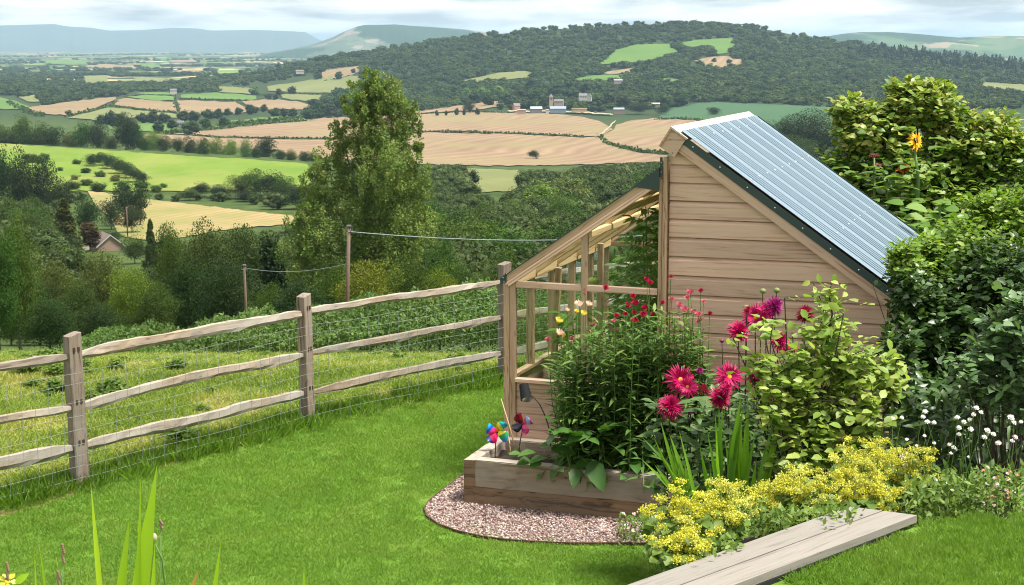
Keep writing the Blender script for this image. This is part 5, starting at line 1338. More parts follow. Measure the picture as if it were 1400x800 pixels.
scatter('lawn_grass', 'short green mown grass of the lawn', Pg, np.stack([sc, sc, sc], 1), LAWNC, 4, 2)
# the upper lawn, seen from nearer
NEARC = proto_collection('near_lawn_tufts', [('tuft', tufts(85 + i, 900, 0.030, 0.0035, 0.20, 0.6)) for i in range(3)])
xs, ys = np.meshgrid(np.arange(-0.6, 5.4, 0.15), np.arange(4.3, 7.6, 0.15)); xs = (xs + 0.03 * r_.randn(*xs.shape)).ravel(); ys = (ys + 0.03 * r_.randn(*ys.shape)).ravel()
BQ = [tuple(q[:2]) for q in (A0 - _d * 1.5, A1, A2, A3 - unit(A2 - A3) * 1.5)]
keep = in_poly(xs, ys, TERR) & ~in_poly(xs, ys, BQ); xs, ys = xs[keep], ys[keep]
scatter('upper_lawn_grass', 'mown grass of the upper lawn beside the boards', np.stack([xs, ys, 0 * xs + ZT], 1), 0.85 + .3 * r_.rand(len(xs)), NEARC, 3, 12)
# longer grass along the fence foot
t_ = r_.rand(900) * (len(FP) - 2); i_ = t_.astype(int); f_ = t_ - i_
A_ = np.array([FP[i] for i in i_]); B_ = np.array([FP[i + 1] for i in i_])
Pe = A_ * (1 - f_[:, None]) + B_ * f_[:, None]; Pe[:, 0] += r_.randn(900) * 0.09; Pe[:, 1] += r_.randn(900) * 0.09 + 0.05; Pe[:, 2] = T(Pe[:, 0], Pe[:, 1])
LONGC = proto_collection('long_tufts', [('tuft', tufts(90 + i, 60, 0.11, 0.006, 0.18, 0.4, 'lawn_blade')) for i in range(3)])
scatter('edge_grass', 'longer grass fringe under the fence', Pe, 0.5 + 0.8 * r_.rand(900), LONGC, 3, 3)
# rough grass of the field
ROUGHC = proto_collection('rough_tufts', [('tuft', tufts(100 + i, 230, 0.055, 0.009, 0.60, 1.0, 'rough_blade', 0.6)) for i in range(4)])
n = 12000
yy = 9 + 21 * r_.rand(n) ** 0.9; xx = -0.36 * yy - 2.2 + (0.36 * yy + 5.8) * r_.rand(n)
m = yy > fence_y(xx) + 0.12
xx, yy = xx[m], yy[m]
scatter('rough_grass', 'yellow green rough grass of the field beyond the fence', np.stack([xx, yy, T(xx, yy)], 1), 0.55 + 0.7 * r_.rand(len(xx)), ROUGHC, 4, 4)
# weeds in the field
V, p, t = crown(120, 16, 26, 0.17, rx=0.55, h0=0.0, lobe=0.4, core=False)
WEEDC = proto_collection('field_weeds', [('weed', np_mesh('weed', V, p, M['weed'], t))])
yy = 10.5 + 18 * r_.rand(520) ** 0.8; xx = -0.36 * yy + (0.36 * yy + 2) * r_.rand(520)
m = (yy > fence_y(xx) + 0.35) & (np.sin(xx * 1.7 + yy * 0.9) + 0.8 * np.sin(xx * 0.6 - yy * 1.3) + 0.6 * r_.randn(520) > 0.35)
xx, yy = xx[m], yy[m]; sc = 0.06 + 0.13 * r_.rand(len(xx)) ** 2
scatter('field_weeds', 'dark green nettle and dock clumps in the rough field', np.stack([xx, yy, T(xx, yy)], 1), np.stack([sc * 1.7, sc * 1.7, sc], 1), WEEDC, 1, 5)
# bare reddish earth under the fence
ep = [at_z(a, b)[:2] for a, b in ((180, 640), (235, 617), (300, 600), (312, 607), (260, 626), (200, 650))]
draped('bare_earth', [tuple(q) for q in ep], plain('red_earth', (0.20, 0.11, 0.07), 0.95, var=0.4, sc=8), 'strip of bare reddish earth at the foot of the fence', step=(.3, .3), dens=0.2, world=True, zoff=0.018)
ep = [at_z(a, b)[:2] for a, b in ((-40, 722), (0, 702), (60, 686), (112, 668), (112, 675), (60, 694), (0, 711), (-40, 732))]
draped('bare_earth', [tuple(q) for q in ep], bpy.data.materials['red_earth'], 'thin line of bare earth below the left wire netting', step=(.3, .3), dens=0.2, world=True, zoff=0.018)

# ------------------------------------------------------------------ gravel
def gravel():
    draped('gravel_bed', GRAV, plain('gravel_base', (0.24, 0.17, 0.15), 0.9, var=0.45, sc=90), 'pinkish gravel strip around the raised bed', step=(.3, .3), dens=0.2, world=True, zoff=0.016)
    r = np.random.RandomState(6)
    n = 26000; G = np.array(GRAV)
    x = G[:, 0].min() + r.rand(n) * np.ptp(G[:, 0]); y = G[:, 1].min() + r.rand(n) * np.ptp(G[:, 1])
    m = in_poly(x, y, GRAV) & ~in_poly(x, y, bedpoly); x, y = x[m], y[m]; n = len(x)
    s = 0.0055 + 0.005 * r.rand(n)
    base = np.array([[1, 0, 0], [0, 1, 0], [-1, 0, 0], [0, -1, 0], [0, 0, 1], [0, 0, -1]], float)
    Vv = base[None] * s[:, None, None] * (0.6 + 0.8 * r.rand(n, 6, 1)) * np.array([1.25, 1.0, 0.8])
    a = r.rand(n) * 6.28; c, q = np.cos(a), np.sin(a)
    X = Vv[..., 0] * c[:, None] - Vv[..., 1] * q[:, None]; Y = Vv[..., 0] * q[:, None] + Vv[..., 1] * c[:, None]
    V = np.stack([X + x[:, None], Y + y[:, None], Vv[..., 2] + 0.018 + (s * 0.6 + 0.006 * r.rand(n))[:, None]], -1).reshape(-1, 3)
    f = np.array([[0, 1, 4], [1, 2, 4], [2, 3, 4], [3, 0, 4], [1, 0, 5], [2, 1, 5], [3, 2, 5], [0, 3, 5]])
    F = (np.arange(n)[:, None, None] * 6 + f[None]).reshape(-1, 3)
    t = NT('gravel_stones'); at = t.N('ShaderNodeAttribute', attribute_name='tint').outputs['Fac']
    t.principled(t.ramp(at, [(0.0, (0.15, 0.085, 0.08)), (0.25, (0.29, 0.185, 0.165)), (0.5, (0.39, 0.31, 0.265)), (0.80, (0.54, 0.49, 0.44)), (0.9, (0.24, 0.19, 0.19))], 'CONSTANT'), 0.7, spec=0.3)
    o = link('gravel', np_mesh('gravel', V, [F], t.m, np.repeat(r.rand(n), 6)))
    tag(o, 'small pink and white gravel stones', kind='stuff')
    # steel lawn edging
    pts = [at_z(a, b)[:2] for a, b in gpx[:13]] + [at_z(905, 748.5)[:2]]
    q = []
    for i in range(len(pts) - 1):
        for k in range(5): q.append(pts[i] * (1 - k / 5) + pts[i + 1] * k / 5)
    m = MB()
    for i in range(len(q) - 1):
        d = q[i + 1] - q[i]; d = d / np.linalg.norm(d); nn = np.array([-d[1], d[0]]) * 0.005
        a, b = q[i], q[i + 1]
        m.add([(a[0] - nn[0], a[1] - nn[1], -.02), (b[0] - nn[0], b[1] - nn[1], -.02), (b[0] + nn[0], b[1] + nn[1], -.02), (a[0] + nn[0], a[1] + nn[1], -.02),
               (a[0] - nn[0], a[1] - nn[1], .034), (b[0] - nn[0], b[1] - nn[1], .034), (b[0] + nn[0], b[1] + nn[1], .034), (a[0] + nn[0], a[1] + nn[1], .034)],
              [(4, 5, 6, 7), (0, 1, 5, 4), (3, 7, 6, 2), (0, 4, 7, 3), (1, 2, 6, 5)])
    tag(m.build('lawn_edging', M['edging']), 'rusty steel edging strip curving round the gravel', 'edging')
gravel()

# ------------------------------------------------------------------ timber
def timber(name, p0, p1, w, h, mat, parent=None, roll=0.0, cham=0.004, up=(0, 0, 1)):
    """square sawn piece from p0 to p1 (centre line, parent's coordinates); w across, h in the up direction; grain runs along it"""
    p0 = Vector(p0); p1 = Vector(p1); X = (p1 - p0); L = X.length; X.normalize()
    U = Vector(up)
    if abs(X.dot(U)) > 0.98: U = Vector((0, 1, 0))
    Y = U.cross(X).normalized(); Z = X.cross(Y)
    a, b, c = w / 2, h / 2, min(cham, w * .3, h * .3)
    prof = [(-a + c, -b), (a - c, -b), (a, -b + c), (a, b - c), (a - c, b), (-a + c, b), (-a, b - c), (-a, -b + c)]
    m = MB().prism([(y, z) for y, z in prof], 0, L, 'x')
    mx = Matrix(((X.x, Y.x, Z.x, p0.x), (X.y, Y.y, Z.y, p0.y), (X.z, Y.z, Z.z, p0.z), (0, 0, 0, 1)))
    return m.build(name, mat, parent, False, mx)

# ------------------------------------------------------------------ fence
def cleft(name, a, b, parent, seed, th=0.085, dp=0.05, sag=0.0):
    """a split chestnut rail: wavering, tapering at the ends, with a flat bright top"""
    r = np.random.RandomState(seed); a = np.array(a, float); b = np.array(b, float)
    X = b - a; L = np.linalg.norm(X); X /= L; Y = np.cross([0, 0, 1.0], X); Y /= np.linalg.norm(Y); Z = np.cross(X, Y)
    n = 26; t = np.linspace(0, 1, n)
    ws = lambda k, am: sum(am / (j + 1) * np.sin(t * (2.2 + 2.9 * j) * 2 + r.rand() * 6.28) for j in range(k))
    am_ = 0.4 + 1.3 * r.rand(); cy = ws(3, 0.008 * am_); cz = ws(3, 0.0075 * am_) + sag * (0.2 + 1.6 * r.rand()) * 4 * t * (1 - t); th *= 0.88 + .24 * r.rand()
    taper = np.clip(np.minimum(t, 1 - t) / 0.07, 0, 1) * 0.45 + 0.55
    ang = [(-1, -0.35), (-0.75, 0.9), (0.2, 1.0), (0.95, 0.75), (1.0, -0.3), (0.3, -1.0), (-0.6, -0.9)]
    V = []
    for i in range(n):
        for (qy, qz) in ang:
            h = th / 2 * taper[i] * (1 + 0.12 * math.sin(i * (0.35 + .1 * (seed % 5)) + seed) + .07 * r.randn() * (qz < 0)); d = dp / 2 * taper[i] * (1 + 0.15 * math.cos(i * 0.7 + seed * 2))
            V.append((t[i] * L, cy[i] + qy * d + 0.003 * r.randn(), cz[i] + qz * h + 0.0025 * r.randn()))
    k = len(ang); F = []
    for i in range(n - 1):
        for j in range(k): F.append((i * k + j, i * k + (j + 1) % k, (i + 1) * k + (j + 1) % k, (i + 1) * k + j))
    F += [list(range(k - 1, -1, -1)), [(n - 1) * k + j for j in range(k)]]
    mx = Matrix(((X[0], Y[0], Z[0], a[0]), (X[1], Y[1], Z[1], a[1]), (X[2], Y[2], Z[2], a[2]), (0, 0, 0, 1)))
    me = MB().add(V, F).mesh(name, M['rail'])
    o = link(name, me, parent, mx); return o
fence = thing('post_and_rail_fence', 'weathered post and rail fence with wire netting along the lawn', 'fence', (0, 0, 0))
def zpix(px, py, P): return float(CAMH + P[1] * kof(py))
RZ = {2: (zpix(0, 486, P1F), zpix(0, 557, P1F), zpix(0, 612, P1F)), 3: (zpix(0, 428, P2F), zpix(0, 484, P2F), zpix(0, 537, P2F)), 4: (zpix(0, 384, P3F), zpix(0, 434, P3F), zpix(0, 483, P3F))}
NR_ = len(FP)
for k in range(NR_):
    if k not in RZ: RZ[k] = tuple(z + (0.02 if k < 2 else -0.04) for z in (RZ[2] if k < 2 else RZ[4]))
POSTS = []
for k in range(1, NR_):
    P = FP[k]; g = float(T(P[0], P[1])); top = {2: zpix(0, 457, P1F), 3: zpix(0, 403.5, P2F), 4: zpix(0, 360, P3F)}.get(k, g + 1.2)
    d = FP[min(k + 1, NR_ - 1)] - FP[k - 1]; yaw = math.atan2(d[1], d[0])
    r = random.Random(k)
    w = 0.118; lean = 0.028
    rings = []
    V = []; n = 10
    for i in range(n):
        t = i / (n - 1); z = -0.3 + (top - g + 0.3) * t
        for (qx, qy) in [(-1, -.85), (-.85, -1), (0, -1.03), (.85, -1), (1, -.85), (1, .85), (.85, 1), (-.85, 1), (-1, .85)]:
            s = w / 2 * (1 + 0.03 * math.sin(i * 1.7 + k)); V.append((t and -lean * 0 + qx * s + r.uniform(-.003, .003) or qx * s, qy * s * 0.8 + r.uniform(-.003, .003), z + (0.012 * qx * (i == n - 1))))
    F = []
    for i in range(n - 1):
        for j in range(9): F.append((i * 9 + j, i * 9 + (j + 1) % 9, (i + 1) * 9 + (j + 1) % 9, (i + 1) * 9 + j))
    F += [list(range(8, -1, -1)), [(n - 1) * 9 + j for j in range(9)]]
    # own frame has x upright so the grain runs up the post
    V2 = [(z, x, y) for (x, y, z) in V]
    rx = Matrix.Rotation(yaw if k != 3 else yaw + 0.25, 4, 'Z') @ Matrix(((0, 1, 0, 0), (0, 0, 1, 0), (1, 0, 0, 0), (0, 0, 0, 1)))
    tilt = Matrix.Rotation(-0.012 if k in (2, 3) else 0.0, 4, 'Y')
    po = link('post', MB().add(V2, F).mesh('post', M['post']), fence, Matrix.Translation((P[0], P[1], g)) @ tilt @ rx)
    for z in RZ[k]:      # raised dark boxes paint the shade of the mortises above each rail
        for sx in (-0.022, 0.018):
            mo = MB().box((z - g + 0.035, sx - 0.009, -0.0535), (z - g + 0.068, sx + 0.009, -0.046)).build('mortise_shade', M['disc'], po)
    POSTS.append(po)
sd = 5
for k in range(0, NR_ - 1):
    for q in range(3):
        a = FP[k] + np.array([0, 0, RZ[k][q]]); b = FP[k + 1] + np.array([0, 0, RZ[k + 1][q]])
        sd += 1
        d = (b - a) / np.linalg.norm(b - a)
        cleft('rail', a + d * 0.03 , b - d * 0.03, fence, sd, 0.090 if q == 2 else 0.080, 0.06, sag=0.012)
    # netting, stapled on the lawn side
    a0, b0 = FP[k], FP[k + 1]; dv = (b0 - a0)[:2]; L = np.linalg.norm(dv); dv = dv / L; nn = np.array([dv[1], -dv[0]]) * 0.085
    m = MB(); r = random.Random(k); hz = [0.03, 0.115, 0.20, 0.29, 0.385, 0.49, 0.60, 0.72, 0.85, 0.94]
    for h in hz:
        pts = []
        for i in range(19):
            t = i / 18; x = a0[0] + dv[0] * L * t + nn[0]; y = a0[1] + dv[1] * L * t + nn[1]
            pts.append((x, y, float(T(x, y)) + h + 0.008 * math.sin(t * 9 + h * 20 + k) - 0.01 * math.sin(math.pi * t)))
        m.tube(pts, 0.0012, 4, False)
    nv = int(L / 0.118)
    for i in range(nv):
        t = (i + 0.5) / nv; x = a0[0] + dv[0] * L * t + nn[0]; y = a0[1] + dv[1] * L * t + nn[1]; g = float(T(x, y))
        pts = [(x + r.uniform(-.006, .006), y + r.uniform(-.006, .006), g + h + 0.008 * math.sin(t * 9 + h * 20 + k) - 0.01 * math.sin(math.pi * t)) for h in hz]
        m.tube(pts, 0.0014, 4, False)
    w = m.build('wire_netting', M['steel'], fence); w['kind'] = 'stuff'

# ------------------------------------------------------------------ greenhouse and shed
BR = -AZ
GH = thing('greenhouse_shed', 'cedar lean-to greenhouse joined to a shiplap shed with a corrugated roof', 'garden building', F0, BR)
W_D = 2.80          # depth
SL = 0.694          # roof fall of the shed, height per metre
def roofz(u): return 2.738 - SL * (u - 1.44)
RK = math.atan(SL)
U1, U2 = 1.285, 2.90
def clip_board(z0, z1, u0, uend, top_of_u, v, name='board', mat='cedar', t=0.021):
    """one lapping board of the gable; its right end follows the roof slope"""
    c = z1 - 0.030
    prof = [(0.0, z0), (0.0, c), (t * 1.15, z1), (t * 1.15 + 0.004, z1), (t * 1.15 + 0.004, z0)]
    V = []; n = len(prof)
    for (y, z) in prof: V.append((0.0, v + y, z))
    for (y, z) in prof: V.append((top_of_u(z) - u0, v + y, z))
    F = [list(range(n)), list(range(2 * n - 1, n - 1, -1))] + [[i, i + n, (i + 1) % n + n, (i + 1) % n] for i in range(n)]
    return MB().add(V, F).build(name, M[mat], GH, False, Matrix.Translation((u0, 0, 0)))
ztops = [2.545, 2.411, 2.278, 2.141, 2.003, 1.859, 1.715, 1.571, 1.43, 1.29, 1.15, 1.01, 0.87, 0.73, 0.59, 0.45, 0.31, 0.17, 0.03]
zt = [2.66] + ztops
for i in range(len(zt) - 1):
    z1, z0 = zt[i], zt[i + 1]
    clip_board(z0 + 0.0015, z1 - 0.003, U1, U2, lambda z: min(U2, 1.44 + (2.66 - z) / SL), 0.012)
# inner face behind the boards and the other walls of the shed
MB().prism([(U1, 0.0), (U2 - .01, 0.0), (U2 - .01, 1.62), (1.46, 2.62), (U1, 2.62)], 0.031, 0.05).build('lining', M['cedar_frame'], GH)
for k in range(13):
    MB().box((U2 - 0.004, 0.05, 0.03 + k * 0.13), (U2 + 0.014, W_D - 0.02, 0.155 + k * 0.13)).build('board', M['cedar'], GH)
MB().prism([(U1, 0.0), (U2, 0.0), (U2, 1.62), (1.46, 2.62), (U1, 2.62)], W_D - 0.02, W_D).build('back_wall', M['cedar'], GH)
MB().box((U1 - 0.03, 0.06, 0.0), (U1, W_D - 0.03, 2.55)).build('dividing_wall', M['cedar_new'], GH)
# corner boards between glass and shed
timber('corner_board', (1.258, -0.012, 0.02), (1.258, -0.012, 2.60), 0.030, 0.050, M['cedar_frame'], GH, up=(0, 1, 0))
timber('corner_board', (1.224, 0.012, 0.02), (1.224, 0.012, 2.44), 0.030, 0.060, M['cedar_frame'], GH, up=(0, 1, 0))
# barge board and metal verge of the shed
def slope_piece(name, u0, u1, dz0, dz1, v0, v1, mat, z_at=roofz, grain=True, plumb=False):
    """a strip following the shed roof from u0 to u1, between heights dz0 and dz1 below the roof line"""
    L = math.hypot(u1 - u0, z_at(u1) - z_at(u0)); a = math.atan2(z_at(u1) - z_at(u0), u1 - u0)
    c = math.cos(a)
    ex = 0.0
    prof = [(0, dz0 * c), (L, dz0 * c), (L, dz1 * c), (0, dz1 * c)]
    if plumb:
        s = -math.sin(a)
        prof = [(s * dz0 * 1.0, dz0 * c), (L + s * dz0, dz0 * c), (L + s * dz1, dz1 * c), (s * dz1, dz1 * c)]
    mx = Matrix.Translation((u0, 0, z_at(u0))) @ Matrix.Rotation(-a, 4, 'Y')
    return MB().prism(prof, v0, v1).build(name, mat, GH, False, mx)
slope_piece('verge_flashing', 1.385, 2.952, -0.070, -0.002, -0.050, -0.042, M['fascia'])
slope_piece('barge_board', 1.385, 3.03, -0.150, -0.072, -0.040, -0.012, M['cedar'])
slope_piece('verge_board', 1.36, 2.95, -0.150, -0.03, W_D + 0.02, W_D + 0.045, M['cedar'])
for k in range(8):
    u = 1.47 + k * 0.205; z = roofz(u) - 0.036
    MB().ball((u, -0.053, z), 0.0055, 8, 4, (1, .5, 1)).build('screw', M['screw'], GH)
# corrugated sheet
def roof_sheet():
    na = 3; P_ = 0.39; v0, v1 = -0.045, W_D + 0.06
    L = math.hypot(2.97 - 1.37, SL * 1.60)
    prof = [(0.0, 0)]           # one pan and three crowns to each repeat
    for g in (0.105, 0.175, 0.245, 0.315): prof += [(g - .004, 0.0 if g > .11 else -0.002), (g + .002, -0.024), (g + .028, -0.024), (g + .034, 0.0)]
    prof += [(0.389, 0.0)]
    line = [(v0, 0.012), (v0 + 0.05, 0.012), (v0 + 0.055, 0.0)]
    v = v0 + 0.06
    while v < v1:
        line += [(v + a, 0.008 + h) for a, h in prof if v + a <= v1]; v += P_
    nv = len(line) - 1
    V = []
    for v, h in line:
        for i in range(na): V.append((L * i / (na - 1), v, h))
    F = []
    for j in range(nv):
        for i in range(na - 1): a = j * na + i; F.append((a, a + 1, a + na + 1, a + na))
    k = len(V)
    V += [(x, v, z - 0.0015) for (x, v, z) in V]; F += [tuple(q + k for q in f[::-1]) for f in F]
    mx = Matrix.Translation((1.37, 0, roofz(1.37) + 0.006)) @ Matrix.Rotation(RK, 4, 'Y')
    o = MB().add(V, F).build('corrugated_sheet', M['roof'], GH, False, mx)
    for row in (0.10, 0.62, 1.34):
        for q in range(9):
            v = v0 + 0.09 + 0.33 * q
            MB().ball((row, v, 0.012), 0.0075, 8, 4, (1, 1, .6)).build('roof_screw', M['screw'], o)
    return o
roof_sheet()
slope_piece('far_verge_flashing', 1.385, 2.955, -0.02, 0.022, W_D + 0.062, W_D + 0.072, M['fascia'])
timber('gutter_board', (2.965, -0.02, roofz(2.965) - 0.09), (2.965, W_D + 0.03, roofz(2.965) - 0.09), 0.02, 0.10, M['cedar'], GH)
# ridge cap: two planks on a square end block
def plank_uv(name, a, b, v0, v1, th, mat, inward):
    a = Vector((a[0], 0, a[1])); b = Vector((b[0], 0, b[1])); d = (b - a); L = d.length; d.normalize()
    n = Vector((-d.z, 0, d.x)) * inward
    # own x runs along the ridge
    mx = Matrix(((0, d.x, n.x, a.x), (1, d.y, n.y, v0), (0, d.z, n.z, a.z), (0, 0, 0, 1)))
    return MB().prism([(0, 0), (L, 0), (L, th), (0, th)], 0, v1 - v0, 'x').build(name, mat, GH, False, mx)
AP, RL, LL = (1.306, 2.832), (1.432, 2.744), (1.216, 2.686)
plank_uv('ridge_plank', AP, RL, -0.075, W_D + 0.075, 0.014, M['ridge'], -1)
plank_uv('ridge_plank', (1.306 - .008, 2.832 - .017), LL, -0.075, W_D + 0.075, 0.014, M['cedar_frame'], 1)
ctr = [(1.305, 2.808), (1.414, 2.733), (1.332, 2.603), (1.226, 2.678)]
MB().prism(ctr, -0.062, -0.034).build('ridge_end_block', M['cedar'], GH)
MB().prism(ctr, W_D + 0.03, W_D + 0.06).build('ridge_end_block', M['cedar'], GH)
for q in ((1.300, 2.735), (1.318, 2.635)):
    MB().ball((q[0], -0.064, q[1]), 0.004, 6, 4).build('screw', M['disc'], GH)
for v in (0.35, 2.65):
    MB().ball((1.392, v, 2.778), 0.005, 6, 4).build('screw', M['disc'], GH)

# greenhouse frame
def gz(u): return 1.655 + 0.694 * u      # top of the greenhouse roof
fr = M['cedar_frame']
timber('corner_post', (0.0, 0.0, 0.0), (0.0, 0.0, 1.66), 0.045, 0.050, fr, GH, up=(0, 1, 0))
timber('corner_post', (0.05, -0.004, 0.0), (0.05, -0.004, 1.655), 0.052, 0.040, fr, GH, up=(0, 1, 0))
timber('top_rail', (0.078, 0.0, 1.583), (1.208, 0.0, 1.583), 0.05, 0.05, M['cedar'], GH)
timber('sill', (0.078, -0.01, 0.828), (1.208, -0.01, 0.828), 0.07, 0.032, M['cedar'], GH)
timber('mullion', (0.633, -0.006, 0.845), (0.633, -0.006, 2.02), 0.05, 0.045, fr, GH, up=(0, 1, 0))
def sloped(name, u0, u1, dz, v, w, h, mat):
    return timber(name, (u0, v, gz(u0) + dz), (u1, v, gz(u1) + dz), w, h, mat, GH)
for v in (-0.02, W_D - 0.03):
    sloped('rafter', -0.02, 1.205, -0.032, v, 0.030, 0.060, M['cedar_frame'])
    sloped('rafter_trim', 0.0, 1.205, -0.072, v - 0.006 if v < 0 else v, 0.028, 0.018, M['cedar'])
    sloped('rafter_batten', 0.02, 1.205, -0.093, v, 0.04, 0.020, M['cedar'])
for k in range(1, 5):
    v = k * W_D / 5
    sloped('rafter', 0.0, 1.25, -0.055, v, 0.035, 0.07, M['cedar_new'])
    timber('mullion', (0.0, v, 0.84), (0.0, v, 1.56), 0.06, 0.05, fr, GH, up=(0, 1, 0))
timber('eaves_beam', (0.02, 0.03, 1.60), (0.02, W_D - 0.05, 1.60), 0.06, 0.075, M['cedar_new'], GH)
timber('purlin', (0.66, 0.0, gz(0.66) - 0.115), (0.66, W_D - 0.05, gz(0.66) - 0.115), 0.05, 0.05, M['cedar_new'], GH)
timber('roof_board', (1.08, 0.01, gz(1.08) - 0.075), (1.08, W_D - 0.05, gz(1.08) - 0.075), 0.20, 0.02, M['cedar_new'], GH, up=(-0.57, 0, 0.82))
timber('roof_board', (0.86, 0.01, gz(0.86) - 0.075), (0.86, W_D - 0.05, gz(0.86) - 0.075), 0.20, 0.02, M['cedar_new'], GH, up=(-0.57, 0, 0.82))
timber('rear_rail', (0.03, W_D - 0.03, 1.583), (1.22, W_D - 0.03, 1.583), 0.045, 0.045, fr, GH)
timber('rear_rail', (0.03, W_D - 0.03, 0.83), (1.22, W_D - 0.03, 0.83), 0.045, 0.045, fr, GH)
timber('side_sill', (0.0, 0.03, 0.828), (0.0, W_D - 0.05, 0.828), 0.06, 0.032, fr, GH)
for u in (0.0, 0.42, 0.82, 1.2):
    timber('rear_post', (u, W_D - 0.03, 0.85), (u, W_D - 0.03, 1.56 if u < 0.1 else gz(u) - 0.12), 0.045, 0.045, fr, GH, up=(0, 1, 0))
for (a, b) in (((0.05, 0.9, 0.0), (0.18, 0.75, 1.62)), ((0.30, 1.5, 0.0), (0.34, 1.42, 1.75))):
    timber('brace', a, b, 0.05, 0.04, fr, GH, up=(0, 1, 0))
# boards under the glass: front, side and rear
for k in range(6):
    z0 = 0.06 + k * 0.126
    MB().prism([(0.0, z0), (0.0, z0 + 0.105), (0.012, z0 + 0.1245), (0.016, z0 + 0.1245), (0.016, z0)], 0, 1.130, 'x').build('board', M['cedar'], GH, False, Matrix.Translation((0.078, -0.006, 0)))
    MB().box((-0.014, 0.03, z0), (0.0, W_D - 0.05, z0 + 0.1235)).build('board', M['cedar'], GH)
    MB().box((0.03, W_D - 0.04, z0), (1.22, W_D - 0.024, z0 + 0.1235)).build('board', M['cedar'], GH)
# panes
def pane(poly, v0=-0.002, v1=0.002):
    MB().prism(poly, v0, v1).build('pane', M['glass'], GH)
pane([(0.078, .846), (.607, .846), (.607, 1.556), (.078, 1.556)]); pane([(.66, .846), (1.206, .846), (1.206, 1.556), (.66, 1.556)])
pane([(0.10, 1.61), (.607, 1.61), (.607, gz(.607) - .104), (0.10, gz(.10) - .104)]); pane([(.66, 1.61), (1.206, 1.61), (1.206, gz(1.206) - .104), (.66, gz(.66) - .104)])
for k in range(5):
    v0 = k * W_D / 5 + 0.02; v1 = (k + 1) * W_D / 5 - 0.02
    MB().box((-0.003, v0, .85), (0.003, v1, 1.555)).build('pane', M['glass'], GH)
    L = math.hypot(1.24, .694 * 1.24); mx = Matrix.Translation((-0.02, 0, gz(-0.02) - 0.006)) @ Matrix.Rotation(-RK, 4, 'Y')
    MB().box((0, v0 - .012, 0), (L, v1 + .012, 0.004)).build('roof_pane', M['glass'], GH, False, mx)
for (a, b) in ((0.03, .39), (.45, .79), (.85, 1.17)): MB().box((a, W_D - .032, .86), (b, W_D - .028, 1.55)).build('pane', M['glass'], GH)
# dark metal cappings
def cap_poly(poly, v0, v1, name='flashing'): MB().prism(poly, v0, v1).build(name, M['fascia'], GH)
cap_poly([(-0.045, 1.625), (0.0, 1.675), (0.006, 1.662), (0.006, 1.600), (-0.045, 1.585)], -0.040, -0.034, 'eaves_bracket')
cap_poly([(-0.05, 1.60), (-0.028, 1.60), (-0.028, 1.64), (-0.05, 1.63)], -0.03, W_D, 'gutter')
mx = Matrix.Translation((-0.02, 0, gz(-0.02))) @ Matrix.Rotation(-RK, 4, 'Y')
MB().box((-0.01, -0.042, 0.0), (1.42, -0.012, 0.006)).build('verge_strip', M['fascia'], GH, False, mx)
MB().box((-0.01, W_D - 0.045, 0.0), (1.42, W_D - 0.01, 0.006)).build('verge_strip', M['fascia'], GH, False, mx)
mt = MB()
mt.prism([(1.02, gz(1.02) + .012), (1.215, gz(1.02) + .155), (1.215, gz(1.02) - .005), (1.20, gz(1.02) - .012), (1.10, gz(1.02) + .004)], -0.048, -0.042)
mt.build('flashing', M['fascia'], GH)
mx2 = Matrix.Translation((1.02, 0, gz(1.02) + .012)) @ Matrix.Rotation(-math.atan2(.143, .195), 4, 'Y')
MB().box((0, -0.046, 0), (0.245, W_D, 0.004)).build('roof_flashing', M['fascia'], GH, False, mx2)
MB().box((1.218, -0.034, 2.45), (1.238, -0.030, 2.60)).build('flashing_clip', M['fascia'], GH)
for z in (2.49, 2.56): MB().ball((1.229, -0.038, z), 0.004, 6, 4).build('screw', M['screw'], GH)
for q in ((-0.02, 1.635), (-0.012, 1.603)): MB().ball((q[0], -0.043, q[1]), 0.0045, 6, 4).build('screw', M['screw'], GH)
# floor inside
MB().box((0.03, 0.05, 0.0), (1.22, W_D - 0.06, 0.02)).build('floor', M['soil'], GH)

# ------------------------------------------------------------------ raised bed
BED = thing('raised_bed', 'raised bed of weathered sleepers in front of the greenhouse', 'raised bed', loc(-0.071, -0.768, 0), BR)
def sleeper(name, p0, p1, mat, h=0.2, w=0.1):
    """seen close, so slightly waney along its edges"""
    p0 = Vector(p0); p1 = Vector(p1); X = p1 - p0; L = X.length; X.normalize(); Y = Vector((0, 0, 1)).cross(X)
    r = random.Random(hash(name) % 9 + int(L * 100)); V = []; n = max(3, int(L / 0.07)); pr = [(-1, -1), (-.0, -1.0), (1, -1), (1, 0), (1, .94), (.94, 1), (0, 1), (-.94, 1), (-1, .94), (-1, 0)]
    for i in range(n + 1):
        wv = [0.0016 * math.sin(i * 0.8 + q * 2.1) + r.uniform(-.0012, .0012) for q in range(10)]
        for q, (a, b) in enumerate(pr): V.append((L * i / n, a * (w / 2 + wv[q]), b * (h / 2 + wv[q])))
    F = []
    for i in range(n):
        for j in range(10): F.append((i * 10 + j, i * 10 + (j + 1) % 10, (i + 1) * 10 + (j + 1) % 10, (i + 1) * 10 + j))
    F += [list(range(9, -1, -1)), [n * 10 + j for j in range(10)]]
    mx = Matrix(((X.x, Y.x, 0, p0.x), (X.y, Y.y, 0, p0.y), (0, 0, 1, p0.z), (0, 0, 0, 1)))
    return link('sleeper', MB().add(V, F).mesh('sleeper', mat), BED, mx)
BL = 1.62
s1 = sleeper('a', (0.093, 0.05, 0.26), (BL, 0.05, 0.26), M['sleeper']); s1['label'] = 'grey upper front sleeper of the raised bed'
sleeper('b', (0.0, 0.052, 0.058), (BL - 0.02, 0.052, 0.058), M['sleeper_brown'])['label'] = 'brown lower front sleeper of the raised bed'
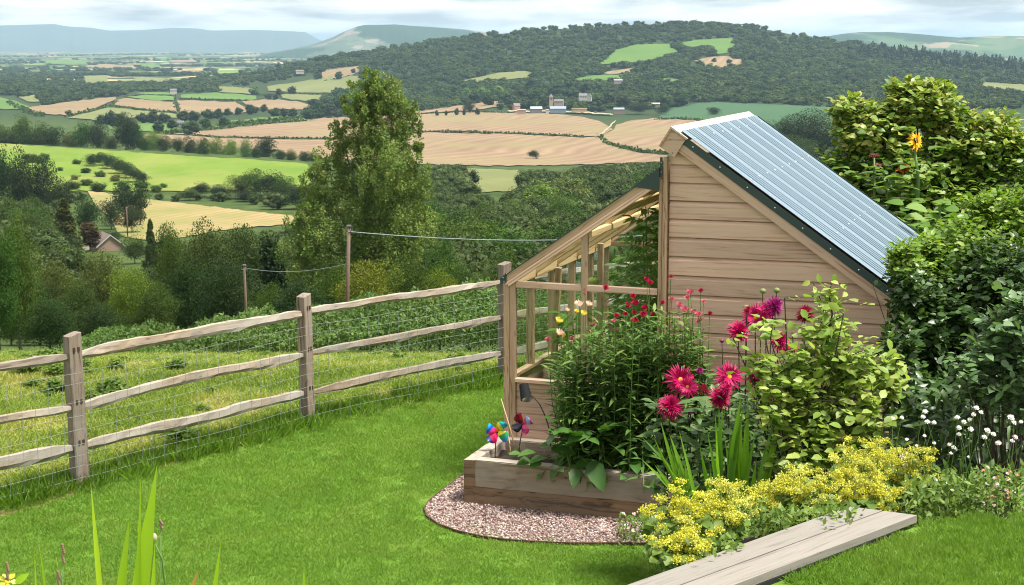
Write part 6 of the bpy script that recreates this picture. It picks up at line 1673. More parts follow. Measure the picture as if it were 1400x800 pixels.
sleeper('c', (0.046, 0.0, 0.26), (0.046, 0.77, 0.26), M['sleeper_top'], w=0.092)
sleeper('d', (0.05, 0.104, 0.058), (0.05, 0.78, 0.058), M['sleeper_brown'])
sleeper('e', (0.095, 0.715, 0.26), (BL + 1.4, 0.715, 0.26), M['sleeper'])
# the brown end grain of the side sleeper; pale strips paint light onto tops
MB().box((0.001, -0.004, 0.163), (0.091, -0.001, 0.356)).build('end_grain', M['sleeper_brown'], BED)
MB().box((0.096, 0.003, 0.3605), (BL - .005, 0.096, 0.3635)).build('lit_top', M['sleeper_top'], BED)
MB().box((0.098, 0.670, 0.3605), (BL + 1.3, 0.76, 0.3635)).build('lit_top', M['sleeper_top'], BED)
sleeper('f', (BL - 0.12, -0.05, 0.08), (BL + 0.02, -0.05, 0.08), M['sleeper_top'], h=0.16)
sleeper('g', (BL + 0.0, 0.10, 0.26), (BL + 0.0, 0.6, 0.26), M['sleeper'])
sb = MB(); nx, ny = 60, 16; V = []
for i in range(nx + 1):
    for j in range(ny + 1):
        V.append((0.085 + (BL - 0.12) * i / nx, 0.09 + 0.59 * j / ny, 0.285 + 0.018 * math.sin(i * 1.3 + j) + random.uniform(-.012, .012)))
sb.add(V, [(i * (ny + 1) + j, (i + 1) * (ny + 1) + j, (i + 1) * (ny + 1) + j + 1, i * (ny + 1) + j + 1) for i in range(nx) for j in range(ny)])
so = sb.build('soil', M['soil'], BED, True); so['kind'] = 'stuff'

# ------------------------------------------------------------------ board edging in the grass
BD = thing('board_edging', 'two long pale composite boards capping the wall between the flowers and the upper lawn', 'boards', (0, 0, 0))
dirv = unit(A1 - A0); dirn = unit(A2 - A3); dd = unit(dirv + dirn); nrm = np.array([dd[1], -dd[0], 0])
wid = float((A2 - A1) @ nrm); sh = float((A2 - A1) @ dd); s00 = A1 + nrm * 0.004 - dd * 5.2
for k in range(2):
    w0 = wid * (k / 2) + 0.004; w1 = wid * ((k + 1) / 2) - 0.004
    e0 = A1 + nrm * w0 + dd * sh * (w0 / wid); e1 = A1 + nrm * w1 + dd * sh * (w1 / wid)
    s0 = A1 + nrm * w0 - dd * 5.2; s1_ = A1 + nrm * w1 - dd * 5.2
    L0 = float((e0 - s0) @ dd); L1 = float((e1 - s0) @ dd)
    mx = Matrix(((dd[0], nrm[0], 0, s0[0]), (dd[1], nrm[1], 0, s0[1]), (0, 0, 1, ZT), (0, 0, 0, 1)))
    ww = w1 - w0
    MB().prism([(0, 0), (L0, 0), (L1, ww), (0, ww)], 0.024, 0.058, 'z').build('board', M['board'], BD, False, mx)
mx = Matrix(((dd[0], nrm[0], 0, s00[0]), (dd[1], nrm[1], 0, s00[1]), (0, 0, 1, 0.0), (0, 0, 0, 1)))
for k in range(6):      # the retaining wall under them, seen only from below
    MB().box((0, 0.02, k * 0.205 + 0.002), (5.1, 0.07, k * 0.205 + 0.203)).build('wall_board', M['sleeper_brown'], BD, False, Matrix.Translation((0, 0, 0)) @ mx)
MB().box((0, wid - 0.03, ZT + .001), (5.15, wid - .004, ZT + .022)).build('bearer', M['black'], BD, False, mx)

# ------------------------------------------------------------------ plants of the garden
def at_px(px, py, D): return at_d(px, py, D)
def gz_(p, D): return float(T(at_d(p, 400, D)[0], D))
def plant(name, label, cat, px, D, z=None, group=None):
    x = float(at_d(px, 400, D)[0])
    zz = (float(T(x, D)) if D > 16 else max(0.0, float(bank_z(x, D)))) if z is None else z
    # horizontal place of the pixel column on the ground at that distance
    return thing(name, label, cat, (x, D, zz), 0.0, group)
def rel(o, px, py, D): return at_d(px, py, D) - np.array(o.location)
def twigs(o, lobes, per, seed, leafL, leafW, spread=0.35, upness=0.5, flat=0.9, inner=0.35):
    """lobes: (px, py, D, rx px, ry px, depth m, twig count) -> leaf arrays in the plant's own frame, and the twigs"""
    r = np.random.RandomState(seed); Ps = []; Ds = []; Ns = []; tw = []
    for (px, py, D, rx, ry, dz, n) in lobes:
        c = rel(o, px, py, D); k = D / FPX; rad = np.array([rx * k, dz, ry * k])
        d = unit(r.randn(n, 3) + np.array([0, -0.25, 0.15]))
        s1 = (inner + (1.0 - inner) * r.rand(n) ** 0.45)[:, None]
        tip = c + d * rad * s1
        ln = (0.16 + 0.2 * r.rand(n))[:, None] * min(1.0, leafL * 14)
        dirn = unit(d * np.array([1, 1, 0.8]) + np.array([0, 0, upness]) + r.randn(n, 3) * spread)
        base = tip - dirn * ln
        tw.append((base, tip))
        t = (np.arange(per) + 0.5) / per
        p = base[:, None, :] + (tip - base)[:, None, :] * t[None, :, None]
        side = unit(np.cross(dirn, np.array([0, 0, 1.0])) + 1e-6)
        sg = np.where(np.arange(per) % 2 == 0, 1, -1)[None, :, None]
        rnd = r.randn(n, per, 3)
        Dl = unit(side[:, None, :] * sg * 0.9 + dirn[:, None, :] * 0.75 + rnd * 0.28 - np.array([0, 0, 0.12]))
        Nl = unit(np.array([0, 0, flat]) + d[:, None, :] * 0.55 + r.randn(n, per, 3) * 0.33)
        Ps.append(p.reshape(-1, 3)); Ds.append(Dl.reshape(-1, 3)); Ns.append(Nl.reshape(-1, 3))
    P = np.concatenate(Ps); D_ = np.concatenate(Ds); N = np.concatenate(Ns)
    L = leafL * (0.65 + 0.6 * r.rand(len(P))); return P, D_, N, L, L * (leafW / leafL), tw
def twig_mesh(o, tw, mat, every=3, rad=0.003, name='twigs', base=None, nbase=14, seed=0, base_r=0.006):
    m = MB(); r = random.Random(seed); b0 = np.zeros(3) if base is None else np.array(base)
    for (a, b) in tw:
        for i in range(0, len(a), every): m.tube([a[i], b[i]], [rad, rad * 0.5], 4, False)
        for i in range(0, len(a), max(1, len(a) // max(1, nbase // len(tw)))):
            mid = (b0 + a[i]) / 2 + np.array([r.uniform(-.05, .05), r.uniform(-.05, .05), 0.05])
            m.tube([b0 + np.array([r.uniform(-.08, .08), r.uniform(-.08, .08), 0]), mid, a[i]], [base_r, base_r * .7, base_r * .35], 5, False)
    s = m.build(name, mat, o, True); s['kind'] = 'stuff'; return s

# ---- large shrub behind the shed
sh = plant('viburnum_shrub', 'large spreading shrub with yellow green top behind the shed roof', 'shrub', 1270, 17)
lob = [(1190,175,17,62,42,.5,190),(1262,142,17,58,36,.5,210),(1330,195,17,80,50,.6,270),(1390,245,16.8,75,70,.6,230),(1235,235,17,95,55,.7,270),(1140,245,17,48,48,.5,150),(1300,285,16.8,110,60,.7,280),(1365,165,17.2,28,18,.3,40),
       (1105,285,17,35,40,.4,80),(1190,320,17,80,60,.6,160),(1300,370,17,130,60,.6,160),(1160,150,17,30,25,.3,50),(1470,260,16.8,60,80,.6,160),(1480,380,16.8,70,70,.6,120),(1232,118,17,22,14,.2,30),(1278,118,17,22,12,.2,24)]
P, D, N, L, Wd, tw = twigs(sh, [l[:6] + (int(l[6] * 1.25),) for l in lob], 9, 3, 0.088, 0.06, inner=0.45)
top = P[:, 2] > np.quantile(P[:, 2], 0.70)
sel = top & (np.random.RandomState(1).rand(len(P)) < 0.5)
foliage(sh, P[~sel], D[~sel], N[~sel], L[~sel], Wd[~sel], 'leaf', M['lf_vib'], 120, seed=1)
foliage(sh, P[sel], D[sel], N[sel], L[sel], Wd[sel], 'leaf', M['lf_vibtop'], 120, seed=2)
twig_mesh(sh, tw, M['stem_dark'], 6, 0.005, nbase=40, base_r=0.02)

# ---- sunflowers
def flower_disc(name, parent, c, axis, petals, L, Wd, mat, discr=0.0, discmat=None, layers=1, droop=0.2, cone=0.2, seed=0, jitter=0.15, part=None):
    """a flower head as one part: rings of petals round an axis, with its centre as a sub-part"""
    r = np.random.RandomState(seed); axis = unit(np.array(axis, float)); a = np.cross(axis, [0.3, 0.2, 1.0]); a /= np.linalg.norm(a); b = np.cross(axis, a)
    Ps = []; Ds = []; Ns = []; Ls = []
    for l in range(layers):
        n = petals if layers == 1 else max(6, int(petals * (1 - 0.10 * l)))
        th = (np.arange(n) + r.rand() + 0.25 * r.randn(n)) * 2 * math.pi / n
        el = cone + (1.35 - cone) * (l / max(1, layers - 0.2)) + jitter * 0.6 * r.randn(n)
        rad = a[None] * np.cos(th)[:, None] + b[None] * np.sin(th)[:, None]
        D = rad * np.cos(el)[:, None] + axis[None] * np.sin(el)[:, None]
        Ps.append(rad * discr * 0.7 * (1 - l / (layers + 1)) + axis[None] * (0.004 * l)); Ds.append(D)
        Ns.append(axis[None] * np.cos(el)[:, None] - rad * np.sin(el)[:, None] * 0.999 + 0.05 * r.randn(n, 3)); Ls.append(L * (1 - 0.45 * l / max(1, layers)) * (1 - jitter + 2 * jitter * r.rand(n)))
    P = np.concatenate(Ps); D = np.concatenate(Ds); N = np.concatenate(Ns); Ll = np.concatenate(Ls)
    V, p, t = leaves(P, D, N, Ll, Wd, 'leaf' if L > 0.03 else 'card', 0.35, droop, seed=seed)
    o = link(name, np_mesh(name, V, p, mat, t), parent, Matrix.Translation(Vector(c)))
    if discr and discmat:
        m = MB(); m.ball((0, 0, 0), discr, 10, 6)
        q = Vector(axis).to_track_quat('Z', 'Y').to_matrix().to_4x4()
        m.build('flower_centre', discmat, o, True, q @ Matrix.Diagonal((1, 1, 0.55, 1)))
    return o
sf = plant('sunflower', 'tall sunflower with one yellow head rising above the far end of the shed roof', 'sunflower', 1250, 14.6)
m = MB(); k = rel(sf, 1251, 205, 14.6); m.tube([(0, 0, 0), (0.01, 0, 1.2), (-0.005, 0, 2.2), k], [.02, .018, .015, .011], 8); m.build('stem', M['stem'], sf, True)
flower_disc('flower_head', sf, rel(sf, 1252, 193, 14.55), (0.55, -0.45, 0.3), 20, 0.078, 0.028, M['sunpetal'], 0.036, M['disc'], 2, 0.35, -0.1, 4, 0.3)
flower_disc('flower_head', sf, rel(sf, 1236, 232, 14.5), (-0.2, -0.4, 0.9), 18, 0.055, 0.022, M['sunrust'], 0.03, M['disc'], 2, 0.2, 0.3, 5, 0.3)
r_ = np.random.RandomState(8); n = 46; zz = 0.9 + 1.75 * r_.rand(n); th = r_.rand(n) * 6.28
Dl = unit(np.stack([np.cos(th), np.sin(th), 0.25 + 0.3 * r_.rand(n)], 1)); Pl = np.stack([np.zeros(n), np.zeros(n), zz], 1) + Dl * 0.10
Ll = 0.15 + 0.10 * r_.rand(n) * (1 - (zz - 0.9) / 3)
foliage(sf, Pl, Dl, np.stack([-Dl[:, 0] * .2, -Dl[:, 1] * .2, np.ones(n)], 1), Ll, Ll * 0.8, 'broad', M['lf_sun'], 46, droop=0.35)
sf2 = plant('sunflower', 'dark red sunflower plant with broad leaves left of the tall yellow one', 'sunflower', 1195, 14.4)
m = MB()
for px, py in ((1195, 214), (1180, 262), (1213, 245)): m.tube([(0, 0, 0), rel(sf2, px, (py + 480) / 2, 14.4) * np.array([.6, .6, 1]), rel(sf2, px, py, 14.4)], [.018, .015, .009], 7)
m.build('stem', M['stem'], sf2, True)
flower_disc('flower_head', sf2, rel(sf2, 1195, 213, 14.35), (-0.1, -0.1, 0.95), 16, 0.032, 0.012, M['crimson'], 0.03, M['disc'], 2, 0.25, 0.2, 6, 0.3)
flower_disc('flower_head', sf2, rel(sf2, 1201, 226, 14.35), (0.1, -0.2, 0.8), 12, 0.03, 0.012, M['crimson'], 0.016, M['disc'], 1, 0.25, 0.4, 7, 0.3)
n = 90; q = r_.randint(0, 3, n); cx = np.array([1195, 1180, 1213])[q]; cy = 225 + 150 * r_.rand(n); th = r_.rand(n) * 6.28
Pl = np.array([rel(sf2, a, b, 14.4) for a, b in zip(cx + r_.randn(n) * 12, cy)]); Dl = unit(np.stack([np.cos(th), np.sin(th), 0.2 + 0.3 * r_.rand(n)], 1))
Ll = 0.13 + 0.08 * r_.rand(n)
foliage(sf2, Pl, Dl, np.stack([-Dl[:, 0] * .2, -Dl[:, 1] * .2, np.ones(n)], 1), Ll, Ll * 0.8, 'broad', M['lf_sun'], 90, droop=0.35)
sf3 = plant('sunflower', 'low leafy sunflower without a bloom beside the far roof corner', 'sunflower', 1285, 14.3)
MB().tube([(0, 0, 0), rel(sf3, 1285, 280, 14.3)], [.016, .01], 7).build('stem', M['stem'], sf3, True)
n = 70; Pl = np.array([rel(sf3, 1230 + 90 * r_.rand(), 275 + 100 * r_.rand(), 14.3 + .3 * r_.randn()) for _ in range(n)]); th = r_.rand(n) * 6.28
Dl = unit(np.stack([np.cos(th), np.sin(th), 0.2 + 0.3 * r_.rand(n)], 1)); Ll = 0.12 + 0.09 * r_.rand(n)
foliage(sf3, Pl, Dl, np.stack([0 * th, -.4 + 0 * th, np.ones(n)], 1), Ll, Ll * 0.75, 'broad', M['lf_sun'], 70, droop=0.3)

# ---- hedge-like dark shrub over the shed's eave
ds = plant('dark_climbing_shrub', 'dense dark green shrub with fresh tips hiding the shed eave', 'shrub', 1320, 10.4)
lob = [(1300,420,10.4,85,70,.5,330),(1370,400,10.3,70,90,.5,330),(1260,440,10.2,50,70,.35,240),(1330,500,10.3,110,70,.5,380),(1390,500,10.2,60,80,.4,200),(1232,490,9.8,30,70,.3,130),(1290,560,9.8,90,60,.45,260),(1380,580,9.8,60,60,.4,200),(1240,390,10.1,24,30,.25,90),(1290,620,9.3,90,40,.4,150),(1460,470,10.4,60,120,.6,260),(1540,500,10.5,60,120,.6,220),(1480,600,10.0,90,60,.5,160)]
P, D, N, L, Wd, tw = twigs(ds, lob, 8, 5, 0.053, 0.036, inner=0.55)
foliage(ds, P, D, N, L, Wd, 'leaf', M['lf_dark'], 160, seed=4)
twig_mesh(ds, tw, M['stem_dark'], 7, 0.003, nbase=30)
# its inner thicket: bigger shaded leaves
r_ = np.random.RandomState(3); n = 2600
Pi = np.array([rel(ds, a, b, c) for a, b, c in zip(1225 + 220 * r_.rand(n), 350 + 300 * r_.rand(n), 10.4 + 0.5 * r_.rand(n))])
Pi = Pi[(Pi[:, 2] > 0)]; m_ = ~((Pi[:, 0] < rel(ds, 1262, 400, 10.4)[0]) & (Pi[:, 2] > rel(ds, 1250, 400, 10.4)[2])); Pi = Pi[m_]; n = len(Pi)
foliage(ds, Pi, unit(r_.randn(n, 3)), unit(r_.randn(n, 3) + np.array([0, -1, .6])), 0.11, 0.08, 'card', M['lf_dark'], 0, massname='inner_foliage')
fs = plant('leafy_shrub', 'bright fresh green shrub on top of the dark one, under the large yellow green shrub', 'shrub', 1340, 10.8)
lob = [(1330,330,10.8,70,42,.4,260),(1385,295,10.9,50,45,.4,220),(1280,360,10.7,42,34,.3,190),(1380,350,10.7,60,50,.4,240),(1235,350,10.3,26,26,.2,90),(1250,372,10.4,30,24,.2,90),(1264,340,10.6,22,26,.2,90),(1340,275,11.0,34,16,.2,60),(1455,320,10.9,50,50,.4,150),(1530,360,10.9,50,50,.4,130)]
P, D, N, L, Wd, tw = twigs(fs, lob, 8, 6, 0.055, 0.032, inner=0.5)
foliage(fs, P, D, N, L, Wd, 'leaf', M['lf_fresh'], 160, seed=5)
twig_mesh(fs, tw, M['stem_dark'], 6, 0.003, nbase=24)
gs = plant('grey_green_shrub', 'shrub with rounded grey green leaves at the right edge', 'shrub', 1385, 8.2)
lob = [(1370,440,8.2,42,24,.25,36),(1395,480,8.2,40,40,.3,60),(1350,475,8.2,45,26,.25,40),(1400,410,8.2,28,26,.25,36),(1345,520,8.2,40,22,.25,30),(1390,540,8.2,50,26,.25,36),(1320,500,8.1,30,20,.2,20)]
P, D, N, L, Wd, tw = twigs(gs, lob, 8, 7, 0.064, 0.044, inner=0.3, flat=1.3)
foliage(gs, P, D, N, L, Wd, 'leaf', M['lf_glauc'], 260, seed=6)
twig_mesh(gs, tw, M['stem_dark'], 2, 0.003, nbase=24)

# ---- the pale shrub in front of the shed wall
hz = plant('pale_green_shrub', 'airy shrub with pale yellow green leaves in front of the shed wall', 'shrub', 1120, 8.45)
lob = [(1130,440,8.45,45,34,.25,46),(1090,500,8.4,55,45,.3,90),(1155,490,8.45,60,50,.3,95),(1120,550,8.4,70,50,.35,120),(1180,560,8.4,55,55,.3,90),(1210,510,8.5,35,40,.25,44),(1060,545,8.3,42,40,.25,60),(1100,605,8.3,70,40,.3,90),(1180,615,8.3,60,35,.3,70),(1050,440,8.4,22,14,.15,10),(1135,398,8.45,16,20,.1,10),(1035,490,8.35,24,20,.15,16)]
P, D, N, L, Wd, tw = twigs(hz, [l[:6] + (int(l[6] * .62),) for l in lob], 7, 9, 0.068, 0.044, inner=0.2, flat=1.1)
foliage(hz, P, D, N, L, Wd, 'leaf', M['lf_hazel'], 300, seed=7)
twig_mesh(hz, tw, M['stem_dark'], 2, 0.003, nbase=40, base_r=0.009)
m = MB()
m.tube([rel(hz, 1128, 470, 8.45), rel(hz, 1138, 430, 8.45), rel(hz, 1133, 400, 8.45), rel(hz, 1142, 374, 8.45)], [.006, .005, .004, .002], 6)
m.build('leading_shoot', M['stem_dark'], hz, True)
pts = [(1142,374),(1136,384),(1150,388),(1122,387),(1155,392),(1128,398),(1108,384),(1145,402),(1158,400),(1120,410),(1150,415),(1130,420),(1112,405)]
r_ = np.random.RandomState(2); Pl = np.array([rel(hz, a, b, 8.44) for a, b in pts]); n = len(pts)
foliage(hz, Pl, unit(r_.randn(n, 3) + np.array([0, -.3, .5])), unit(r_.randn(n, 3) * .4 + np.array([0, -.6, .8])), 0.056, 0.036, 'leaf', M['lf_hazel'], n)

# ---- strawflowers
OUT = lambda px: float(np.interp(px, [735, 755, 775, 800, 830, 870, 900, 950, 968, 985], [560, 490, 462, 440, 410, 404, 400, 404, 420, 470]))
heads = [('s_yellow',763,440,15),('s_yellow',770,460,10),('s_cream',764,457,16),('s_pink',749,466,12),('s_yellow',798,430,13),('s_cream',792,418,17),('s_cream',804,417,13),('s_yellow',789,427,10),
 ('s_pink',812,446,11),('s_pink',781,464,9),('s_red',827,395,11),('s_red',865,407,11),('s_red',869,416,13),('s_red',857,419,11),('s_red',882,423,12),('s_red',879,432,14),('s_red',868,440,12),('s_red',893,432,11),('s_red',855,431,9),('s_red',842,433,10),('s_red',867,429,9),
 ('s_red',884,383,9),('s_red',888,388,11),('s_red',905,415,9),('s_red',917,380,7),('s_pink',918,411,11),('s_pink',928,419,12),('s_pink',935,425,13),('s_pink',944,401,12),('s_pink',941,408,11),('s_red',958,399,9),('s_pink',939,424,9),('s_pink',948,427,10),('s_pink',955,432,12),('s_pink',957,440,12),('s_pink',945,452,8),('s_pink',962,414,8),('s_red',970,430,9),
 ('s_pink',842,452,8),('s_red',907,448,7),('s_pink',800,400,6),('s_red',918,441,7),('s_cream',776,425,8),('s_pink',840,440,8)]
GRP = 'strawflower plants in the raised bed'
sfp = []
for i, (px, lb, D0) in enumerate([(765,'pale yellow and cream strawflowers at the left end of the raised bed',11.45),(800,'strawflower plant with one large blush flower in front of the mullion',11.4),(845,'strawflower plant with crimson buds in the middle of the raised bed',11.35),(885,'strawflower plant with many crimson flowers before the shed corner',11.3),(945,'strawflower plant with clustered pink flowers against the shed boards',11.25)]):
    sfp.append((px, D0, plant('strawflower_plant', lb, 'flower', px, D0, 0.27, GRP)))
def straw_head(o, c, mat, size, seed):
    r = np.random.RandomState(seed); ax = unit(np.array([r.randn() * .3, -.35, 1.0]))
    m = MB(); q = Vector(ax).to_track_quat('Z', 'Y').to_matrix().to_4x4()
    fo = flower_disc('flower_head', o, c, ax, 14, size * 0.56, size * 0.24, M[mat], size * 0.22, M['eye'] if mat in ('s_yellow',) or r.rand() < .3 else M[mat], 3, -0.35, 0.5, seed, 0.12)
    return fo
buckets = {i: [] for i in range(5)}
for j, h in enumerate(heads):
    i = min(range(5), key=lambda i: abs(sfp[i][0] - h[1])); buckets[i].append((j, h))
r_ = np.random.RandomState(31)
for i, (cx, D0, o) in enumerate(sfp):
    stems = []; st = MB()
    for j, (mt, px, py, sz) in buckets[i]:
        D = D0 + 0.25 * r_.randn() * .6; tip = rel(o, px, py + 2, D); b = np.array([tip[0] * .75 + r_.randn() * .03 + (.13 if i == 0 else 0), r_.randn() * .1, 0])
        stems.append((b, tip, True)); straw_head(o, rel(o, px, py, D), mt, sz * (.78 if px < 815 else .9) * D / FPX, j + 1)
    lo, hi = [(750, 795), (775, 825), (815, 870), (860, 925), (905, 982)][i]
    for q in range(34):
        px = lo + (hi - lo) * r_.rand(); py = OUT(px) + 14 + 170 * r_.rand() ** 1.2; D = D0 - 0.25 + 0.5 * r_.rand()
        tip = rel(o, px, py, D); b = np.array([tip[0] * .7 + r_.randn() * .04 + (.13 if i == 0 else 0), r_.randn() * .12, 0]); stems.append((b, tip, False))
    Pa = []; Da = []; Na = []; La = []
    for b, tip, fl in stems:
        mid = (b + tip) / 2 + np.array([r_.randn() * .02, r_.randn() * .02, .02]); st.tube([b, mid, tip], [.0045, .0038, .0022], 5, False)
        ln = np.linalg.norm(tip - b); n = int(ln / 0.030); t = np.linspace(0.06, 0.80 if fl else 1.0, n); p = b[None] * ((1 - t) ** 2)[:, None] + 2 * mid[None] * (t * (1 - t))[:, None] + tip[None] * (t ** 2)[:, None]
        th = np.arange(n) * 2.4 + r_.rand() * 6; up = 0.05 + 0.75 * t + .2 * r_.randn(n)
        d = unit(np.stack([np.cos(th), np.sin(th), up], 1)); Pa.append(p); Da.append(d); Na.append(unit(np.stack([-np.cos(th) * .5, -np.sin(th) * .5, np.ones(n)], 1) + .2 * r_.randn(n, 3)))
        La.append((0.165 - 0.085 * t ** 2 * (1 if fl else .6)) * (0.75 + .4 * r_.rand(n)))
    P = np.concatenate(Pa); D = np.concatenate(Da); N = np.concatenate(Na); L = np.concatenate(La)
    foliage(o, P, D, N, L, L * 0.21, 'lance', M['lf_straw'], 90, droop=0.4, seed=i)
    s = st.build('stems', M['stem'], o, True); s['kind'] = 'stuff'
# shaded broad leaves low in the bed
cf = plant('broad_leaved_plant', 'broad dark leaves spilling over the front sleeper of the raised bed', 'plant', 765, 11.25, 0.27)
r_ = np.random.RandomState(5)
lv = [(735,625,-.8,.1,.16),(720,618,-.9,.2,.15),(745,610,-.5,.4,.17),(770,612,-.3,.5,.19),(790,618,.1,.3,.2),(760,628,-.5,-.1,.18),(735,640,-.6,-.3,.13),(775,640,-.1,-.5,.16),(800,630,.3,-.6,.25),(812,622,.2,-.4,.22),(785,605,.3,.6,.2),(805,600,.5,.5,.2),(755,598,-.4,.7,.18),(828,610,.3,.1,.2),(842,625,.3,-.3,.19),(775,600,0,.8,.2),(820,590,.2,.7,.2),(728,632,-.9,0,.12),(700,620,-.7,.3,.10),(712,628,-.6,.0,.12),(690,622,-.4,.6,.07),(697,615,.3,.7,.08),(750,640,-.4,-.2,.13),(790,640,.1,-.3,.14),(760,605,.6,.4,.19),(795,612,-.6,.4,.17)]
for q in range(40): lv.append((740 + 170 * r_.rand(), 575 + 70 * r_.rand(), r_.randn() * .6, r_.rand() * .8 - .1, .12 + .08 * r_.rand()))
Pl = np.array([rel(cf, a + 8 if dx > 0 else a + 12, b, 11.08 + 0.25 * r_.rand()) for a, b, dx, dz, l in lv]); Dl = unit(np.array([[dx, -.55 - .3 * r_.rand(), dz] for a, b, dx, dz, l in lv])); Ll = np.array([l for *_, l in lv])
foliage(cf, Pl, Dl, unit(np.array([[0, -.35, 1.0]] * len(lv)) + .25 * r_.randn(len(lv), 3)), Ll, Ll * .56, 'broad', M['lf_comfrey'], len(lv), droop=0.3)

# ---- dahlias
DH = [('pinkred',1033,434,33,1,'w'),('magenta',1010,453,30,0,'w'),('purple',1058,419,28,0,'w'),('pinkred',1048,425,26,0,'w'),('crimson',1101,430,27,2,'r'),('magenta',1066,466,26,0,'m'),('magenta',1073,481,20,0,'m'),
      ('magenta',930,519,37,1,'l'),('pinkred',940,529,26,1,'l'),('magenta',917,556,34,0,'l'),('pinkred',997,515,36,1,'m'),('magenta',1033,515,28,2,'m'),('magenta',984,544,30,0,'m'),('purple',957,507,10,0,'l'),('crimson',963,534,18,2,'l'),
      ('purple',1051,551,17,0,'m'),('purple',1070,585,30,0,'m'),('crimson',1121,488,16,0,'r'),('magenta',1085,476,14,0,'m'),('magenta',992,532,20,0,'m'),('crimson',1022,424,12,0,'w'),('purple',945,562,9,0,'l')]
dg = {'w': (1030, 9.9, 'dahlia with starry magenta flowers against the shed wall'), 'l': (935, 9.7, 'dahlia with two yellow centred pink blooms, lowest at the left of the group'), 'm': (1015, 9.4, 'dahlia with pink blooms just above the bright sword leaves'), 'r': (1105, 9.8, 'dahlia with one dark crimson nodding bloom in front of the shed boards')}
r_ = np.random.RandomState(77)
for key, (cx, D0, lb) in dg.items():
    o = plant('dahlia_plant', lb, 'dahlia', cx, D0, None, 'dahlias in front of the shed'); st = MB(); n_ = 0
    for j, (mt, px, py, sz, ty, kk) in enumerate(DH):
        if kk != key: continue
        D = D0 + r_.randn() * .05; c = rel(o, px, py, D); R = sz / 2 * 1.08 * D / FPX
        ax = {0: (r_.randn() * .3, -.75, .6), 1: (r_.randn() * .25, -1, .35), 2: (r_.randn() * .2, .5, .8)}[ty]
        fo = flower_disc('flower_head', o, c, ax, 40 if sz > 20 else 20, R * 1.08, max(R * .15, .006), M[mt], R * (.24 if ty == 1 else .12), M['eye'] if ty == 1 else M[mt], 5 if ty != 1 else 2, 0.1, -0.25 if ty == 0 else -0.1 if ty == 1 else -0.5, j + 50, 0.16)
        b = np.array([c[0] * .5 + r_.randn() * .05, r_.randn() * .06, 0]); st.tube([b, (b + c) / 2 + np.array([r_.randn() * .02, 0, .03]), c + np.array([0, .02, -.01])], [.006, .005, .0035], 6, False)
    for (px, py, kk, sz) in [(1043,398,'w',9),(1062,397,'w',9),(987,466,'w',7),(1020,420,'w',8),(905,547,'l',7),(958,563,'l',6),(1040,545,'m',6),(925,585,'l',5)]:
        if kk != key: continue
        c = rel(o, px, py, D0); bb = MB().ball((0, 0, 0), sz / 2 * D0 / FPX, 8, 6, (1, 1, .85)).build('bud', M['bud' if sz != 7 else 'budpink'], o, True, Matrix.Translation(Vector(c)))
        b = np.array([c[0] * .6, r_.randn() * .05, 0]); st.tube([b, (b + c) / 2, c], [.005, .004, .0025], 5, False)
    s = st.build('stems', M['stem_dark'], o, True); s['kind'] = 'stuff'
    n = {'w': 150, 'l': 260, 'm': 330, 'r': 90}[key]
    lo, hi, y0, y1 = {'w': (985, 1085, 500, 600), 'l': (890, 985, 545, 690), 'm': (945, 1090, 540, 680), 'r': (1070, 1130, 500, 600)}[key]
    Pl = np.array([rel(o, lo + (hi - lo) * r_.rand(), y0 + (y1 - y0) * r_.rand() ** .9, D0 + .22 * r_.rand() - .1) for _ in range(n)])
    th = r_.rand(n) * 6.28; Dl = unit(np.stack([np.cos(th), np.sin(th) - .3, .1 + .6 * r_.rand(n) - .2], 1)); Ll = .06 + .06 * r_.rand(n)
    foliage(o, Pl, Dl, unit(np.array([[0, -.4, 1.]]) + .35 * r_.randn(n, 3)), Ll, Ll * .5, 'leaf', M['lf_dahlia'], min(n, 90), droop=0.25)
# dark leaves filling behind the strawflowers and dahlias
bf = plant('bed_foliage', 'dark leafy undergrowth between the dahlias and the strawflowers', 'plants', 960, 11.3, 0.1); bf['kind'] = 'stuff'
n = 5200; r_ = np.random.RandomState(15); px = 775 + 365 * r_.rand(n); py = np.interp(px, [775, 840, 960, 1000, 1140], [560, 520, 500, 545, 560]) + 150 * r_.rand(n) ** .8
py = np.minimum(py, np.interp(px, [775, 840, 900, 920, 1140], [618, 632, 645, 700, 690]))
Pl = np.array([rel(bf, a, b, c) for a, b, c in zip(px, py, np.interp(px, [775, 900, 960], [11.4, 11.3, 11.05]) + .22 * r_.rand(n))])
foliage(bf, Pl, unit(r_.randn(n, 3) + np.array([0, 0, .3])), unit(r_.randn(n, 3) * .5 + np.array([0, -.5, .9])), .085, .034, 'lance', M['lf_dahlia'], 0)

# ---- sword leaved clumps
def swords(o, blades, mat, N=(0, -1, .35), droop=.12):
    n = len(blades); P = np.array([b[0] for b in blades]); Q = np.array([b[1] for b in blades]); L = np.linalg.norm(Q - P, axis=1); W_ = np.array([b[2] for b in blades])
    r = np.random.RandomState(n); Nn = unit(np.array([N] * n, float) + .35 * r.randn(n, 3))
    for i in range(n):
        me = unit_leaf('blade', mat, droop, 0.25, round(float(W_[i] / L[i]), 3))
        d = unit(Q[i] - P[i]); nn = unit(Nn[i] - d * (Nn[i] @ d)); s = np.cross(nn, d); l = L[i]
        link('leaf', me, o, Matrix(((d[0] * l, s[0] * l, nn[0] * l, P[i][0]), (d[1] * l, s[1] * l, nn[1] * l, P[i][1]), (d[2] * l, s[2] * l, nn[2] * l, P[i][2]), (0, 0, 0, 1))))
cr = plant('crocosmia_clump', 'clump of bright green sword leaves under the dahlias', 'plant', 1000, 8.3, None)
r_ = np.random.RandomState(41); bl = []
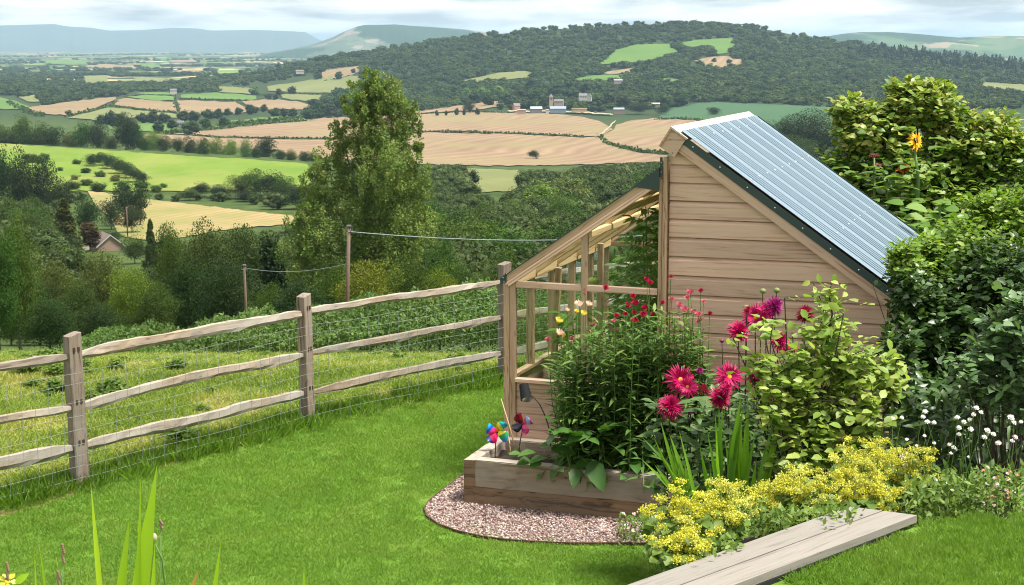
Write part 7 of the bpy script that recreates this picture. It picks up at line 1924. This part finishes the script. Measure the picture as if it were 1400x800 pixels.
for (px, py, w) in [(975,560,9),(985,575,9),(992,548,10),(1003,555,9),(1010,545,10),(1015,590,8),(965,598,8),(1030,600,9),(1040,575,10),(1068,560,9),(1060,590,8),(955,620,8),(935,592,6),(1025,565,8),(1000,590,9),(1048,640,8),(985,620,8),(1075,600,7),(1018,615,8),(970,640,7),(1052,612,8),(1008,570,9),(997,600,8),(1022,545,8),(1035,630,8),(978,600,8),(1062,575,8),(1012,625,8),(990,565,8),(1030,585,8)]:
    b = rel(cr, 1000 + (px - 1000) * .45 + r_.randn() * 8, 700, 8.3 + .06 * r_.randn()); b[2] = 0.0; bl.append((b, rel(cr, px, py, 8.25 + .08 * r_.randn()), w * 1.0 * 8.3 / FPX))
swords(cr, bl, M['lf_sword'])
cr2 = plant('crocosmia_clump', 'arching pale sword leaves beside the right end of the raised bed', 'plant', 925, 9.2, 0.1)
bl = []
for (px, py, w) in [(893,598,6),(885,612,6),(905,585,6),(915,618,7),(900,640,6),(935,640,8),(922,600,7),(945,650,7),(888,628,5),(925,630,7),(955,665,7)]:
    bl.append((rel(cr2, 940 + r_.randn() * 8, 690, 9.2), rel(cr2, px, py, 9.15), w * 1.0 * 9.15 / FPX))
swords(cr2, bl, M['lf_sword'], droop=.25)

# ---- lady's mantle
mounds = [(938,700,44,30,'leftmost mound of frothy yellow flowers spilling by the raised bed'),(985,695,40,32,'frothy yellow flowers just under the sword leaves'),(1040,690,46,28,'frothy yellow flowers in the middle of the long yellow drift'),(1095,672,44,26,'frothy yellow flowers just above the end of the boards'),
          (1150,655,42,30,'yellow flower mound under the pale green shrub'),(1195,632,44,34,'tallest yellow flower mound right of the pale shrub'),(1240,645,38,28,'yellow flowers fading out towards the white flowers'),(935,742,34,20,'low yellow flowers at the corner where gravel meets the boards'),(1190,672,34,18,'yellow flowers hanging over the far end of the boards')]
r_ = np.random.RandomState(51)
for i, (px, py, rx, ry, lb) in enumerate(mounds):
    xb = float(np.interp(px, [930, 1160, 1300], [6.30, 7.2, 7.3])); D0 = xb + (.30 if i not in (7, 8) else .12) + (.25 if i in (2, 5) else 0)
    o = plant('ladys_mantle', lb, 'flower', px, D0, float(max(bank_z((px - 700) / 2160 * D0, D0), ZT - .35)), "lady's mantle along the border edge"); k = D0 / FPX
    n = 52; c = rel(o, px, py, D0); d = unit(r_.randn(n, 3) + np.array([0, -.4, .6])); C = c + d * np.array([rx * k, .13, ry * k]) * (.3 + 1.2 * r_.rand(n, 1))
    m_ = 120; q = np.repeat(np.arange(n), m_); P = C[q] + r_.randn(n * m_, 3) * np.array([.0125, .0125, .007])
    L = .0078 * (.6 + .9 * r_.rand(n * m_))
    V, p, t = leaves(P, unit(r_.randn(n * m_, 3)), unit(r_.randn(n * m_, 3) + np.array([0, -.3, 1.])), L, L * .85, 'card', .1, .1, np.clip(np.repeat(r_.rand(n), m_) * .7 + .3 * r_.rand(n * m_), 0, .99))
    f = link('flower_froth', np_mesh('flower_froth', V, p, M['alch'], t), o); f['kind'] = 'stuff'
    st = MB()
    for a in range(0, n, 1): st.tube([np.array([C[a][0] * .35, C[a][1] * .3, 0.02]), C[a] * np.array([.8, .8, .7]), C[a]], [.0014, .0012, .0008], 4, False)
    s = st.build('stems', M['stem'], o, True); s['kind'] = 'stuff'
    n = 90; th = r_.rand(n) * 6.28; rr = r_.rand(n) ** .5
    P = np.stack([np.cos(th) * rr * rx * k * 1.1, np.sin(th) * rr * .16, c[2] - ry * k * (.2 + .9 * r_.rand(n))], 1); Dl = unit(np.stack([np.cos(th), np.sin(th) - .4, .3 * r_.randn(n)], 1))
    foliage(o, P, Dl, unit(np.array([[0, -.4, 1.]]) + .3 * r_.randn(n, 3)), .05, .052, 'broad', M['lf_low'], 24, droop=.2)

# ---- white flowers at the right
WH = [(1265,563,9),(1262,570,8),(1268,577,9),(1277,578,8),(1309,571,9),(1318,577,8),(1311,585,9),(1326,574,8),(1327,587,10),(1311,594,8),(1335,558,9),(1341,564,8),(1331,567,8),(1350,589,11),(1358,594,9),(1346,598,9),(1365,606,10),(1382,571,12),(1386,578,9),(1396,577,7),(1388,598,9),(1384,603,8),(1235,625,12),(1244,624,11),(1238,636,9),(1221,572,7),(1233,571,7),(1264,596,6),(1277,606,6),(1240,601,6),(1298,608,7),(1304,612,8),(1300,620,6),(1324,625,5),(1253,610,6)]
r_ = np.random.RandomState(61)
grp = {}
for j, (px, py, s) in enumerate(WH): grp.setdefault(0 if px < 1258 else 1 if px < 1305 else 2 if px < 1343 else 3, []).append((j, px, py, s))
for g, lb in enumerate(['few white pincushion flowers rising out of the yellow froth', 'four close white flowers on thin stems left of the dark gap', 'cluster of white flowers tinged with pink in the middle', 'large white flowers on thin stems at the right edge']):
    cx = float(np.mean([h[1] for h in grp[g]])); o = plant('astrantia_plant', lb, 'flower', cx, 7.6, None, 'white flowers on thin stems'); st = MB()
    for j, px, py, s in grp[g]:
        D = 7.58 + .05 * r_.randn(); c = rel(o, px, py, D); R = s / 2 * D / FPX
        R *= .72; flower_disc('flower_head', o, c, (r_.randn() * .3, -.6, 1), 14, R * 1.05, R * .5, M['white' if r_.rand() < .75 else 'palepink'], R * .45, M['white'], 2, .1, .15, j + 90, .1)
        b = np.array([c[0] * .4 + .03 * r_.randn(), .05 * r_.randn(), 0]); st.tube([b, b * .6 + c * .4 + np.array([.03 * r_.randn(), 0, 0]), b * .2 + c * .8 + np.array([.02 * r_.randn(), 0, -.01]), c], [.002, .0019, .0017, .0011], 5, False)
    s = st.build('stems', M['stem'], o, True); s['kind'] = 'stuff'
    n = 80; P = np.array([rel(o, cx + 34 * r_.randn(), 640 + 45 * r_.rand(), 7.65 + .1 * r_.randn()) for _ in range(n)]); 
    foliage(o, P, unit(r_.randn(n, 3) + np.array([0, -.5, .4])), unit(np.array([[0, -.4, 1.]]) + .3 * r_.randn(n, 3)), .065, .03, 'leaf', M['lf_low'], 20, droop=.2)
# dark leaves behind the white flowers
hb = plant('hellebore_plant', 'dark glossy fingered leaves in the shade behind the white flowers', 'plant', 1330, 8.6)
n = 520; P = np.array([rel(hb, 1215 + 200 * r_.rand(), 530 + 110 * r_.rand(), 8.5 + .3 * r_.rand()) for _ in range(n)])
foliage(hb, P, unit(r_.randn(n, 3) + np.array([0, -.4, .2])), unit(np.array([[0, -.5, 1.]]) + .35 * r_.randn(n, 3)), .12, .036, 'lance', M['lf_dark'], 120, droop=.25)
# low edging plants
def low(name, label, px0, px1, y0, y1, nfl, mats, seed, D0, leafm='lf_low', n=700, L=.045):
    o = plant(name, label, 'plant', (px0 + px1) / 2, D0, None if D0 > 9 else ZT - .2); r = np.random.RandomState(seed)
    P = np.array([rel(o, px0 + (px1 - px0) * r.rand(), y0 + (y1 - y0) * r.rand(), D0 + .1 * r.randn()) for _ in range(n)]); P[:, 2] = np.maximum(P[:, 2], .01)
    foliage(o, P, unit(r.randn(n, 3) + np.array([0, -.3, .6])), unit(np.array([[0, -.4, 1.]]) + .5 * r.randn(n, 3)), L, L * .45, 'leaf', M[leafm], 0, droop=.2, seed=seed)
    st = MB()
    for j in range(nfl):
        px, py = px0 + (px1 - px0) * r.rand(), y0 - 4 + (y1 - y0) * .85 * r.rand(); D = D0 - .05; c = rel(o, px, py, D); c[2] = max(c[2], .03)
        flower_disc('flower_head', o, c, (r.randn() * .3, -.5, 1), 11, .013 * D0 / 10.5, .005 * D0 / 10.5, M[mats[j % len(mats)]], .004, M['eye'], 1, .1, .1, j, .1)
        st.tube([np.array([c[0] * .97, c[1] + .01, 0]), c], [.0015, .001], 4, False)
    s = st.build('stems', M['stem'], o, True); s['kind'] = 'stuff'; return o
low('fleabane_plant', 'straggling tiny white daisies on the gravel beside the raised bed', 845, 925, 705, 748, 26, ['white', 'white', 'palepink'], 5, 10.55, n=620, L=.035)
low('fleabane_plant', 'low mat of tiny white and pink daisies at the right edge of the border', 1325, 1420, 640, 712, 40, ['white', 's_pink', 'palepink'], 6, 7.25, n=900, L=.024)
low('leafy_edging_plant', 'low green leaves between the end of the boards and the daisies', 1235, 1345, 655, 712, 6, ['white'], 7, 7.3, n=650, L=.042)
low('leafy_edging_plant', 'green leaves under the yellow flowers beside the left board', 905, 1010, 735, 785, 3, ['white'], 8, 6.55, n=900, L=.038)
low('leafy_edging_plant', 'green leaves under the yellow flowers along the middle of the boards', 1010, 1180, 695, 735, 0, ['white'], 9, 6.95, n=900, L=.038)

# ---- tomatoes in the greenhouse
for i, (u, v, hgt, lb) in enumerate([(0.98, 0.55, 2.15, 'tall tomato plant in the greenhouse against the shed wall'), (0.75, 1.35, 1.85, 'tomato plant in the middle of the greenhouse'), (1.05, 2.1, 2.1, 'tomato plant at the far end of the greenhouse'), (0.30, 0.8, 1.25, 'low feathery tomato plant near the glass corner'), (0.45, 1.9, 1.6, 'tomato plant against the far glass side'), (1.0, 1.25, 2.2, 'tomato plant climbing beside the shed wall')]):
    b = loc(u, v, 0.02); o = thing('tomato_plant', lb, 'tomato plant', b, 0); r = np.random.RandomState(i + 3)
    st = MB(); st.tube([(0, 0, 0), (.02, .01, hgt * .5), (-.02, 0, hgt)], [.009, .007, .004], 6); n = int(hgt * 32); P = []; Dd = []
    for q in range(n):
        z = .15 + (hgt - .15) * q / n; th = q * 2.4; l = .22 * (1 - .4 * q / n) * (.8 + .4 * r.rand()); d = np.array([math.cos(th), math.sin(th), .25]); a = np.array([0, 0, z]); e = a + d * l; st.tube([a, e], [.003, .0015], 4, False)
        for k in range(9):
            t = .25 + .75 * k / 8; sd = np.cross(d, [0, 0, 1]) * (1 if k % 2 else -1); P.append(a + d * l * t); Dd.append(unit(sd * .8 + d * .6 - np.array([0, 0, .25])) if k < 8 else d)
    P = np.array(P); Dd = np.array(Dd); k = len(P)
    R3 = np.array([list(E_), list(R_), [0, 0, 1]]); w = (P + b - F0) @ R3.T; ok = (w[:, 0] > .05) & (w[:, 0] < 1.18) & (w[:, 1] > .06) & (w[:, 2] < 1.50 + .69 * w[:, 0]); P, Dd = P[ok], Dd[ok]; k = len(P)
    foliage(o, P, Dd, unit(np.array([[0, -.3, 1.]]) + .3 * r.randn(k, 3)), .115 * (.7 + .5 * r.rand(k)), .04, 'leaf', M['lf_tomato'], 0, droop=.3, seed=i)
    st.build('stem', M['stem'], o, True)
    for q in range(5):
        c = np.array([.05 * r.randn(), -.06, hgt * (.35 + .55 * r.rand())]); MB().ball((0, 0, 0), .024, 10, 8, (1, 1, .9)).build('tomato', M['tomato'], o, True, Matrix.Translation(Vector(c)))
c = thing('squash', 'pale green tomato fruit lying on the greenhouse rail', 'tomato', at_d(811, 385, 12.35)); MB().ball((0, 0, 0), .045, 12, 8, (1.15, 1, .75)).build('fruit', M['tomato'], c, True)
MB().tube([(0, 0, .03), (.006, 0, .05)], [.006, .004], 6).build('stalk', M['stem'], c)

# ---- pinwheels, canes and the solar lamp
def sail_mat(name, cols):
    t = NT(name); sp = t.N('ShaderNodeSeparateXYZ', {0: t.obj()})
    c = t.ramp(t.maprange(sp.outputs[0], 0.0, 0.10, 0, 1), [(i / len(cols), q) for i, q in enumerate(cols)], 'CONSTANT')
    t.principled(c, .3, spec=.5); return t.m
rb = [sail_mat('rainbow_foil', [(.85, .02, .03), (.85, .04, .30), (.02, .10, .45), (.01, .35, .70)]), sail_mat('yellow_foil', [(.85, .25, .02), (.85, .78, .04), (.02, .55, .62), (.0, .40, .65)]), sail_mat('blue_foil', [(.85, .72, .04), (.02, .30, .10), (.01, .22, .45)]), sail_mat('plum_foil', [(.80, .02, .15), (.35, .01, .06), (.02, .03, .18)])]
dk = [sail_mat('burgundy_foil', [(.10, .005, .02), (.24, .008, .02), (.20, .008, .03)]), sail_mat('navy_foil', [(.008, .01, .03), (.02, .02, .03), (.05, .02, .02)]), sail_mat('pink_foil', [(.80, .05, .25), (.35, .01, .08), (.6, .1, .2)]), sail_mat('print_foil', [(.75, .06, .10), (.3, .4, .8), (.70, .04, .2)])]
def pinwheel(label, px, py, D, R, mats, angs, stick_to, yaw):
    c = at_d(px, py, D); b = at_d(stick_to[0], stick_to[1], D); zb_ = 0.27
    o = thing('pinwheel', label, 'pinwheel', (b[0], D, zb_), yaw); h = c[2] - zb_
    MB().tube([(0, 0, -.05), ((c[0] - b[0]) * .5, 0, h * .5), (c[0] - b[0], 0.012, h)], .004, 8).build('stick', M['black'], o, True)
    hub = MB(); hub.tube([(0, -.03, 0), (0, .012, 0)], [.007, .006], 10); hub.build('hub', M['black'], o, True, Matrix.Translation((c[0] - b[0], 0, h)))
    for a, mt in zip(angs, mats):
        V = []; F = []; n = 7     # a sail curled forward from its outer edge to the hub
        for i in range(n):
            t = i / (n - 1)
            for q in range(5):
                s = q / 4; x = R * t; w = R * .62 * math.sin(math.pi * min(t * .85 + .08, 1)) * (s - .15); V.append((x * math.cos(s * .5), -.012 - .035 * math.sin(s * 2.4) * t, w + x * math.sin(s * .3)))
        for i in range(n - 1):
            for q in range(4): k = i * 5 + q; F.append((k, k + 1, k + 6, k + 5))
        kk = len(V); V += [(x, y + .0008, z) for x, y, z in V]; F += [tuple(v + kk for v in f[::-1]) for f in F]
        MB().add(V, F).build('sail', mt, o, True, Matrix.Translation((c[0] - b[0], -.01, h)) @ Matrix.Rotation(-a, 4, 'Y'))
pinwheel('rainbow striped pinwheel at the left corner of the raised bed', 679, 590, 11.72, .098, rb, [2.3, .55, -1.0, 3.6], (676, 622), .2)
pinwheel('burgundy and navy pinwheel in front of the greenhouse post', 716, 578, 11.8, .088, dk, [1.75, 3.3, -1.6, .1], (707, 605), -.3)
for (a, b, lb) in [((685, 545), (706, 618), 'leaning bamboo cane between the two pinwheels'), ((694, 590), (698, 618), 'short brown cane behind the rainbow pinwheel')]:
    q = at_d(*a, 11.75); w = at_d(*b, 11.6); tag(MB().tube([w, (w + q) / 2 + np.array([.003, 0, 0]), q], [.005, .0055, .0035], 7).build('garden_cane', M['cane'], None, True), lb, 'cane')
sl = thing('solar_garden_light', 'black solar spotlight on a bent stem in front of the greenhouse boards', 'garden light', at_d(753, 600, 11.85))
w = lambda px, py, D=11.85: at_d(px, py, D) - np.array(sl.location)
MB().tube([w(753, 612), w(752, 590), w(746, 570), w(738, 553), w(728, 541)], [.005, .005, .005, .0045, .004], 8).build('stem', M['black'], sl, True)
a, b = w(713, 527, 11.83), w(722, 545, 11.8)
sd_ = MB().tube([w(716, 526, 11.86), w(720, 546, 11.80)], [.036, .047], 18, False).tube([w(716, 526, 11.86), w(715.8, 525, 11.86)], [.036, .03], 18).build('lamp_shade', M['lamp'], sl, True)
MB().tube([w(720, 543, 11.81), w(720, 544, 11.80)], [.042, .042], 18).build('lens', M['screw'], sl, True)
MB().ball(w(725, 537, 11.84), .009, 8, 6).build('joint', M['black'], sl, True)

# ---- blades close to the viewpoint
fg = plant('crocosmia_clump', 'tall bright sword leaves rising at the bottom left of the lawn', 'plant', 180, 4.2, 1.25)
B_ = lambda px, py, D=4.2: rel(fg, px, py, D)
def base_of(px): return np.array([at_d(px, 400, 4.2)[0] - fg.location.x, 0.0, 0.0])
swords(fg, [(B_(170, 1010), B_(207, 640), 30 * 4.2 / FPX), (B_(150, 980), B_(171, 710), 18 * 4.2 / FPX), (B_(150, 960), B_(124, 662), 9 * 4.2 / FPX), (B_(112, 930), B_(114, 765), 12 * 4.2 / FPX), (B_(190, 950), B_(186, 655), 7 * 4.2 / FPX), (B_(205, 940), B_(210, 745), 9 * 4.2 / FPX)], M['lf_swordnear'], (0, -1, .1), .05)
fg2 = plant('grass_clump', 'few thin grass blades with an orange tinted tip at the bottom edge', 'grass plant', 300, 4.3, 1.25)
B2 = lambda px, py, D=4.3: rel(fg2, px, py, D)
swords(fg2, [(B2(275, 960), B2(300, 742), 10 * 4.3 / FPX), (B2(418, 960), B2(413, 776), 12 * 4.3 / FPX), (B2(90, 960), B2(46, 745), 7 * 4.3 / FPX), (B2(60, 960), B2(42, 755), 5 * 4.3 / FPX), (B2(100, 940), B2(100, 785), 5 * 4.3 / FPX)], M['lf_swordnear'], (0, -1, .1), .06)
swords(fg2, [(B2(225, 900), B2(273, 781), 14 * 4.3 / FPX)], M['lf_dry'], (0, -1, .1), .05)
m = MB(); m.tube([B2(225, 960), B2(226, 800), B2(222, 765), B2(212, 744)], [.0035, .003, .0028, .002], 7); m.build('stem', M['stem'], fg2, True)
MB().ball(B2(211, 735), .010, 10, 8, (.85, .85, 1.25)).build('seed_pod', plain('seed_pod', (.42, .34, .26), .8), fg2, True)
for (px, py, ln) in [(86, 745, 24), (80, 782, 18), (10, 770, 22), (220, 712, 10)]:
    m = MB(); m.tube([B2(px - 3, 960), B2(px, py + ln)], [.0018, .0015], 5); m.build('stem', M['stem'], fg2, True)
    h = MB(); [h.ball(B2(px - (px < 20) * 0 + .6 * q % 3 - 1, py + ln * q / 9), .0045, 6, 5) for q in range(10)]; h.build('seed_head', plain('seed_brown', (.20, .13, .09), .9) if 'seed_brown' not in bpy.data.materials else bpy.data.materials['seed_brown'], fg2, True)
yf = plant('yellow_flower_plant', 'small yellow flower just inside the bottom left corner', 'flower', 8, 4.3, 1.25)
MB().tube([(0, 0, 0), rel(yf, 8, 790, 4.3)], [.003, .002], 6).build('stem', M['stem'], yf, True)
flower_disc('flower_head', yf, rel(yf, 10, 795, 4.3), (.2, -.6, .8), 6, .026, .018, M['alch'], .008, M['eye'], 1, .1, .1, 4)
foliage(yf, np.array([rel(yf, -5, 790, 4.3), rel(yf, 20, 798, 4.3)]), np.array([[-.5, 0, 1.], [.8, 0, .6]]), np.array([[0, -1., .3]] * 2), .05, .025, 'leaf', M['lf_swordnear'], 2)


HAZE_DENSITY = 4.2e-5
# things whose labels came out alike are told apart by their order across the picture
_by = {}
for ob in SC.objects:
    if ob.parent is None and ob.get('category') and ob.get('label'): _by.setdefault(ob['label'], []).append(ob)
_nth = ['first', 'second', 'third', 'fourth', 'fifth', 'sixth', 'seventh', 'eighth']
for lb, obs in _by.items():
    if 1 < len(obs) <= 8:
        obs.sort(key=lambda q: q.location.x / q.location.y)
        for k, ob in enumerate(obs):
            add = ('left one' if k == 0 else 'right one') if len(obs) == 2 else _nth[k] + ' from the left'
            if len(lb.split()) + len(add.split()) <= 16: ob['label'] = lb + ', ' + add
# ------------------------------------------------------------------ the air
bpy.context.view_layer.update()
lo = [1e9] * 3; hi = [-1e9] * 3
for ob in SC.objects:
    if ob.type != 'MESH' or ob.name.startswith(('ground', 'mountains', 'hills')) is False: continue
    for c in ob.bound_box:
        v = ob.matrix_world @ Vector(c)
        for k in range(3): lo[k] = min(lo[k], v[k]); hi[k] = max(hi[k], v[k])
hz_ = MB().box((lo[0] - 500, lo[1] - 500, lo[2] - 1.0), (hi[0] + 500, hi[1] + 500, hi[2] + 20))
t = NT('air')
t.n.remove(t.out); t.out = t.n.new('ShaderNodeOutputMaterial')
pv = t.N('ShaderNodeVolumePrincipled', {'Color': (0.55, 0.80, 1.0, 1), 'Density': HAZE_DENSITY, 'Anisotropy': 0.2})
t.l.new(pv.outputs[0], t.out.inputs['Volume'])
ho = hz_.build('haze', t.m); tag(ho, 'pale blue summer haze over the valley', kind='stuff')
